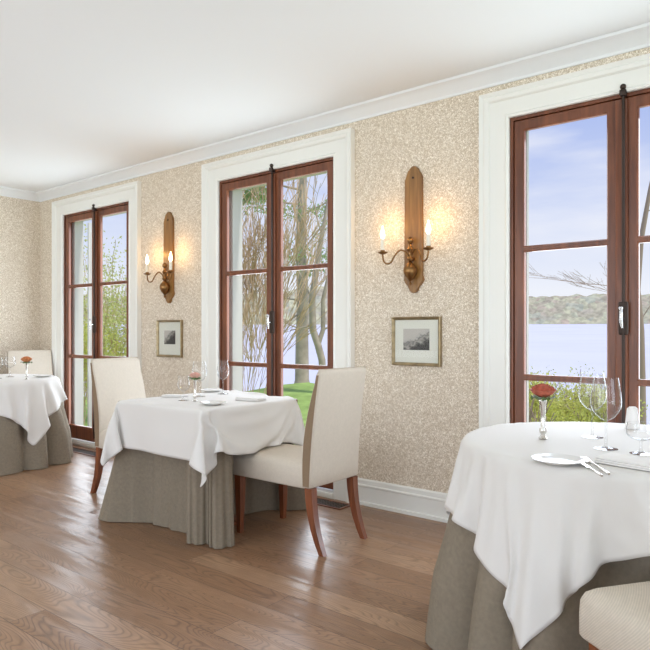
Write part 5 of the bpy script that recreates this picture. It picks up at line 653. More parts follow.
[-786,-37,-38,-25,-22,8,56,53,4,-51,-49,-48,17,12,15,16,14,11,10,7,7,6,6,5,4,5,5,5,6,6,7,3,-5,-11,1,24,43,47,-10,-39,-17,20,12,33,27,17,27,24,52,-264,2,-39,-37,-23,-17,44,52,24,-51,-47,-46,12,15,13,20,13,11,9,7,6,5,4,3,3,3,4,4,5,7,7,4,-4,-10,-2,19,40,47,-8,-39,-10,14,27,20,24,27,20,43,50,-286,3,11,-40,-35,-25,12,54,41,-45,-45,-48,16,18,4,20,14,11,8,6,5,2,3,2,2,2,3,4,4,7,7,5,-2,-9,-5,14,36,48,-8,-37,-3,16,24,21,24,23,32,54,24,-243,-24,-7,10,-40,-34,-14,41,55,-44,-43,-42,25,9,4,19,14,10,7,5,2,2,1,1,2,2,3,3,4,5,7,6,-1,-7,-7,8,33,47,-7,-34,3,20,19,22,25,28,46,38,-2,-171,-29,-29,-18,6,-39,-32,14,54,-13,-47,-46,29,1,6,14,17,9,6,3,1,1,1,1,1,2,2,2,4,4,6,6,1,-5,-8,3,28,46,-8,-28,9,22,19,24,27,37,50,2,-22,-86,-29,-29,-29,-27,-4,-37,-23,46,6,-53,-32,27,-3,5,12,17,9,4,1,1,1,1,0,1,1,2,2,2,4,4,5,3,-3,-7,-3,23,45,-21,-10,15,20,25,28,32,49,20,-25,-30,-12,-20,-25,-28,-29,-31,-19,-32,-3,33,-53,-21,25,-7,5,8,16,9,2,1,1,1,0,1,0,1,1,1,2,2,3,4,2,-1,-4,-7,17,42,-22,3,17,25,28,32,39,42,-29,-32,-22,-1,-1,-5,-13,-19,-26,-28,-34,-23,23,-51,-9,20,-9,5,4,14,9,0,1,1,0,1,0,0,1,0,1,1,1,2,2,2,-1,-2,-7,9,38,-19,18,24,27,31,39,45,-30,-27,-23,2,-51,2,3,4,4,-2,-20,-26,-31,-1,-44,2,12,-10,6,1,10,9,-1,1,0,0,1,0,0,0,1,0,1,0,1,1,0,1,-1,-6,1,25,4,43,11,32,31,42,23,-46,-37,3,19,-113,-1,-1,0,3,4,10,-6,-9,-23,-29,11,-3,-4,2,-1,7,6,-1,1,-1,1,0,0,0,0,0,1,0,0,0,0,0,0,0,1,1,-3,44,28,29,35,31,45,-31,-49,-6,19,1,-142,-1,-1,0,-1,0,0,-1,-1,1,-4,0,1,0,0,0,0,0,0,0,0,0,0,0,0,0,0,0,0,0,0,0,0,0,0,0,0,0,38,41,35,34,38,34,-53,5,-24,4,36,-126,0,0,-1,0,-1,0,0,-2,0,0,-2,0,0,0,0,0,0,0,0,0,0,0,0,0,0,0,0,0,0,0,0,0,0,0,0,0,0,29,41,35,30,11,-24,-24,38,-7,-11,-9,-46,-1,-1,0,0,-1,0,-1,0,-1,1,-2,0,0,0,0,0,0,0,0,0,0,0,0,0,0,0,0,0,0,0,0,0,0,0,0,0,0,20,39,41,27,16,-25,-34,39,-6,-40,26,-41,0,-1,0,-1,-1,0,-1,0,0,-2,1,0,0,0,0,0,0,0,0,0,0,0,0,0,0,0,0,0,0,0,0,0,0,0,0,0,0,19,4,52,53,-14,-58,-4,-41,6,41,40,-37,0,-1,0,-1,0,-1,0,0,-1,0,-1,0,0,0,0,0,0,0,0,0,0,0,0,0,0,0,0,0,0,0,0,0,0,0,0,0,0,17,10,-29,54,-61,-30,-22,10,32,17,49,14,0,0,-1,0,-1,0,0,-1,0,0,-1,0,0,0,0,0,0,0,0,0,0,0,0,0,0,0,0,0,0,0,0,0,0,0,0,0,0,34,-9,-37,-58,-25,6,45,18,9,13,14,51,0,-1,0,-1,0,0,-1,0,-1,0,0,0,0,0,0,0,0,0,0,0,0,0,0,0,0,0,0,0,0,0,0,0,0,0,0,0,0,11,3,-14,-73,-58,0,74,44,6,1,0,67,-1,0,-1,0,0,-1,0,0,-1,0,-1,0,0,0,0,0,0,0,0,0,0,0,0,0,0,0,0,0,0,0,0,0,0,0,0,0,0,3,4,-11,-17,-30,-7,26,17,1,5,2,68,0,-1,0,0,-1,0,0,-1,0,-1,0,0,0,0,0,0,0,0,0,0,0,0,0,0,0,0,0,0,0,0,0,0,0,0,0,0,0,2,4,-11,-12,-11,-6,7,9,2,3,4,70,-1,0,0,-1,0,0,-1,0,-1,0,0,0,0,0,0,0,0,0,0,0,0,0,0,0,0,0,0,0,0,0,0,0,0,0,0,0,0,2,3,-10,-6,-9,-7,2,6,2,3,0,74,0,-1,0,0,0,-1,0,-1,0,0,-1,0,0,0,0,0,0,0,0,0,0,0,0,0,0,0,0,0,0,0,0,0,0,0,0,0,0,2,3,-7,-2,-9,-7,-2,3,2,2,-1,77,-1,0,0,-1,0,0,-1,0,0,0,-1,0,0,0,0,0,0,0,0,0,0,0,0,0,0,0,0,0,0,0,0,0,0,0,0,0,0,1,5,-4,0,-10,-8,-4,1,2,0,-1,78,0,-1,0,0,0,-1,0,0,-1,0,0,0,0,0,0,0,0,0,0,0,0,0,0,0,0,0,0,0,0,0,0,0,0,0,0,0,0,0,7,0,0,-10,-10,-5,-1,1,0,-2,80,-1,0,0,0,-1,0,0,-1,0,-1,0,0,0,0,0,0,0,0,0,0,0,0,0,0,0,0,0,0,0,0,0,0,0,0,0,0,0,0,10,4,-1,-10,-13,-5,-3,0,0,-2,80,0,0,-1,0,0,0,0,-1,0,0,-1,0,0,0,0,0,0,0,0,0,0,0,0,0,0,0,0,0,0,0,0,0,0,0,0,0,0,-1,11,11,0,-14,-14,-8,-3,0,-1,-2,81,0,-1,0,0,0,0,-1,0,-1,0,0,0,0,0,0,0,0,0,0,0,0,0,0,0,0,0,0,0,0,0,0,0,0,0,0,0,0,-2,8,24,-12,-9,-15,-8,-4,-1,-1,-2,81,0,0,0,0,-1,0,0,0,-1,0,-1,0,0,0,0,0,0,0,0,0,0,0,0,0,0,0,0,0,0,0,0,0,0,0,0,0,0,-3,29,27,-6,-36,-20,-3,-5,-1,-1,-3,82,0,0,-1,0,0,0,0,-1,0,0,-1,0,0,0,0,0,0,0,0,0,0,0,0,0,0,0,0,0,0,0,0,0,0,0,0,0,0,-6,24,114,22,-105,-68,-14,15,-1,-1,-3,83,0,-1,0,0,0,0,-1,0,0,-1,0,0,0,0,0,0,0,0,0,0,0,0,0,0,0,0,0,0,0,0,0,0,0,0,0,0,0,-17,30,93,44,-73,-68,-47,18,0,0,-5,84,0,0,0,0,-1,0,0,0,-1,0,-1,0,0,0,0,0,0,0,0,0,0,0,0,0,0,0,0,0,0,0,0,0,0,0,0,0,0,-14,24,55,41,-58,-35,-49,16,-6,6,-8,88,0,0,-1,0,0,0,0,-1,0,-1,0,0,0,0,0,0,0,0,0,0,0,0,0,0,0,0,0,0,0,0,0,0,0,0,0,0,0,-18,51,40,17,-69,-56,-15,30,-18,-19,27,90,0,-1,0,0,0,0,-1,0,0,0,-1,0,0,0,0,0,0,0,0,0,0,0,0,0,0,0,0,0,0,0,0,0,0,0,0,0,0,-25,66,22,12,-15,-84,-53,23,9,-30,11,123,0,0,0,0,-1,0,0,0,0,0,-2,0,0,0,0,0,0,0,0,0,0,0,0,0,0,0,0,0,0,0,0,0,0,0,0,0,0,-20,14,34,36,-18,-41,-82,-50,40,3,-40,184,0,0,-1,0,0,0,0,0,0,-1,-1,0,0,0,0,0,0,0,0,0,0,0,0,0,0,0,0,0,0,0,0,0,0,0,0,0,0,-15,0,23,-44,-35,42,-61,-70,-23,5,47,190,0,0,0,0,0,0,0,0,0,0,-2,0,0,0,0,0,0,0,0,0,0,0,0,0,0,0,0,0,0,0,0,0,0,0,0,0,0,-13,-3,-26,-40,-21,-36,28,-65,3,-56,19,267,1,0,0,0,0,0,0,0,1,0,-3,0,0,0,0,0,0,0,0,0,0,0,0,0,0,0,0,0,0,0,0,0,0,0,0,0,0,-11,-11,-29,-33,-31,-24,9,-34,-76,3,1,288,-1,0,2,2,2,1,1,0,1,1,-4,0,0,0,0,0,0,0,0,0,0,0,0,0,0,0,0,0,0,0,0,0,0,0,0,0,0,-11,-24,-30,-50,-32,-31,-39,42,-56,-50,-24,348,2,-2,-2,1,1,1,1,10,4,6,-8,0,0,0,0,0,0,0,0,0,0,0,0,0,0,0,0,0,0,0,0,0,0,0,0,0,0,-20,-30,-50,-33,-42,-30,-42,26,-20,-48,-30,345,6,5,2,2,1,1,0,-1,9,12,-5,-9,15,-8,0,0,0,0,0,0,0,-1,1,0,0,0,0,-1,1,0,0,0,0,0,0,2,0,-43,-39,-32,-41,-44,-31,-47,-39,11,-25,-53,313,15,15,16,16,16,15,14,-6,-43,13,32,-49,12,11,5,5,2,0,-2,-2,-2,-3,-3,-3,-2,-2,-2,0,0,0,2,3,3,-13,-6,-2,-3,12,-32,-45,-36,-44,-37,-48,-28,-21,-11,-54,344,16,16,16,16,15,8,-17,-32,-37,30,0,-39,14,24,-6,1,1,-4,-4,-2,-2,-1,-1,1,1,2,3,4,4,4,1,-3,-15,-1,3,-24,30,11,-23,-32,-45,-44,-43,-46,-24,-16,-31,-52,376,17,16,15,11,-3,-30,-42,-33,-4,49,-23,-26,-4,48,-14,2,0,-1,-1,1,1,2,1,2,2,2,1,0,-1,-4,-8,-10,3,6,-33,23,-6,39,-13,-42,-35,-40,-42,-47,-25,-25,-41,-42,408,15,12,5,-16,-37,-43,-37,1,0,29,48,-63,-6,31,-9,9,1,1,1,0,0,0,-1,-1,-1,-2,-2,-3,-5,-5,-3,7,7,-33,-5,26,-21,47,9,-34,-46,-35,-37,-47,-46,-19,-37,-42,436,9,-4,-27,-40,-42,-42,1,11,0,21,8,26,-18,-18,20,-18,1,-1,0,0,-1,-1,0,-1,-1,-1,-1,-1,0,3,8,3,-24,-29,29,4,-27,50,28,-20,-44,-45,-33,-46,-41,-44,-34,-32,451,-16,-34,-41,-42,-43,-10,3,12,40,28,6,16,-36,12,-19,-12,-4,-3,-1,-1,-1,0,0,0,0,0,1,3,4,7,-4,-20,-34,4,33,-18,-24,53,36,2,-43,-43,-42,-40,-48,-37,-42,-32,426,-40,-41,-41,-44,-14,6,13,28,36,27,21,0,-21,-33,36,-15,-20,-9,-9,-3,-2,0,1,-1,1,2,3,6,0,-12,-19,-32,-14,38,-24,-3,-14,53,43,15,-26,-43,-43,-48,-45,-44,-36,-37,368,-40,-42,-41,-19,7,14,23,39,23,3,49,-3,-32,-8,-24,37,-5,-13,-14,-9,2,-9,-1,0,6,-1,-3,-9,-18,-21,-31,-19,35,1,-39,-10,13,36,55,31,-9,-37,-46,-44,-48,-47,-39,-35,304,-40,-39,-23,9,12,18,40,21,27,4,43,6,-35,-22,-12,1,26,-4,-6,-8,-15,5,-3,-4,-12,-15,-19,-27,-24,-13,-3,4,33,-31,-40,25,19,8,55,43,7,-26,-43,-46,-48,-47,-42,-36,234,-29,-23,4,16,18,35,31,17,-13,43,28,20,-38,-22,-8,-3,2,1,-4,-5,-7,-10,-15,-23,-21,-20,-19,-17,24,8,7,4,-48,-29,-20,6,12,40,50,52,24,-15,-37,-47,-47,-47,-43,-41],
[-984,-9,20,39,41,48,2,-14,56,23,27,29,55,55,55,54,55,55,56,56,57,56,57,56,57,56,56,57,56,57,56,56,57,55,57,51,37,31,55,39,54,52,55,46,49,54,49,50,22,-2149,-36,-3,23,39,44,31,-17,51,23,31,32,56,54,55,53,55,56,56,56,56,57,56,57,56,57,57,56,57,56,56,57,56,56,56,54,40,30,56,40,55,54,49,53,51,49,52,37,-12,-2071,-35,-34,3,25,39,50,-7,39,34,33,29,54,54,56,54,54,56,56,57,56,57,56,57,57,56,57,56,57,56,56,57,56,56,57,55,43,30,56,42,55,54,51,52,51,52,45,11,-34,-1996,-22,-34,-34,8,28,46,36,9,35,36,37,51,56,57,53,55,56,56,56,57,57,56,57,56,57,57,56,57,56,57,56,57,56,56,56,46,31,56,44,56,53,53,51,51,49,31,-25,-33,-1953,-4,-12,-29,-34,15,32,50,12,55,30,32,48,57,56,55,54,56,57,56,57,56,57,57,56,57,57,56,57,56,57,56,57,56,56,57,49,32,55,49,55,52,53,51,49,42,-2,-35,-22,-1917,-10,-8,0,-18,-34,22,42,30,56,17,46,49,57,56,56,54,56,56,57,57,56,57,57,56,57,57,56,57,56,57,56,57,57,56,56,52,34,52,55,55,52,51,48,46,24,-31,-25,-12,-1856,-22,-17,-13,-8,-2,-27,32,52,45,15,52,51,56,56,56,55,56,56,57,56,57,57,56,57,57,57,56,57,56,57,57,56,57,56,57,54,38,51,56,54,51,48,46,41,-14,-19,-12,-25,-1777,-17,-22,-23,-20,-14,-13,-6,43,50,22,56,53,56,56,56,55,56,57,57,56,57,57,56,57,57,56,57,57,56,57,57,56,57,57,56,56,42,53,53,51,49,47,40,31,-15,-23,-24,-35,-1731,-3,-6,-8,-14,-20,-17,-14,-9,52,34,56,55,55,57,56,56,56,57,56,57,57,56,57,57,57,56,57,57,56,57,57,57,56,57,56,57,51,55,36,55,46,47,36,-15,-6,-15,-33,-31,-1724,0,1,1,3,4,10,-12,-15,-14,48,56,57,56,57,56,57,56,56,57,57,56,57,57,57,56,57,57,57,56,57,57,57,57,57,57,57,58,36,49,48,43,47,3,-10,1,-32,-30,46,-1711,0,1,0,1,1,-2,-7,-8,-4,-7,59,55,58,56,56,57,56,58,56,56,57,57,57,56,57,57,57,56,57,57,57,57,58,57,57,59,67,42,38,44,45,-9,-1,21,-10,-38,44,-6,-1681,-2,-3,-4,-4,-5,0,0,-10,-7,-2,58,57,57,56,57,57,56,57,57,56,57,57,56,57,57,56,57,57,56,57,57,56,57,57,56,57,57,50,18,42,48,-32,31,-15,-8,54,-43,54,-1701,-3,-4,-4,-4,-3,-2,-2,-2,2,-6,56,57,57,56,57,57,56,57,57,56,57,57,56,57,57,56,57,57,56,57,57,56,57,57,56,57,57,44,23,21,47,6,-2,-31,41,13,37,-4,-1695,-3,-3,-3,-2,-2,-2,-2,-2,-5,-6,56,57,57,56,57,57,56,57,57,56,57,57,56,57,57,56,57,57,56,57,57,56,57,57,56,57,57,48,61,6,5,-34,3,3,-4,20,52,35,-1687,-4,-3,-3,-3,-3,-4,-5,-4,-4,-5,56,57,57,56,57,57,56,57,57,56,57,57,56,57,57,56,57,57,56,57,57,56,57,57,56,57,57,45,62,-60,17,7,-10,-2,13,21,57,27,-1662,-4,-4,-5,-5,-6,-5,-4,-4,-3,-5,56,57,57,56,57,57,56,57,57,56,57,57,56,57,57,56,57,57,56,57,57,56,57,57,56,57,57,39,62,-63,14,4,-4,30,17,7,59,-30,-1615,-5,-6,-6,-6,-5,-5,-4,-4,-4,-5,56,57,57,56,57,57,56,57,57,56,57,57,56,57,57,56,57,57,56,57,57,56,57,57,56,57,57,39,54,-4,-40,-9,10,35,47,10,4,24,-1649,-5,-6,-6,-5,-6,-5,-4,-4,-4,-6,56,57,57,56,57,57,56,57,57,56,57,57,56,57,57,56,57,57,56,57,57,56,57,57,56,57,57,54,52,-9,-37,16,15,27,-14,-1,23,34,-1640,-6,-6,-5,-6,-4,-4,-5,-4,-4,-6,56,57,57,56,57,57,56,57,57,56,57,57,56,57,57,56,57,57,56,57,57,56,57,57,56,57,57,53,57,-14,-43,13,7,38,-23,23,24,32,-1652,-5,-5,-6,-4,-4,-4,-5,-4,-3,-5,56,57,57,56,57,57,56,57,57,56,57,57,56,57,57,56,57,57,56,57,57,56,57,57,56,57,57,53,56,-13,-43,13,6,43,-30,28,25,43,-1671,-5,-6,-4,-3,-4,-4,-3,-4,-2,-5,56,57,57,56,57,57,56,57,57,56,57,57,56,57,57,56,57,57,56,57,57,56,57,57,56,57,57,52,54,-8,-43,11,6,47,-34,26,30,48,-1684,-6,-5,-3,-3,-3,-3,-2,-3,-2,-5,56,57,57,56,57,57,56,57,57,56,57,57,56,57,57,56,57,57,56,57,57,56,57,57,56,57,57,50,52,-1,-45,8,8,52,-40,26,37,50,-1697,-6,-4,-3,-2,-2,-2,-2,-2,-3,-4,56,57,57,56,57,57,56,57,57,56,57,57,56,57,57,56,57,57,56,57,57,56,57,57,56,57,57,48,49,8,-47,7,8,54,-45,30,39,53,-1709,-5,-4,-2,-1,-1,-1,-2,-3,-4,-2,56,57,57,56,57,57,56,57,57,56,57,57,56,57,57,56,57,57,56,57,57,56,57,57,56,57,57,44,45,19,-48,4,11,54,-48,32,43,54,-1718,-5,-3,-2,0,-1,-1,-2,-3,-4,-1,56,57,57,56,57,57,56,57,57,56,57,57,56,57,57,56,57,57,56,57,57,56,57,57,56,57,57,39,39,30,-45,6,9,54,-53,34,45,55,-1724,-4,-3,-1,0,-1,-1,-2,-3,-1,-3,56,57,57,56,57,57,56,57,57,56,57,57,56,57,57,56,57,57,56,57,57,56,57,57,56,57,57,37,22,43,-37,4,13,50,-56,38,47,55,-1728,-4,-3,-1,0,-1,-1,-2,-2,-2,-2,56,57,57,56,57,57,56,57,57,56,57,57,56,57,57,56,57,57,56,57,57,56,57,57,56,57,57,41,31,34,-25,-12,26,33,-55,46,45,56,-1733,-3,-3,-2,0,-1,-1,-1,-2,-2,-2,56,57,57,56,57,57,56,57,57,56,57,57,56,57,57,56,57,57,56,57,57,56,57,57,56,57,57,48,41,-48,6,22,-1,51,-37,41,42,56,-1734,-2,-4,-2,-1,-1,-1,-1,-1,-2,-2,56,57,57,56,57,57,56,57,57,56,57,57,56,57,57,56,57,57,56,57,57,56,57,57,56,57,57,42,10,-2,-13,1,36,37,-15,35,39,54,-1737,-2,-3,-3,-2,-1,0,-1,-2,-1,-2,56,57,57,56,57,57,56,57,57,56,57,57,56,57,57,56,57,57,56,57,57,56,57,57,56,57,57,20,14,10,-6,1,11,58,0,45,23,49,-1739,-1,-4,-3,-2,-1,0,-1,-1,-1,-2,56,57,57,56,57,57,56,57,57,56,57,57,56,57,57,56,57,57,56,57,57,56,57,57,56,57,57,32,14,-16,10,-2,2,36,47,1,49,50,-1737,-2,-3,-3,-2,-1,-1,-1,0,-1,-2,56,57,57,56,57,57,56,57,57,56,57,57,56,57,57,56,57,57,56,57,57,56,57,57,56,57,57,44,1,-3,6,1,3,9,13,69,21,55,-1731,-2,-4,-3,-4,-1,-1,-1,0,0,-2,56,57,57,56,57,57,56,57,57,56,57,57,56,57,57,56,57,57,56,57,57,56,57,57,56,57,57,47,38,-8,-31,23,-12,-2,5,42,49,37,-1699,-2,-2,-3,-4,-3,-2,-1,0,-1,-1,56,57,57,56,57,57,56,57,57,56,57,57,56,57,57,56,57,57,56,57,57,56,57,57,56,57,57,50,57,-30,7,-22,-1,-4,4,14,87,2,-1680,2,1,-1,-3,-4,-4,-2,-1,-1,-1,56,57,57,56,57,57,56,57,57,56,57,57,56,57,57,56,57,57,56,57,57,56,57,57,56,57,57,52,55,23,9,-46,-26,1,5,7,32,52,-1696,6,5,3,2,0,-2,-6,-4,-1,-1,56,57,57,56,57,57,56,57,57,56,57,57,56,57,57,56,57,57,56,57,57,56,57,57,56,57,57,52,51,14,4,-15,-29,18,-19,-12,37,30,-1687,2,4,6,6,7,6,4,-3,-4,-3,57,57,57,56,57,57,56,57,57,56,57,57,56,57,57,56,57,57,56,57,57,56,57,57,56,57,57,55,28,15,-22,31,-26,-37,42,-9,35,-1,-1697,7,1,1,4,5,6,5,15,8,1,59,57,57,56,57,57,56,57,57,56,57,57,56,57,57,56,57,57,56,57,57,56,57,57,56,57,57,48,14,-17,40,8,-47,-28,41,46,37,-22,-1746,12,11,11,10,7,6,1,-10,16,39,55,70,40,55,55,56,56,56,56,57,57,56,57,57,57,56,57,58,56,57,57,57,57,57,56,58,57,17,5,43,14,-1,-46,-11,33,56,51,8,-1836,5,7,8,9,12,15,21,37,24,42,39,10,67,58,57,57,57,57,58,57,57,57,57,56,57,57,57,57,57,57,57,57,57,55,57,56,56,53,-8,8,26,-13,-39,-2,47,50,55,5,-1861,7,10,13,16,21,30,38,31,23,34,49,-32,43,81,59,58,58,58,57,57,57,58,57,57,57,58,57,57,56,57,57,57,55,57,56,51,48,54,45,-24,-13,-12,-14,9,50,54,46,13,-1886,15,18,21,27,38,31,13,30,48,18,47,-56,40,81,68,55,58,58,57,57,58,57,57,57,57,57,57,57,57,57,57,55,57,56,47,51,56,41,50,24,-26,-22,-16,4,50,50,35,36,-1895,21,26,33,38,24,9,23,46,46,30,19,-20,10,68,60,56,58,57,57,57,57,58,57,57,57,57,57,56,57,57,56,57,56,46,56,50,53,31,53,35,6,-28,-25,13,22,53,41,35,-1879,29,37,34,19,13,11,45,45,46,32,-43,47,32,19,52,53,57,57,57,57,57,57,56,57,57,57,57,57,57,56,56,57,52,48,49,56,50,25,48,48,17,-6,-30,-6,36,27,44,45,-1850,38,27,17,13,7,43,45,44,12,23,-47,54,27,55,25,55,57,56,57,57,57,57,56,57,57,57,57,57,56,56,57,53,45,56,46,54,51,21,42,54,21,19,-17,-18,16,39,35,45,-1812,20,16,14,6,41,44,42,34,18,-30,-32,56,49,34,43,53,49,56,56,56,57,57,57,56,57,57,57,56,57,55,54,46,55,41,51,55,54,18,36,52,44,21,-12,2,-6,29,42,41,-1809,19,8,17,40,43,42,37,16,-28,-38,5,56,41,53,47,43,56,55,54,55,57,55,57,57,56,57,56,56,54,53,46,54,44,57,40,55,53,43,11,46,51,33,9,-12,13,11,38,42,-1818,19,23,39,42,42,40,13,-30,-26,-38,36,56,36,49,52,56,50,56,56,56,54,57,56,57,55,55,54,48,50,55,55,57,46,47,39,50,52,55,8,36,53,43,22,-5,9,16,33,42,-1834,41,39,43,41,39,19,-26,-33,-34,-16,49,53,34,48,54,55,56,56,57,56,56,56,55,52,52,53,54,54,51,56,57,56,29,49,53,56,55,35,23,21,49,49,32,11,10,18,29,36],
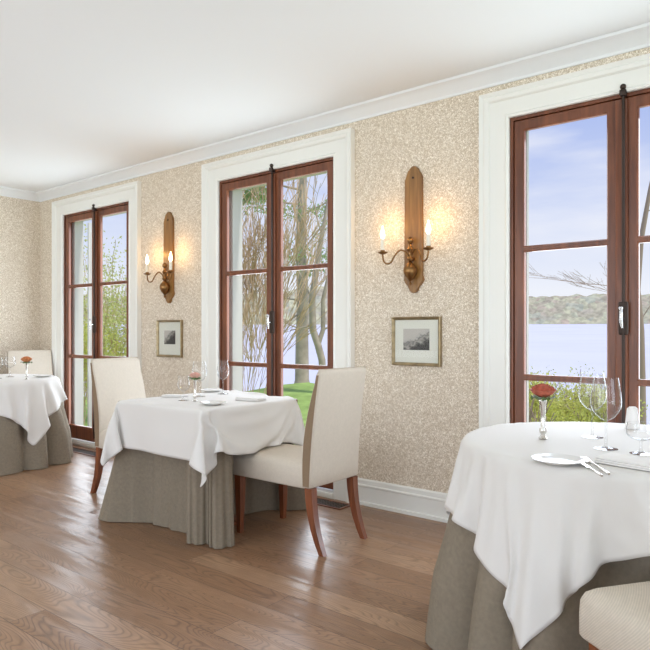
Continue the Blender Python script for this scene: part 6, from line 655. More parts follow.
[715,41,38,33,32,28,11,13,7,8,8,9,-3,-2,-3,-2,-1,-2,-1,0,-1,0,0,0,0,0,0,0,0,0,0,0,0,0,-1,1,5,6,-7,-11,-9,-6,-7,-6,-7,-8,-7,-8,-11,-102,44,41,37,33,31,17,13,8,8,8,8,-2,-2,-2,-3,-2,-1,-1,0,-1,0,0,0,0,0,0,0,1,0,0,0,0,-1,0,0,4,6,-7,-11,-8,-7,-6,-7,-7,-7,-8,-8,-23,-109,44,44,40,36,33,24,14,8,8,8,9,-3,-3,0,-3,-2,-1,0,-1,0,0,0,0,0,0,0,0,0,0,0,1,-1,0,-1,0,3,7,-7,-11,-8,-7,-6,-7,-7,-8,-7,-15,-39,-110,47,44,45,39,35,30,15,12,8,8,9,-6,-1,0,-2,-2,-1,0,-1,0,0,0,0,1,0,0,0,0,0,0,0,0,-1,0,-1,3,6,-7,-10,-8,-7,-7,-6,-7,-7,-11,-33,-46,-109,49,47,46,44,39,34,22,12,5,10,10,-6,0,0,-2,-2,0,-1,0,0,0,0,0,0,0,0,0,0,1,0,0,0,-1,0,-1,1,6,-7,-10,-7,-7,-6,-7,-7,-9,-25,-45,-47,-106,48,48,48,47,45,37,30,15,6,9,10,-7,2,0,-1,-2,-1,0,-1,1,0,0,0,0,0,0,0,0,0,0,0,0,0,-1,-1,1,5,-10,-6,-7,-7,-6,-7,-8,-16,-43,-45,-47,-106,48,48,48,48,47,46,34,21,10,8,9,-6,2,0,0,-2,-1,0,0,0,0,0,0,0,1,0,0,0,0,0,0,0,-1,0,-1,0,4,-10,-5,-7,-6,-8,-7,-10,-35,-45,-45,-46,-124,54,52,51,49,48,48,45,30,13,9,7,-5,3,0,0,-2,0,0,0,0,0,0,0,0,0,0,0,0,0,1,-1,0,0,-1,0,-1,3,-10,-4,-8,-6,-9,-10,-16,-46,-44,-46,-45,-157,57,56,56,55,53,50,48,47,20,11,4,-3,3,0,1,-1,-1,0,0,0,0,0,0,1,0,0,0,0,0,0,0,0,0,-1,-1,-1,-1,-7,-10,-2,-9,-8,-12,-50,-33,-40,-47,-43,-193,57,57,56,57,56,55,55,54,50,12,0,2,2,1,1,-1,0,0,0,0,0,0,0,0,0,0,1,0,0,0,0,0,-1,0,-1,-2,-5,-7,-5,-7,-10,-8,-33,-46,-27,-47,-45,-34,-237,56,57,56,57,57,56,56,56,56,61,1,0,2,0,1,0,-1,0,0,0,0,0,1,0,0,0,0,0,0,0,0,0,0,-1,0,-1,0,-16,-4,-7,-10,-42,-45,-8,-51,-35,-35,-43,-274,57,57,56,57,56,57,56,56,56,61,9,0,0,0,0,0,0,0,0,0,0,0,0,0,0,0,0,0,0,0,0,0,0,0,0,0,0,2,-40,13,6,-45,-38,-49,-40,-16,-32,-15,-323,56,57,56,57,56,57,57,56,57,59,9,0,0,0,0,0,0,0,0,0,0,0,0,0,0,0,0,0,0,0,0,0,0,0,0,0,0,28,-34,-29,19,-50,-49,-32,-11,-55,-14,-50,-300,57,56,57,56,57,57,56,57,56,59,9,0,0,0,0,0,0,0,0,0,0,0,0,0,0,0,0,0,0,0,0,0,0,0,0,0,0,13,8,-21,-20,-53,1,-53,-42,-53,-16,-17,-323,57,56,57,56,57,56,57,56,57,59,8,0,0,0,0,0,0,0,0,0,0,0,0,0,0,0,0,0,0,0,0,0,0,0,0,0,0,4,10,-26,-9,-18,-73,-55,-35,-41,-43,-19,-270,56,57,56,57,56,57,56,57,56,59,8,0,0,0,0,0,0,0,0,0,0,0,0,0,0,0,0,0,0,0,0,0,0,0,0,0,0,7,17,-33,-33,-34,-63,-35,-46,-26,-43,-54,-231,56,57,56,56,57,56,57,56,57,58,8,0,0,0,0,0,0,0,0,0,0,0,0,0,0,0,0,0,0,0,0,0,0,0,0,0,0,38,14,-55,-27,-19,-36,-70,-36,-63,-55,-49,-216,57,56,56,57,56,56,57,57,56,58,8,0,0,0,0,0,0,0,0,0,0,0,0,0,0,0,0,0,0,0,0,0,0,0,0,0,0,13,18,-55,22,-39,-67,-34,-56,-57,-52,-45,-222,57,56,56,57,56,57,56,57,56,59,7,0,0,0,0,0,0,0,0,0,0,0,0,0,0,0,0,0,0,0,0,0,0,0,0,0,0,16,5,-53,27,-52,-52,-36,-49,-51,-51,-47,-231,57,56,56,57,57,56,56,57,57,58,7,0,0,0,0,0,0,0,0,0,0,0,0,0,0,0,0,0,0,0,0,0,0,0,0,0,0,19,-4,-54,31,-52,-55,-27,-48,-49,-50,-38,-247,57,56,56,57,57,56,57,56,57,58,7,0,0,0,0,0,0,0,0,0,0,0,0,0,0,0,0,0,0,0,0,0,0,0,0,0,0,22,-12,-55,33,-54,-54,-20,-46,-50,-48,-30,-260,56,57,56,57,57,56,57,56,57,58,7,0,0,0,0,0,0,0,0,0,0,0,0,0,0,0,0,0,0,0,0,0,0,0,0,0,0,26,-20,-56,32,-54,-54,-15,-41,-50,-43,-27,-272,56,57,56,57,57,56,57,57,56,58,7,0,0,0,0,0,0,0,0,0,0,0,0,0,0,0,0,0,0,0,0,0,0,0,0,0,0,30,-26,-56,26,-53,-54,-13,-35,-48,-41,-20,-284,56,57,57,56,57,57,56,57,56,58,7,0,0,0,0,0,0,0,0,0,0,0,0,0,0,0,0,0,0,0,0,0,0,0,0,0,0,35,-32,-52,14,-52,-53,-13,-28,-46,-37,-17,-293,57,56,57,56,57,57,56,57,57,57,7,0,0,0,0,0,0,0,0,0,0,0,0,0,0,0,0,0,0,0,0,0,0,0,0,0,0,41,-39,-45,-1,-52,-51,-16,-19,-45,-33,-14,-300,57,56,57,57,56,57,57,56,57,58,6,0,0,0,0,0,0,0,0,0,0,0,0,0,0,0,0,0,0,0,0,0,0,0,0,0,0,42,-50,-25,-20,-54,-43,-22,-11,-41,-31,-14,-305,57,57,56,57,57,56,57,56,57,58,6,0,0,0,0,0,0,0,0,0,0,0,0,0,0,0,0,0,0,0,0,0,0,0,0,0,0,38,-56,-25,-21,-44,-28,-43,-8,-33,-34,-7,-312,56,57,56,57,57,56,57,57,56,58,6,0,0,0,0,0,0,0,0,0,0,0,0,0,0,0,0,0,0,0,0,0,0,0,0,0,0,30,-45,-43,-10,-30,-40,1,-41,-38,-39,4,-322,57,56,57,56,57,57,56,57,57,57,6,0,0,0,0,0,0,0,0,0,0,0,0,0,0,0,0,0,0,0,0,0,0,0,0,0,0,17,-36,-34,-36,-25,-35,33,-52,-43,-42,15,-335,57,56,57,57,56,57,57,56,57,57,6,0,0,0,0,0,0,0,0,0,0,0,0,0,0,0,0,0,0,0,0,0,0,0,0,0,0,-18,-16,-5,-50,-57,3,27,-49,-32,-52,29,-352,56,57,56,57,57,56,57,57,56,58,5,0,0,0,0,0,0,0,0,0,0,0,0,0,0,0,0,0,0,0,0,0,0,0,0,0,0,-7,-13,-2,-45,-60,-48,39,-27,-54,21,-7,-369,56,57,57,56,57,57,56,57,57,57,5,0,0,0,0,0,0,0,0,0,0,0,0,0,0,0,0,0,0,0,0,0,0,0,0,0,0,1,-14,-20,-51,-29,-27,-24,-33,-1,42,5,-421,57,56,57,57,56,57,57,56,57,57,5,0,0,0,0,0,0,0,0,0,0,0,0,0,0,0,0,0,0,0,0,0,0,0,0,0,0,1,-22,-34,-9,-16,-15,-19,-19,-40,-11,-15,-372,56,57,56,57,57,56,57,56,57,57,5,0,0,0,0,0,0,0,0,0,0,0,0,0,0,0,0,0,0,0,0,0,0,0,0,0,0,1,-2,-36,-35,24,-28,3,-27,-31,-12,-35,-393,57,56,57,56,57,56,57,57,56,58,4,0,0,0,0,0,0,0,0,0,0,0,0,0,0,0,0,0,0,0,0,0,0,0,0,0,0,5,13,-45,-37,-34,38,-42,5,-31,5,-4,-443,56,57,56,57,56,57,56,57,57,57,4,0,0,0,0,0,0,0,0,0,0,0,0,0,0,0,0,0,0,0,0,0,0,0,0,0,0,12,-21,-46,-45,32,-31,-45,-7,-17,30,-26,-405,57,56,56,57,56,56,57,56,57,61,0,0,0,0,0,0,0,0,0,0,0,0,0,0,0,0,0,0,0,0,0,0,0,0,0,0,0,4,-43,-47,12,-33,-32,-14,-19,-7,6,-49,-345,56,57,57,56,56,57,57,53,56,67,-5,0,0,0,0,0,0,0,0,0,0,0,0,0,0,0,0,0,0,0,0,0,0,0,0,0,0,-23,-47,-22,-22,-37,-9,-24,-32,25,-9,-47,-316,56,55,55,56,56,57,56,56,53,48,10,-12,22,-3,-2,-2,-1,-2,-1,0,0,0,0,0,0,-1,0,0,0,0,-1,0,-1,1,0,0,-9,-41,-43,-20,-36,-36,-11,-30,-24,7,-1,-19,-279,55,54,54,53,53,53,51,42,28,35,31,-15,4,-2,0,-1,-1,-1,-2,-1,-1,-1,-1,0,-1,0,0,0,0,-1,-1,0,0,0,-2,-3,-5,-11,-46,-33,-35,-33,-17,-31,-13,-12,4,-20,-239,54,53,53,52,51,47,39,34,25,32,32,-5,-10,-3,0,-2,0,-1,-2,-1,-1,-2,-1,-1,-1,0,0,0,0,0,0,-2,0,-1,0,-2,2,-15,-24,-40,-31,-33,-34,-30,-11,-3,-12,-19,-200,52,51,51,48,43,36,36,35,30,22,22,-12,-15,19,-8,0,-1,-1,-1,0,-1,0,0,-1,0,-1,-1,-1,-1,-2,-1,0,-1,1,2,1,-5,-10,-21,-31,-36,-34,-34,-32,-10,-9,-15,-15,-168,51,49,45,40,35,36,36,33,29,37,26,6,-53,5,-1,0,0,-1,0,-1,-1,0,-1,-1,-1,-1,-2,-1,0,-2,-1,1,1,3,-3,1,-5,-8,-16,-28,-33,-35,-35,-28,-25,-7,-13,-15,-138,48,42,37,35,36,36,34,34,30,37,31,24,-35,-47,4,-7,0,0,0,-1,-1,-1,0,-2,-1,-1,-1,-1,-1,0,1,0,0,2,3,-5,-5,-7,-12,-24,-31,-34,-35,-33,-18,-21,-12,-12,-113,39,35,35,36,36,35,35,33,38,44,33,7,-35,-8,-47,-5,-1,0,-1,0,-1,-1,-1,-1,-1,-1,0,-1,1,1,-2,0,5,-3,4,-6,-6,-6,-10,-18,-31,-31,-34,-35,-25,-17,-17,-12,-101,35,36,35,37,35,36,35,36,39,41,41,-7,-21,-30,-8,-13,-21,-5,-4,-1,-1,-1,0,-2,0,-1,0,1,-1,-3,0,6,-3,9,1,-13,-7,-6,-8,-15,-25,-30,-35,-30,-34,-20,-14,-15,-92,35,36,35,36,35,37,36,37,44,41,28,-8,-23,-18,-20,-8,-6,-9,-10,-6,3,-8,-1,-1,2,-2,-3,-3,-1,1,8,-3,5,-2,7,-10,-15,-3,-10,-13,-22,-28,-32,-32,-28,-29,-17,-14,-83,35,35,34,36,36,37,38,43,43,41,11,-4,-25,-20,-18,-12,-5,-5,-5,-6,-6,0,-3,-4,-3,-2,1,12,9,-11,-9,-2,4,3,7,-11,-13,-8,-10,-11,-19,-26,-30,-32,-30,-27,-19,-14,-71,26,35,35,37,37,40,40,43,43,33,1,1,-25,-21,-16,-13,-11,-5,-5,-5,-5,-3,-1,3,5,4,2,0,0,1,1,-2,-1,-1,-5,-4,-8,-20,-13,-9,-16,-24,-28,-31,-29,-27,-22,-17],
],
}
#ENDCLOTH
TZ = .744
def unpack(key):
    out = []
    for diffs in CLOTH[key]:
        v = 0; c = []
        for q in diffs: v += q; c.append(v*.0005)
        out.append(c)
    return list(zip(*out))

def draped(key, loc, label):
    """a square cloth as it hangs over its table: the relaxed shape of a cloth grid"""
    if key not in CLOTH: return
    P = unpack(key); n = int(round(len(P)**.5)); mb = MB()
    V = [mb.bm.verts.new(p) for p in P]
    for i in range(n-1):
        for j in range(n-1): mb.bm.faces.new((V[i*n+j], V[(i+1)*n+j], V[(i+1)*n+j+1], V[i*n+j+1]))
    o = mb.build('tablecloth', M['cloth'], None, angle=180, loc=loc)
    m = o.modifiers.new('smooth', 'SUBSURF'); m.levels = m.render_levels = 1
    m = o.modifiers.new('thick', 'SOLIDIFY'); m.thickness = .0012; m.offset = -1
    tag(o, label, 'tablecloth', 'white cloths over the tables')

def round_table(key, cx_, cy_, rad, seed, dents, label, cloth_label):
    rr = random.Random(seed)
    root = empty('dining_table', (cx_, cy_, 0))
    MB().lathe([(0, TZ-.03), (rad-.012, TZ-.03), (rad-.008, TZ-.025), (rad-.008, TZ-.004), (rad-.012, TZ), (0, TZ)], 64).build('tabletop', M['leg'], root)
    MB().lathe([(.20, 0), (.20, .02), (.05, .05), (.035, .12), (.035, TZ-.05), (.12, TZ-.03)], 20, (0, 0, 0), True, True).build('pedestal', M['leg'], root)
    pa, pb, pc = rr.uniform(0, 6), rr.uniform(0, 6), rr.uniform(0, 6)
    def lobes(th):
        w = th+.16*math.sin(2*th+pb)+.05*math.sin(6*th+pc)
        return .052*(2*abs(math.sin(6.5*w+pa))**.8-1)*(1+.4*math.sin(4*th+pc))+.012*math.sin(5*th+pb)
    n = 288; rings = []
    rings.append([(.02*math.cos(2*PI*j/n), .02*math.sin(2*PI*j/n), TZ+.002) for j in range(n)])
    rings.append([((rad-.02)*math.cos(2*PI*j/n), (rad-.02)*math.sin(2*PI*j/n), TZ+.002) for j in range(n)])
    for i in range(21):
        s = i/20; ring = []
        for j in range(n):
            th = 2*PI*j/n
            f = lobes(th+.04*s)
            r = rad-.006+.085*s+f*min(1, s*1.5)**1.2*1.2
            for (az, wd, dp) in dents:
                dl = (th-az+PI) % (2*PI)-PI; w = min(1, s*3.2)
                r -= dp*math.exp(-(dl/wd)**4)*w*w*(3-2*w)
            ring.append((r*math.cos(th), r*math.sin(th), TZ-.002-s*(TZ-.006)))
        rings.append(ring)
    MB().ring_loft(rings, True, True).build('table_skirt', M['linen'], root, angle=80)
    tag(root, label, 'table', 'round tables in grey skirts')
    draped(key, (cx_, cy_, 0), cloth_label)
NEAR = (-.64, 2.565); FAR_ = (-5.95, 2.54)
round_table('near', *NEAR, .585, 11, [(R(-62), .5, .20)], 'round dining table in a floor-length grey skirt, nearest at the right', 'white cloth with a long hanging corner, over the nearest round table at the right')
round_table('far', *FAR_, .585, 5, [(R(120), .55, .34)], 'round dining table in a floor-length grey skirt, cut by the left edge', 'white cloth with a hanging corner, over the round table at the far left')

def square_table():
    cx_, cy_ = -3.04, 2.625; a = .39
    root = empty('dining_table', (cx_, cy_, 0))
    MB().box(-a+.006, a-.006, -a+.006, a-.006, TZ-.03, TZ, .004).build('tabletop', M['leg'], root, smooth=False)
    MB().lathe([(.20, 0), (.20, .02), (.05, .05), (.035, .12), (.035, TZ-.05), (.12, TZ-.03)], 20, (0, 0, 0), True, True).build('pedestal', M['leg'], root)
    # skirt outline: top square, bottom given by points round the table
    bot = [(.455, -.22), (.46, -.28), (.42, -.335), (.37, -.325), (.345, -.30), (.32, -.325), (.27, -.365), (.22, -.355), (.15, -.29), (.03, -.265), (-.12, -.275), (-.23, -.27), (-.33, -.335), (-.44, -.41), (-.53, -.43), (-.53, -.34), (-.40, -.22), (-.28, -.10), (-.25, .15), (-.27, .40), (-.40, .55), (-.32, .56), (0, .46), (.2, .47), (.30, .60), (.33, .58), (.24, .46), (.13, .38), (.09, .22), (.11, .06), (.20, -.06), (.36, -.15)]
    def square_pt(p):
        m = max(abs(p[0]), abs(p[1])); return (p[0]/m*a, p[1]/m*a)
    nb = len(bot)
    def cr(t):
        i = int(t); f = t-i
        p = [bot[(i+k-1) % nb] for k in range(4)]
        return tuple(.5*((2*p[1][d])+(p[2][d]-p[0][d])*f+(2*p[0][d]-5*p[1][d]+4*p[2][d]-p[3][d])*f*f+(3*p[1][d]-p[0][d]-3*p[2][d]+p[3][d])*f**3) for d in (0, 1))
    n = nb*9
    B = [cr(j/9) for j in range(n)]
    T = []
    for p in B:
        # direct radial projection on the square outline
        ang_ = math.atan2(p[1], p[0]); c, s = math.cos(ang_), math.sin(ang_)
        k = a/max(abs(c), abs(s)); T.append((k*c, k*s))
    rings = [[(x*.05, y*.05, TZ+.002) for x, y in T], [(x*.97, y*.97, TZ+.002) for x, y in T]]
    for i in range(25):
        s = i/24; ring = []
        z = TZ-.002-s*(TZ-.006)
        for j in range(n):
            tx, ty = T[j]; bx, by = B[j]
            inward = math.hypot(bx, by) < math.hypot(tx, ty)
            w = min(1, s*2.3) if inward else s
            w = w*w*(3-2*w) if inward else w
            f = .010*math.sin(j*.55)*s+.006*math.sin(j*1.13+1)*s
            L_ = math.hypot(tx, ty)
            ring.append((tx+(bx-tx)*w+tx/L_*f, ty+(by-ty)*w+ty/L_*f, z))
        rings.append(ring)
    MB().ring_loft(rings, True, True).build('table_skirt', M['linen'], root, angle=80)
    tag(root, 'square dining table in a floor-length grey skirt, in the middle', 'table')
    draped('square', (cx_, cy_, 0), 'white cloth with pointed hanging corners, over the square table')
square_table()

# ------------------------------------------------------------------ tableware
CTZ = TZ+.0085
def at(px, py, z=CTZ):
    """table-top point seen at a photograph pixel"""
    t = (EYE-z)*FPX/(py-HOR); k = (px-325)/FPX
    return Vector((t*(-math.sin(TH)+k*math.cos(TH)), t*(math.cos(TH)+k*math.sin(TH)), z))

def glass_thing(name, h, bw, rim, stem, foot, label, loc, group, bowl0=None):
    root = empty(name, loc)
    hb = h-stem
    MB().lathe([(0, .0015), (foot, .0008), (foot, .002), (foot*.6, .0045), (.008, .009), (.0045, .016), (.0035, stem*.6), (.004, stem-.006), (.007, stem)], 28).build('stem', M['glass'], root, angle=60)
    prof = [(.006, stem)]
    for i in range(1, 21):
        t = (i/20)**1.35
        w = math.sin(min(1, t/.42)*PI/2)**.55 if t < .42 else 1-(1-rim/bw)*((t-.42)/.58)**1.6
        prof.append((bw*w, stem+hb*t))
    prof.append((rim-.0012, h)); 
    MB().lathe(prof, 32).build('bowl', M['glass'], root, angle=60)
    return tag(root, label, 'glass', group)

GN, GM_, GF = 'glasses on the nearest table', 'glasses on the square table', 'glasses on the far left table'
glass_thing('wine_glass', .253, .051, .040, .105, .040, 'large empty wine glass on the nearest table, the farther back one', at(592.5, 437.5), GN)
glass_thing('wine_glass', .253, .051, .040, .100, .040, 'large empty wine glass on the nearest table, right in front of another', at(606, 449), GN)
glass_thing('water_goblet', .105, .046, .044, .045, .036, 'low wide stemmed goblet on the nearest table, behind the folded napkin', at(641, 454), GN)
glass_thing('water_goblet', .148, .035, .028, .055, .031, 'short stemmed goblet on the square table, left of the flower', at(183.5, 400.5), GM_)
glass_thing('wine_glass', .225, .046, .037, .095, .036, 'tall wine glass on the square table, right behind the flower', at(199.5, 396.5), GM_)
glass_thing('wine_glass', .225, .040, .030, .095, .036, 'tall wine glass on the square table, in front of the middle glass doors', at(223, 394), GM_)
glass_thing('wine_glass', .185, .046, .038, .085, .036, 'stemmed wine glass on the far left table, left of its flower', at(10, 377), GF)
glass_thing('wine_glass', .185, .046, .038, .085, .036, 'stemmed wine glass on the far left table, cut by the photo edge', at(-2.5, 378.5), GF)

def rose(mb, c, r, seed):
    """cupped petals in widening rings"""
    q = random.Random(seed)
    for ring, (cnt, rr_, top, curl) in enumerate(((3, .26, 1.30, 0), (4, .46, 1.28, .05), (5, .68, 1.2, .12), (6, .88, 1.08, .20), (7, 1.0, .90, .30))):
        for i in range(cnt):
            a0 = 2*PI*i/cnt+ring*.7+q.uniform(-.1, .1); span = 2*PI/cnt*.72
            rings = []
            for k in range(7):
                t = k/6; row = []
                for j in range(7):
                    u = (j/6-.5)*2
                    aa = a0+u*span*(.6+.4*math.sin(t*PI*.7))
                    rad = r*rr_*(math.sin(min(1, t*1.25)*PI/2)**.8+curl*max(0, t-.7)*1.6)*(1+.05*(1-u*u))
                    z = c[2]+r*(top*t-curl*1.3*max(0, t-.75)-.10*u*u*t)
                    row.append((c[0]+rad*math.cos(aa), c[1]+rad*math.sin(aa), z))
                rings.append(row)
            mb.ring_loft(rings, False)
    mb.sphere((c[0], c[1], c[2]+r*.45), r*.22, 10)

def bud_vase(loc, h, rad, mat, label, seed, slim=1):
    root = empty('bud_vase', loc)
    MB().lathe([(0, .0005), (.016*slim, .0005), (.017*slim, .004), (.010*slim, .010), (.008*slim, .018), (.014*slim, .028), (.015*slim, .036), (.009*slim, .046), (.0085*slim, h*.6), (.011*slim, h*.9), (.015*slim, h), (.013*slim, h), (.009*slim, h*.88), (0, h*.8)], 20).build('vase', M['silver'], root)
    tag(root, label[0], 'vase', 'bud vases with a rose')
    fl = empty('cut_rose', (loc[0], loc[1], loc[2]+h-.002))
    b = MB(); rose(b, (0, 0, .012), rad, seed); b.build('petals', mat, fl, angle=70)
    g = MB()
    g.tube([(0, 0, -h*.12), (0, 0, .014)], .003, 8)
    for i in range(5):
        a = 2*PI*i/5+.4
        p = lambda r_, z_, w: (r_*math.cos(a)-w*math.sin(a), r_*math.sin(a)+w*math.cos(a), z_)
        g.ring_loft([[p(.003, .008, -.002), p(.003, .008, 0), p(.003, .008, .002)],
                     [p(rad*.6, .012, -rad*.42), p(rad*.6, .006, 0), p(rad*.6, .012, rad*.42)],
                     [p(rad*1.0, .022, -rad*.34), p(rad*1.0, .016, 0), p(rad*1.0, .022, rad*.34)],
                     [p(rad*1.3, .006, -.001), p(rad*1.3, .006, 0), p(rad*1.3, .006, .001)]], False)
    g.build('leaves', M['green'], fl, angle=70)
    tag(fl, label[1], 'flower', 'roses in bud vases')
bud_vase(at(543, 439), .148, .043, M['rose'], ('silver bud vase on the nearest round table', 'open rust-red rose on the nearest round table'), 1)
bud_vase(at(195, 401.5), .125, .030, M['rose_pale'], ('silver bud vase on the square table', 'pale pink rose among glasses on the square table'), 2, .8)
bud_vase(at(26.5, 379.5), .135, .042, M['rose_orange'], ('silver bud vase on the far left table', 'orange rose on the far left table'), 3, .8)

def plate(loc, r, label, group='white plates'):
    root = MB().lathe([(0, .0012), (r*.58, .0012), (r*.62, .003), (r*.98, .012), (r, .0138), (r*.99, .0150), (r*.66, .0065), (r*.60, .0045), (0, .0045)], 48).build('side_plate', M['porcelain'], loc=loc, angle=50)
    tag(root, label, 'plate', group)
plate(at(558, 463), .081, 'white side plate on the nearest round table')
plate(at(213, 404.5), .075, 'white side plate at the near edge of the square table')
plate(at(211.5, 391.5), .075, 'white side plate at the back of the square table, behind the glasses')
plate(at(43, 376.8), .085, 'white side plate on the far left table')

def napkin(loc, rz, w, d, label, h=.014):
    g = MB()
    for k in range(3):
        e = .004*k
        g.box(-w/2+e*.5, w/2-e*.3, -d/2+e*.4, d/2-e, k*h/3+.0003, (k+1)*h/3, .0022, 2)
    g.bm.verts.ensure_lookup_table()
    for v in g.bm.verts:
        v.co.z += max(0, v.co.z-.001)*.25*math.sin(v.co.x*40+v.co.y*25)
    o = g.build('napkin', M['napkin'], loc=loc, rot=(0, 0, rz), angle=60)
    tag(o, label, 'napkin', 'folded napkins')
# the flap direction runs along the table for the diner at the bottom right
napkin(at(642, 466.8), R(-12), .25, .11, 'folded white napkin at the near edge of the nearest round table', .02)
napkin(at(251, 400), R(8), .17, .10, 'folded white napkin on the square table, right of the plates')
napkin(at(175, 396.5), R(20), .15, .09, 'folded white napkin at the left edge of the square table', .012)

def standing_napkin(loc):
    g = MB(); rings = []
    for t in (0, .15, .35, .6, .8, .92, 1):
        z = .0003+.095*t; w = .030-.010*t-(.008 if t > .95 else 0)
        rings.append([(w*(1+.18*math.sin(3*a+.5))*math.cos(a), w*.62*math.sin(a), z) for a in [2*PI*j/24 for j in range(24)]])
    g.ring_loft(rings, True, True, True)
    o = g.build('rolled_napkin', M['napkin'], loc=loc, rot=(0, 0, TH), angle=60)
    tag(o, 'upright rolled white napkin at the back of the nearest round table', 'napkin', 'folded napkins')
standing_napkin(at(632.5, 429))

def knife(p, q, label):
    d = (q-p); L_ = d.length; rz = math.atan2(d.y, d.x)
    root = empty('butter_knife', p, rz)
    MB().tube([(0, 0, .0045), (.012, 0, .0052), (L_*.42, 0, .0045), (L_*.46, 0, .004)], [.003, .0043, .0036, .003], 10).build('handle', M['silver'], root)
    g = MB(); t = .0012
    out = [(L_*.45, -.003), (L_*.5, -.009), (L_*.85, -.011), (L_*.97, -.006), (L_, .002), (L_*.8, .006), (L_*.45, .003)]
    b = [(x, y, .0032) for x, y in out]; c = [(x, y, .0032+t) for x, y in out]
    g.ring_loft([b, c], True, True, True)
    g.build('blade', M['silver'], root, smooth=False)
    tag(root, label, 'knife')
def fork(p, q, label):
    d = (q-p); L_ = d.length; rz = math.atan2(d.y, d.x)
    root = empty('dinner_fork', p, rz)
    MB().tube([(0, 0, .004), (.015, 0, .0045), (L_*.5, 0, .0045), (L_*.64, 0, .006), (L_*.70, 0, .004)], [.0035, .005, .0032, .003, .006], 10).build('handle', M['silver'], root)
    g = MB()
    for k in range(4):
        y = (k-1.5)*.0058
        g.tube([(L_*.69, y*.8, .0035), (L_*.80, y, .0035), (L_, y, .006)], [.002, .0018, .001], 6)
    g.build('tines', M['silver'], root)
    tag(root, label, 'fork')
kp, kq = at(602, 477.5), at(575, 460.5); kp.z = kq.z = CTZ
knife(kp+Vector((0, 0, 0)), kq, 'silver butter knife beside the plate on the nearest round table')
fp, fq = at(609, 475.3), at(583, 458.5); fork(fp, fq, 'silver fork between knife and napkin on the nearest round table')

# ------------------------------------------------------------------ outdoors
def ray(px, t, z=None):
    k = (px-325)/FPX
    return Vector((t*(-math.sin(TH)+k*math.cos(TH)), t*(math.cos(TH)+k*math.sin(TH)), 0))
GZ = -.60
def ground_z(x, y):
    d = max(0, (y+.35*(-x)-14.5)/7); d = min(1, d)
    return GZ-2.6*d*d*(3-2*d)+.06*math.sin(x*.5)*math.cos(y*.43)+1.0*math.exp(-((x+10.9)**2+(y-13.4)**2)/5)
g = MB(); xs = [-70+1.6*i for i in range(70)]; ys = [WY1+.13+.9*i for i in range(48)]
V = [[g.bm.verts.new((x, y, ground_z(x, y))) for y in ys] for x in xs]
for i in range(len(xs)-1):
    for j in range(len(ys)-1): g.bm.faces.new((V[i][j], V[i+1][j], V[i+1][j+1], V[i][j+1]))
struct(g.build('lawn', M['lawn'], angle=80))
struct(MB().box(-70, 42, -40, WY1+.13, -.75, -.62).build('lawn_behind', M['lawn'], smooth=False))
def fan(r0, r1, nr, na, zf):
    rings = []
    for i in range(nr+1):
        r = r0+(r1-r0)*i/nr; row = []
        for j in range(na+1):
            a = R(-88+108*j/na); row.append((r*math.sin(a), r*math.cos(a), zf(r, a)))
        rings.append(row)
    return MB().ring_loft(rings, False)
LZ = lambda r: -2.6+(r-25)*(8.0/395)
struct(fan(15, 422, 20, 60, lambda r, a: LZ(r)).build('lake', M['lake']))
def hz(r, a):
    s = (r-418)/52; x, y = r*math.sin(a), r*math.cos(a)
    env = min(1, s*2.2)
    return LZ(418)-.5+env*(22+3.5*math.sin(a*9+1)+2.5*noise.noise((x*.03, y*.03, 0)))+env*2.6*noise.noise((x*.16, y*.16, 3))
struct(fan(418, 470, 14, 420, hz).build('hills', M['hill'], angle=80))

def branchy(mb, p, d, L_, r, depth, rr, spread=.6, up=.15, minr=.006, kids=(2, 3), segs=5, wander=.18, tips=None):
    pts = [p.copy()]; rad = [r]; dd = d.normalized()
    for i in range(segs):
        dd = (dd+Vector((rr.uniform(-1, 1), rr.uniform(-1, 1), rr.uniform(-.6, .6)+up))*wander).normalized()
        pts.append(pts[-1]+dd*L_/segs); rad.append(max(minr, r*(1-.45*(i+1)/segs)))
    mb.tube(pts, rad, 7 if r > .05 else (5 if r > .02 else 3), False)
    if tips is not None and depth <= 1: tips.extend(pts[2:])
    if depth == 0: return
    for k in range(rr.randint(*kids)):
        i = rr.randint(2, segs); q = pts[i]
        nd = (dd+Vector((rr.uniform(-1, 1), rr.uniform(-1, 1), rr.uniform(-.4, .8)))*spread*1.3).normalized()
        branchy(mb, q, nd, L_*rr.uniform(.5, .8), max(minr, rad[i]*rr.uniform(.45, .7)), depth-1, rr, spread, up, minr, kids, segs, wander, tips)

def leaves(mb, centres, n, rad, size, rr, flat=.6):
    for c in centres:
        for i in range(n):
            o = Vector((rr.gauss(0, 1), rr.gauss(0, 1), rr.gauss(0, flat)))*rad*.55
            p = c+o
            a = Vector((rr.uniform(-1, 1), rr.uniform(-1, 1), rr.uniform(-1, 1))).normalized(); b = a.orthogonal().normalized()
            s = size*rr.uniform(.6, 1.3)
            mb.bm.faces.new([mb.bm.verts.new(q) for q in (p-a*s, p+b*s*.45, p+a*s, p-b*s*.45)])

def pos(px, t):
    v = ray(px, t); v.z = ground_z(v.x, v.y)-.03; return v

def pt(px, py, t):
    v = ray(px, t); v.z = EYE+(HOR-py)/FPX*t; return v

def tree(name, label, cat, px, t, build, mat, leaf=None, leafmat=None, group=None):
    b = pos(px, t); root = empty(name, b)
    rr = random.Random(int(px*13+t*7))
    mb = MB(); tips = build(mb, b, rr) or []
    bmesh.ops.translate(mb.bm, vec=-b, verts=mb.bm.verts[:])
    mb.build('branches' if cat == 'shrub' else 'trunk', mat, root, angle=80)
    if leaf:
        lb = MB(); leaf(lb, tips, rr)
        bmesh.ops.translate(lb.bm, vec=-b, verts=lb.bm.verts[:])
        lb.build('foliage', leafmat, root, smooth=False)
    return tag(root, label, cat, group)

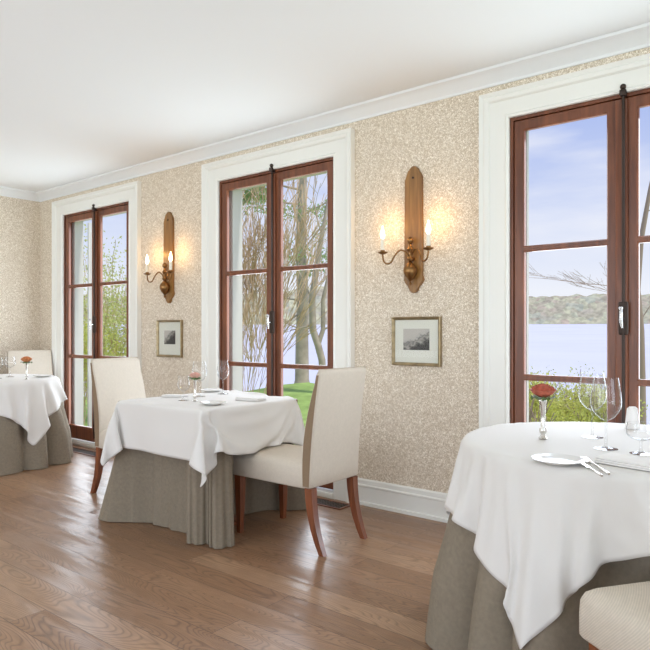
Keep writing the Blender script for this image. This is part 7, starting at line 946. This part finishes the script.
# big pine behind the middle doors
def pine(mb, b, rr):
    T_ = 17
    path = [b, pt(302, 380, T_), pt(302, 340, T_), pt(303, 300, T_), pt(301, 250, T_), pt(302, 200, T_), pt(304, 150, T_), pt(305, 60, T_)]
    mb.tube(path, [.24, .19, .17, .16, .14, .12, .10, .05], 12)
    tips = []
    for (px, py, qx, qy, r) in ((302, 205, 262, 195, .035), (303, 215, 330, 200, .03), (302, 250, 328, 232, .03), (302, 275, 332, 262, .03), (302, 190, 240, 178, .035), (303, 175, 330, 165, .03), (302, 300, 272, 300, .025), (302, 312, 285, 322, .03), (302, 330, 280, 318, .025)):
        p, q = pt(px, py, T_), pt(qx, qy, T_-rr.uniform(-.6, 1.5))
        branchy(mb, p, q-p, (q-p).length, r, 2, rr, .5, .05, .007, (2, 3), 5, .14, tips if py < 290 else None)
    return tips
tree('pine_tree', 'tall grey pine trunk with green boughs outside the middle doors, in the right leaf', 'tree', 302, 17, pine, M['bark'],
     lambda lb, tips, rr: leaves(lb, [c for c in tips if rr.random() < .25]+[pt(rr.gauss(cx, sx), rr.gauss(cy, sy), 17+rr.uniform(-.8, .8)) for cx, cy, sx, sy, n in ((292, 213, 8, 3, 16), (320, 210, 8, 4, 20), (300, 252, 8, 7, 16), (322, 250, 6, 8, 16), (312, 268, 10, 6, 14)) for _ in range(n)], 12, .20, .045, rr, .3), M['needle'])
def forked(mb, b, rr):
    T_ = 15
    mb.tube([b, pt(323, 380, T_), pt(322, 360, T_), pt(318, 345, T_), pt(313, 330, T_), pt(312, 300, T_), pt(316, 270, T_), pt(322, 235, T_), pt(330, 190, T_)], [.10, .085, .085, .085, .085, .08, .07, .05, .03], 8)
    mb.tube([pt(318, 345, T_), pt(323, 330, T_), pt(323, 300, T_), pt(330, 270, T_), pt(338, 230, T_)], [.06, .055, .05, .04, .03], 8)
    for (px, py, qx, qy) in ((312, 300, 296, 262), (316, 270, 338, 262), (322, 235, 306, 205), (323, 330, 340, 318), (313, 325, 290, 330), (326, 290, 342, 275)):
        p, q = pt(px, py, T_), pt(qx, qy, T_); branchy(mb, p, q-p, (q-p).length, .025, 2, rr, .6, .1, .006)
tree('bare_tree', 'bare forked tree with a curved trunk outside the middle doors', 'tree', 324, 15, forked, M['bark'])
def thicket(n, h, px0, px1, t, lean=.25, r=.016, depth=3, spread=.45):
    def f(mb, b, rr):
        tips = []
        for i in range(n):
            p = ray(rr.uniform(px0, px1), t+rr.uniform(-.8, .8)); p.z = ground_z(p.x, p.y)-.03
            mb.tube([b+Vector((0, 0, -.12)), p+Vector((0, 0, -.10)), p+Vector((0, 0, .02))], [r, r, r*.8], 5)
            d = Vector((rr.uniform(-lean, lean), rr.uniform(-lean, lean), 1))
            branchy(mb, p, d, h*rr.uniform(.6, 1.0), r*rr.uniform(.6, 1.2), depth, rr, spread, .25, .005, (3, 4), 6, .13, tips)
        return tips
    return f
tree('thicket_shrub', 'dense ochre bare thicket outside the middle doors, in the left leaf', 'shrub', 252, 10, thicket(11, 2.4, 234, 258, 10, .10, .010, 4, .30), M['twig'])
tree('pine_tree', 'pale pine boughs high outside the middle doors, at the upper left', 'tree', 212, 13,
     lambda mb, b, rr: (mb.tube([b, b+Vector((0, 0, 3)), b+Vector((.1, 0, 6.2))], [.14, .11, .05], 10),
        [branchy(mb, b+Vector((.03, 0, z)), pt(qx, qy, 13)-(b+Vector((0, 0, z))), (pt(qx, qy, 13)-(b+Vector((0, 0, z)))).length, .03, 2, rr, .4, .05, .006, (2, 3), 5, .12) for z, qx, qy in ((3.7, 250, 200), (4.2, 262, 188), (3.9, 245, 190))])[1] and [pt(rr.uniform(240, 272), rr.gauss(193, 8), 13) for _ in range(34)],
     M['bark'], lambda lb, tips, rr: leaves(lb, tips, 12, .32, .06, rr, .25), M['needle'])
tree('thicket_shrub', 'thin bare shrub beside the lake at the left of the right doors', 'shrub', 533, 7.5, thicket(3, .62, 522, 540, 7.5, .35, .006, 3), M['darktwig'])
def lake_tree(mb, b, rr):
    T_ = 11
    mb.tube([b, pt(641, 380, T_), pt(640, 330, T_), pt(637, 290, T_), pt(641, 240, T_), pt(650, 190, T_), pt(665, 120, T_)], [.09, .075, .07, .055, .045, .035, .02], 8)
    for (px, py, qx, qy) in ((640, 300, 596, 290), (637, 290, 560, 272), (641, 320, 668, 280), (646, 212, 668, 200)):
        p, q = pt(px, py, T_), pt(qx, qy, T_); branchy(mb, p, q-p, (q-p).length, .010, 3, rr, .35, -.02, .0022, (3, 4), 6, .10)
tree('bare_tree', 'slim bare tree by the lake outside the right doors', 'tree', 641, 11, lake_tree, M['darktwig'])
def bush(n, px0, px1, t, h): return thicket(n, h, px0, px1, t, .4, .012, 2)
def bush_leaf(n, rad, size, keep): return lambda lb, tips, rr: leaves(lb, [c for c in tips if rr.random() < keep], n, rad, size, rr, .8)
i = 0
for (px, t, w, h, lab) in ((541, 8.6, 14, .64, 'yellow-green leafy shrub low outside the right doors, behind the rose'),
                           (567, 9.2, 14, .60, 'yellow-green leafy shrub low outside the right doors, between rose and wine glasses'),
                           (593, 8.8, 14, .58, 'yellow-green leafy shrub low outside the right doors, behind the wine glasses')):
    tree('leafy_shrub', lab, 'shrub', px, t, bush(11, px-w, px+w, t, h), M['darktwig'], bush_leaf(10, .16, .022, .8), M['hedge'], 'leafy shrubs outside the right doors')
tree('leafy_shrub', 'budding yellow-green shrub outside the leftmost doors', 'shrub', 116, 13, bush(12, 100, 134, 13, 2.0), M['twig'], bush_leaf(11, .28, .032, .7), M['bud'])
tree('leafy_shrub', 'low green shrub behind the shutter outside the leftmost doors', 'shrub', 88, 12, bush(7, 80, 96, 12, 1.3), M['twig'], bush_leaf(12, .28, .035, .7), M['hedge'])

# ------------------------------------------------------------------ sky, sun and fill lights
w = bpy.data.worlds.new('sky'); sc.world = w; w.use_nodes = True
nt = w.node_tree; L = nt.links; bg = nt.nodes['Background']
tc = N(nt, 'ShaderNodeTexCoord'); sp = N(nt, 'ShaderNodeSeparateXYZ'); L.new(tc.outputs['Generated'], sp.inputs[0])
k = ramp(nt, [(.0, srgb(244, 246, 252)), (.06, srgb(238, 242, 252)), (.16, srgb(212, 222, 248)), (.34, srgb(164, 184, 238)), (1, srgb(130, 158, 226))])
L.new(sp.outputs['Z'], k.inputs['Fac'])
mp = N(nt, 'ShaderNodeMapping'); mp.inputs['Scale'].default_value = (1.4, 1.4, 6); L.new(tc.outputs['Generated'], mp.inputs['Vector'])
nz = N(nt, 'ShaderNodeTexNoise'); nz.inputs['Scale'].default_value = 2.4; nz.inputs['Detail'].default_value = 5; L.new(mp.outputs['Vector'], nz.inputs['Vector'])
ck = ramp(nt, [(.44, (0, 0, 0, 1)), (.68, (.75, .75, .75, 1))]); L.new(nz.outputs['Fac'], ck.inputs['Fac'])
mx = N(nt, 'ShaderNodeMix', data_type='RGBA'); L.new(ck.outputs['Color'], mx.inputs['Factor']); L.new(k.outputs['Color'], mx.inputs[6]); mx.inputs[7].default_value = srgb(242, 244, 252)
L.new(mx.outputs[2], bg.inputs['Color']); bg.inputs['Strength'].default_value = 1.0

sun = bpy.data.lights.new('sun', 'SUN'); sun.energy = 2.4; sun.angle = R(4); sun.color = (1, .96, .90)
so = bpy.data.objects.new('sun', sun); col.objects.link(so)
so.rotation_euler = Vector((-.46, -.07, -.88)).to_track_quat('-Z', 'Y').to_euler()
def area(name, loc, d, sx, sy, e, c):
    l = bpy.data.lights.new(name, 'AREA'); l.shape = 'RECTANGLE'; l.size = sx; l.size_y = sy; l.energy = e; l.color = c
    o = bpy.data.objects.new(name, l); col.objects.link(o); o.location = loc
    o.rotation_euler = Vector(d).to_track_quat('-Z', 'Z' if abs(d[2]) < .9 else 'Y').to_euler()
# added fill in back-wall openings, right-window light, and the sky outside the three doors
LC = (.81, .90, 1)
for x, e in ((-4.9, 66), (-1.8, 58), (1.3, 24)):
    area('daylight_fill', (x, WY0-.25, 1.35), (0, 1, .12), 2.5, 2.1, e, LC)
area('daylight_fill', (WX1+.3, 1.0, 1.4), (-1, 0, .05), 3.1, 2.1, 76, LC)
area('daylight_fill', (WX1+.3, -2.2, 1.4), (-1, 0, .1), 2.3, 2.1, 42, LC)
for x in DOORS:
    area('sky_light', (x, WY1+.082, 1.22), (0, -1, 0), 1.0, 2.1, 36, LC)
# added upward fill behind the camera, brightening the ceiling like a bounced flash
area('ceiling_fill', (-2.9, -2.2, .8), (0, 0, 1), 8.5, 3.0, 150, LC)

sc.view_settings.view_transform = 'Standard'; sc.view_settings.look = 'None'
sc.view_settings.exposure = 0; sc.view_settings.gamma = 1; sc.view_settings.use_curve_mapping = False
sc.cycles.use_denoising = True
sc.cycles.max_bounces = 12; sc.cycles.diffuse_bounces = 6; sc.cycles.transparent_max_bounces = 24
sc.cycles.sample_clamp_indirect = 6
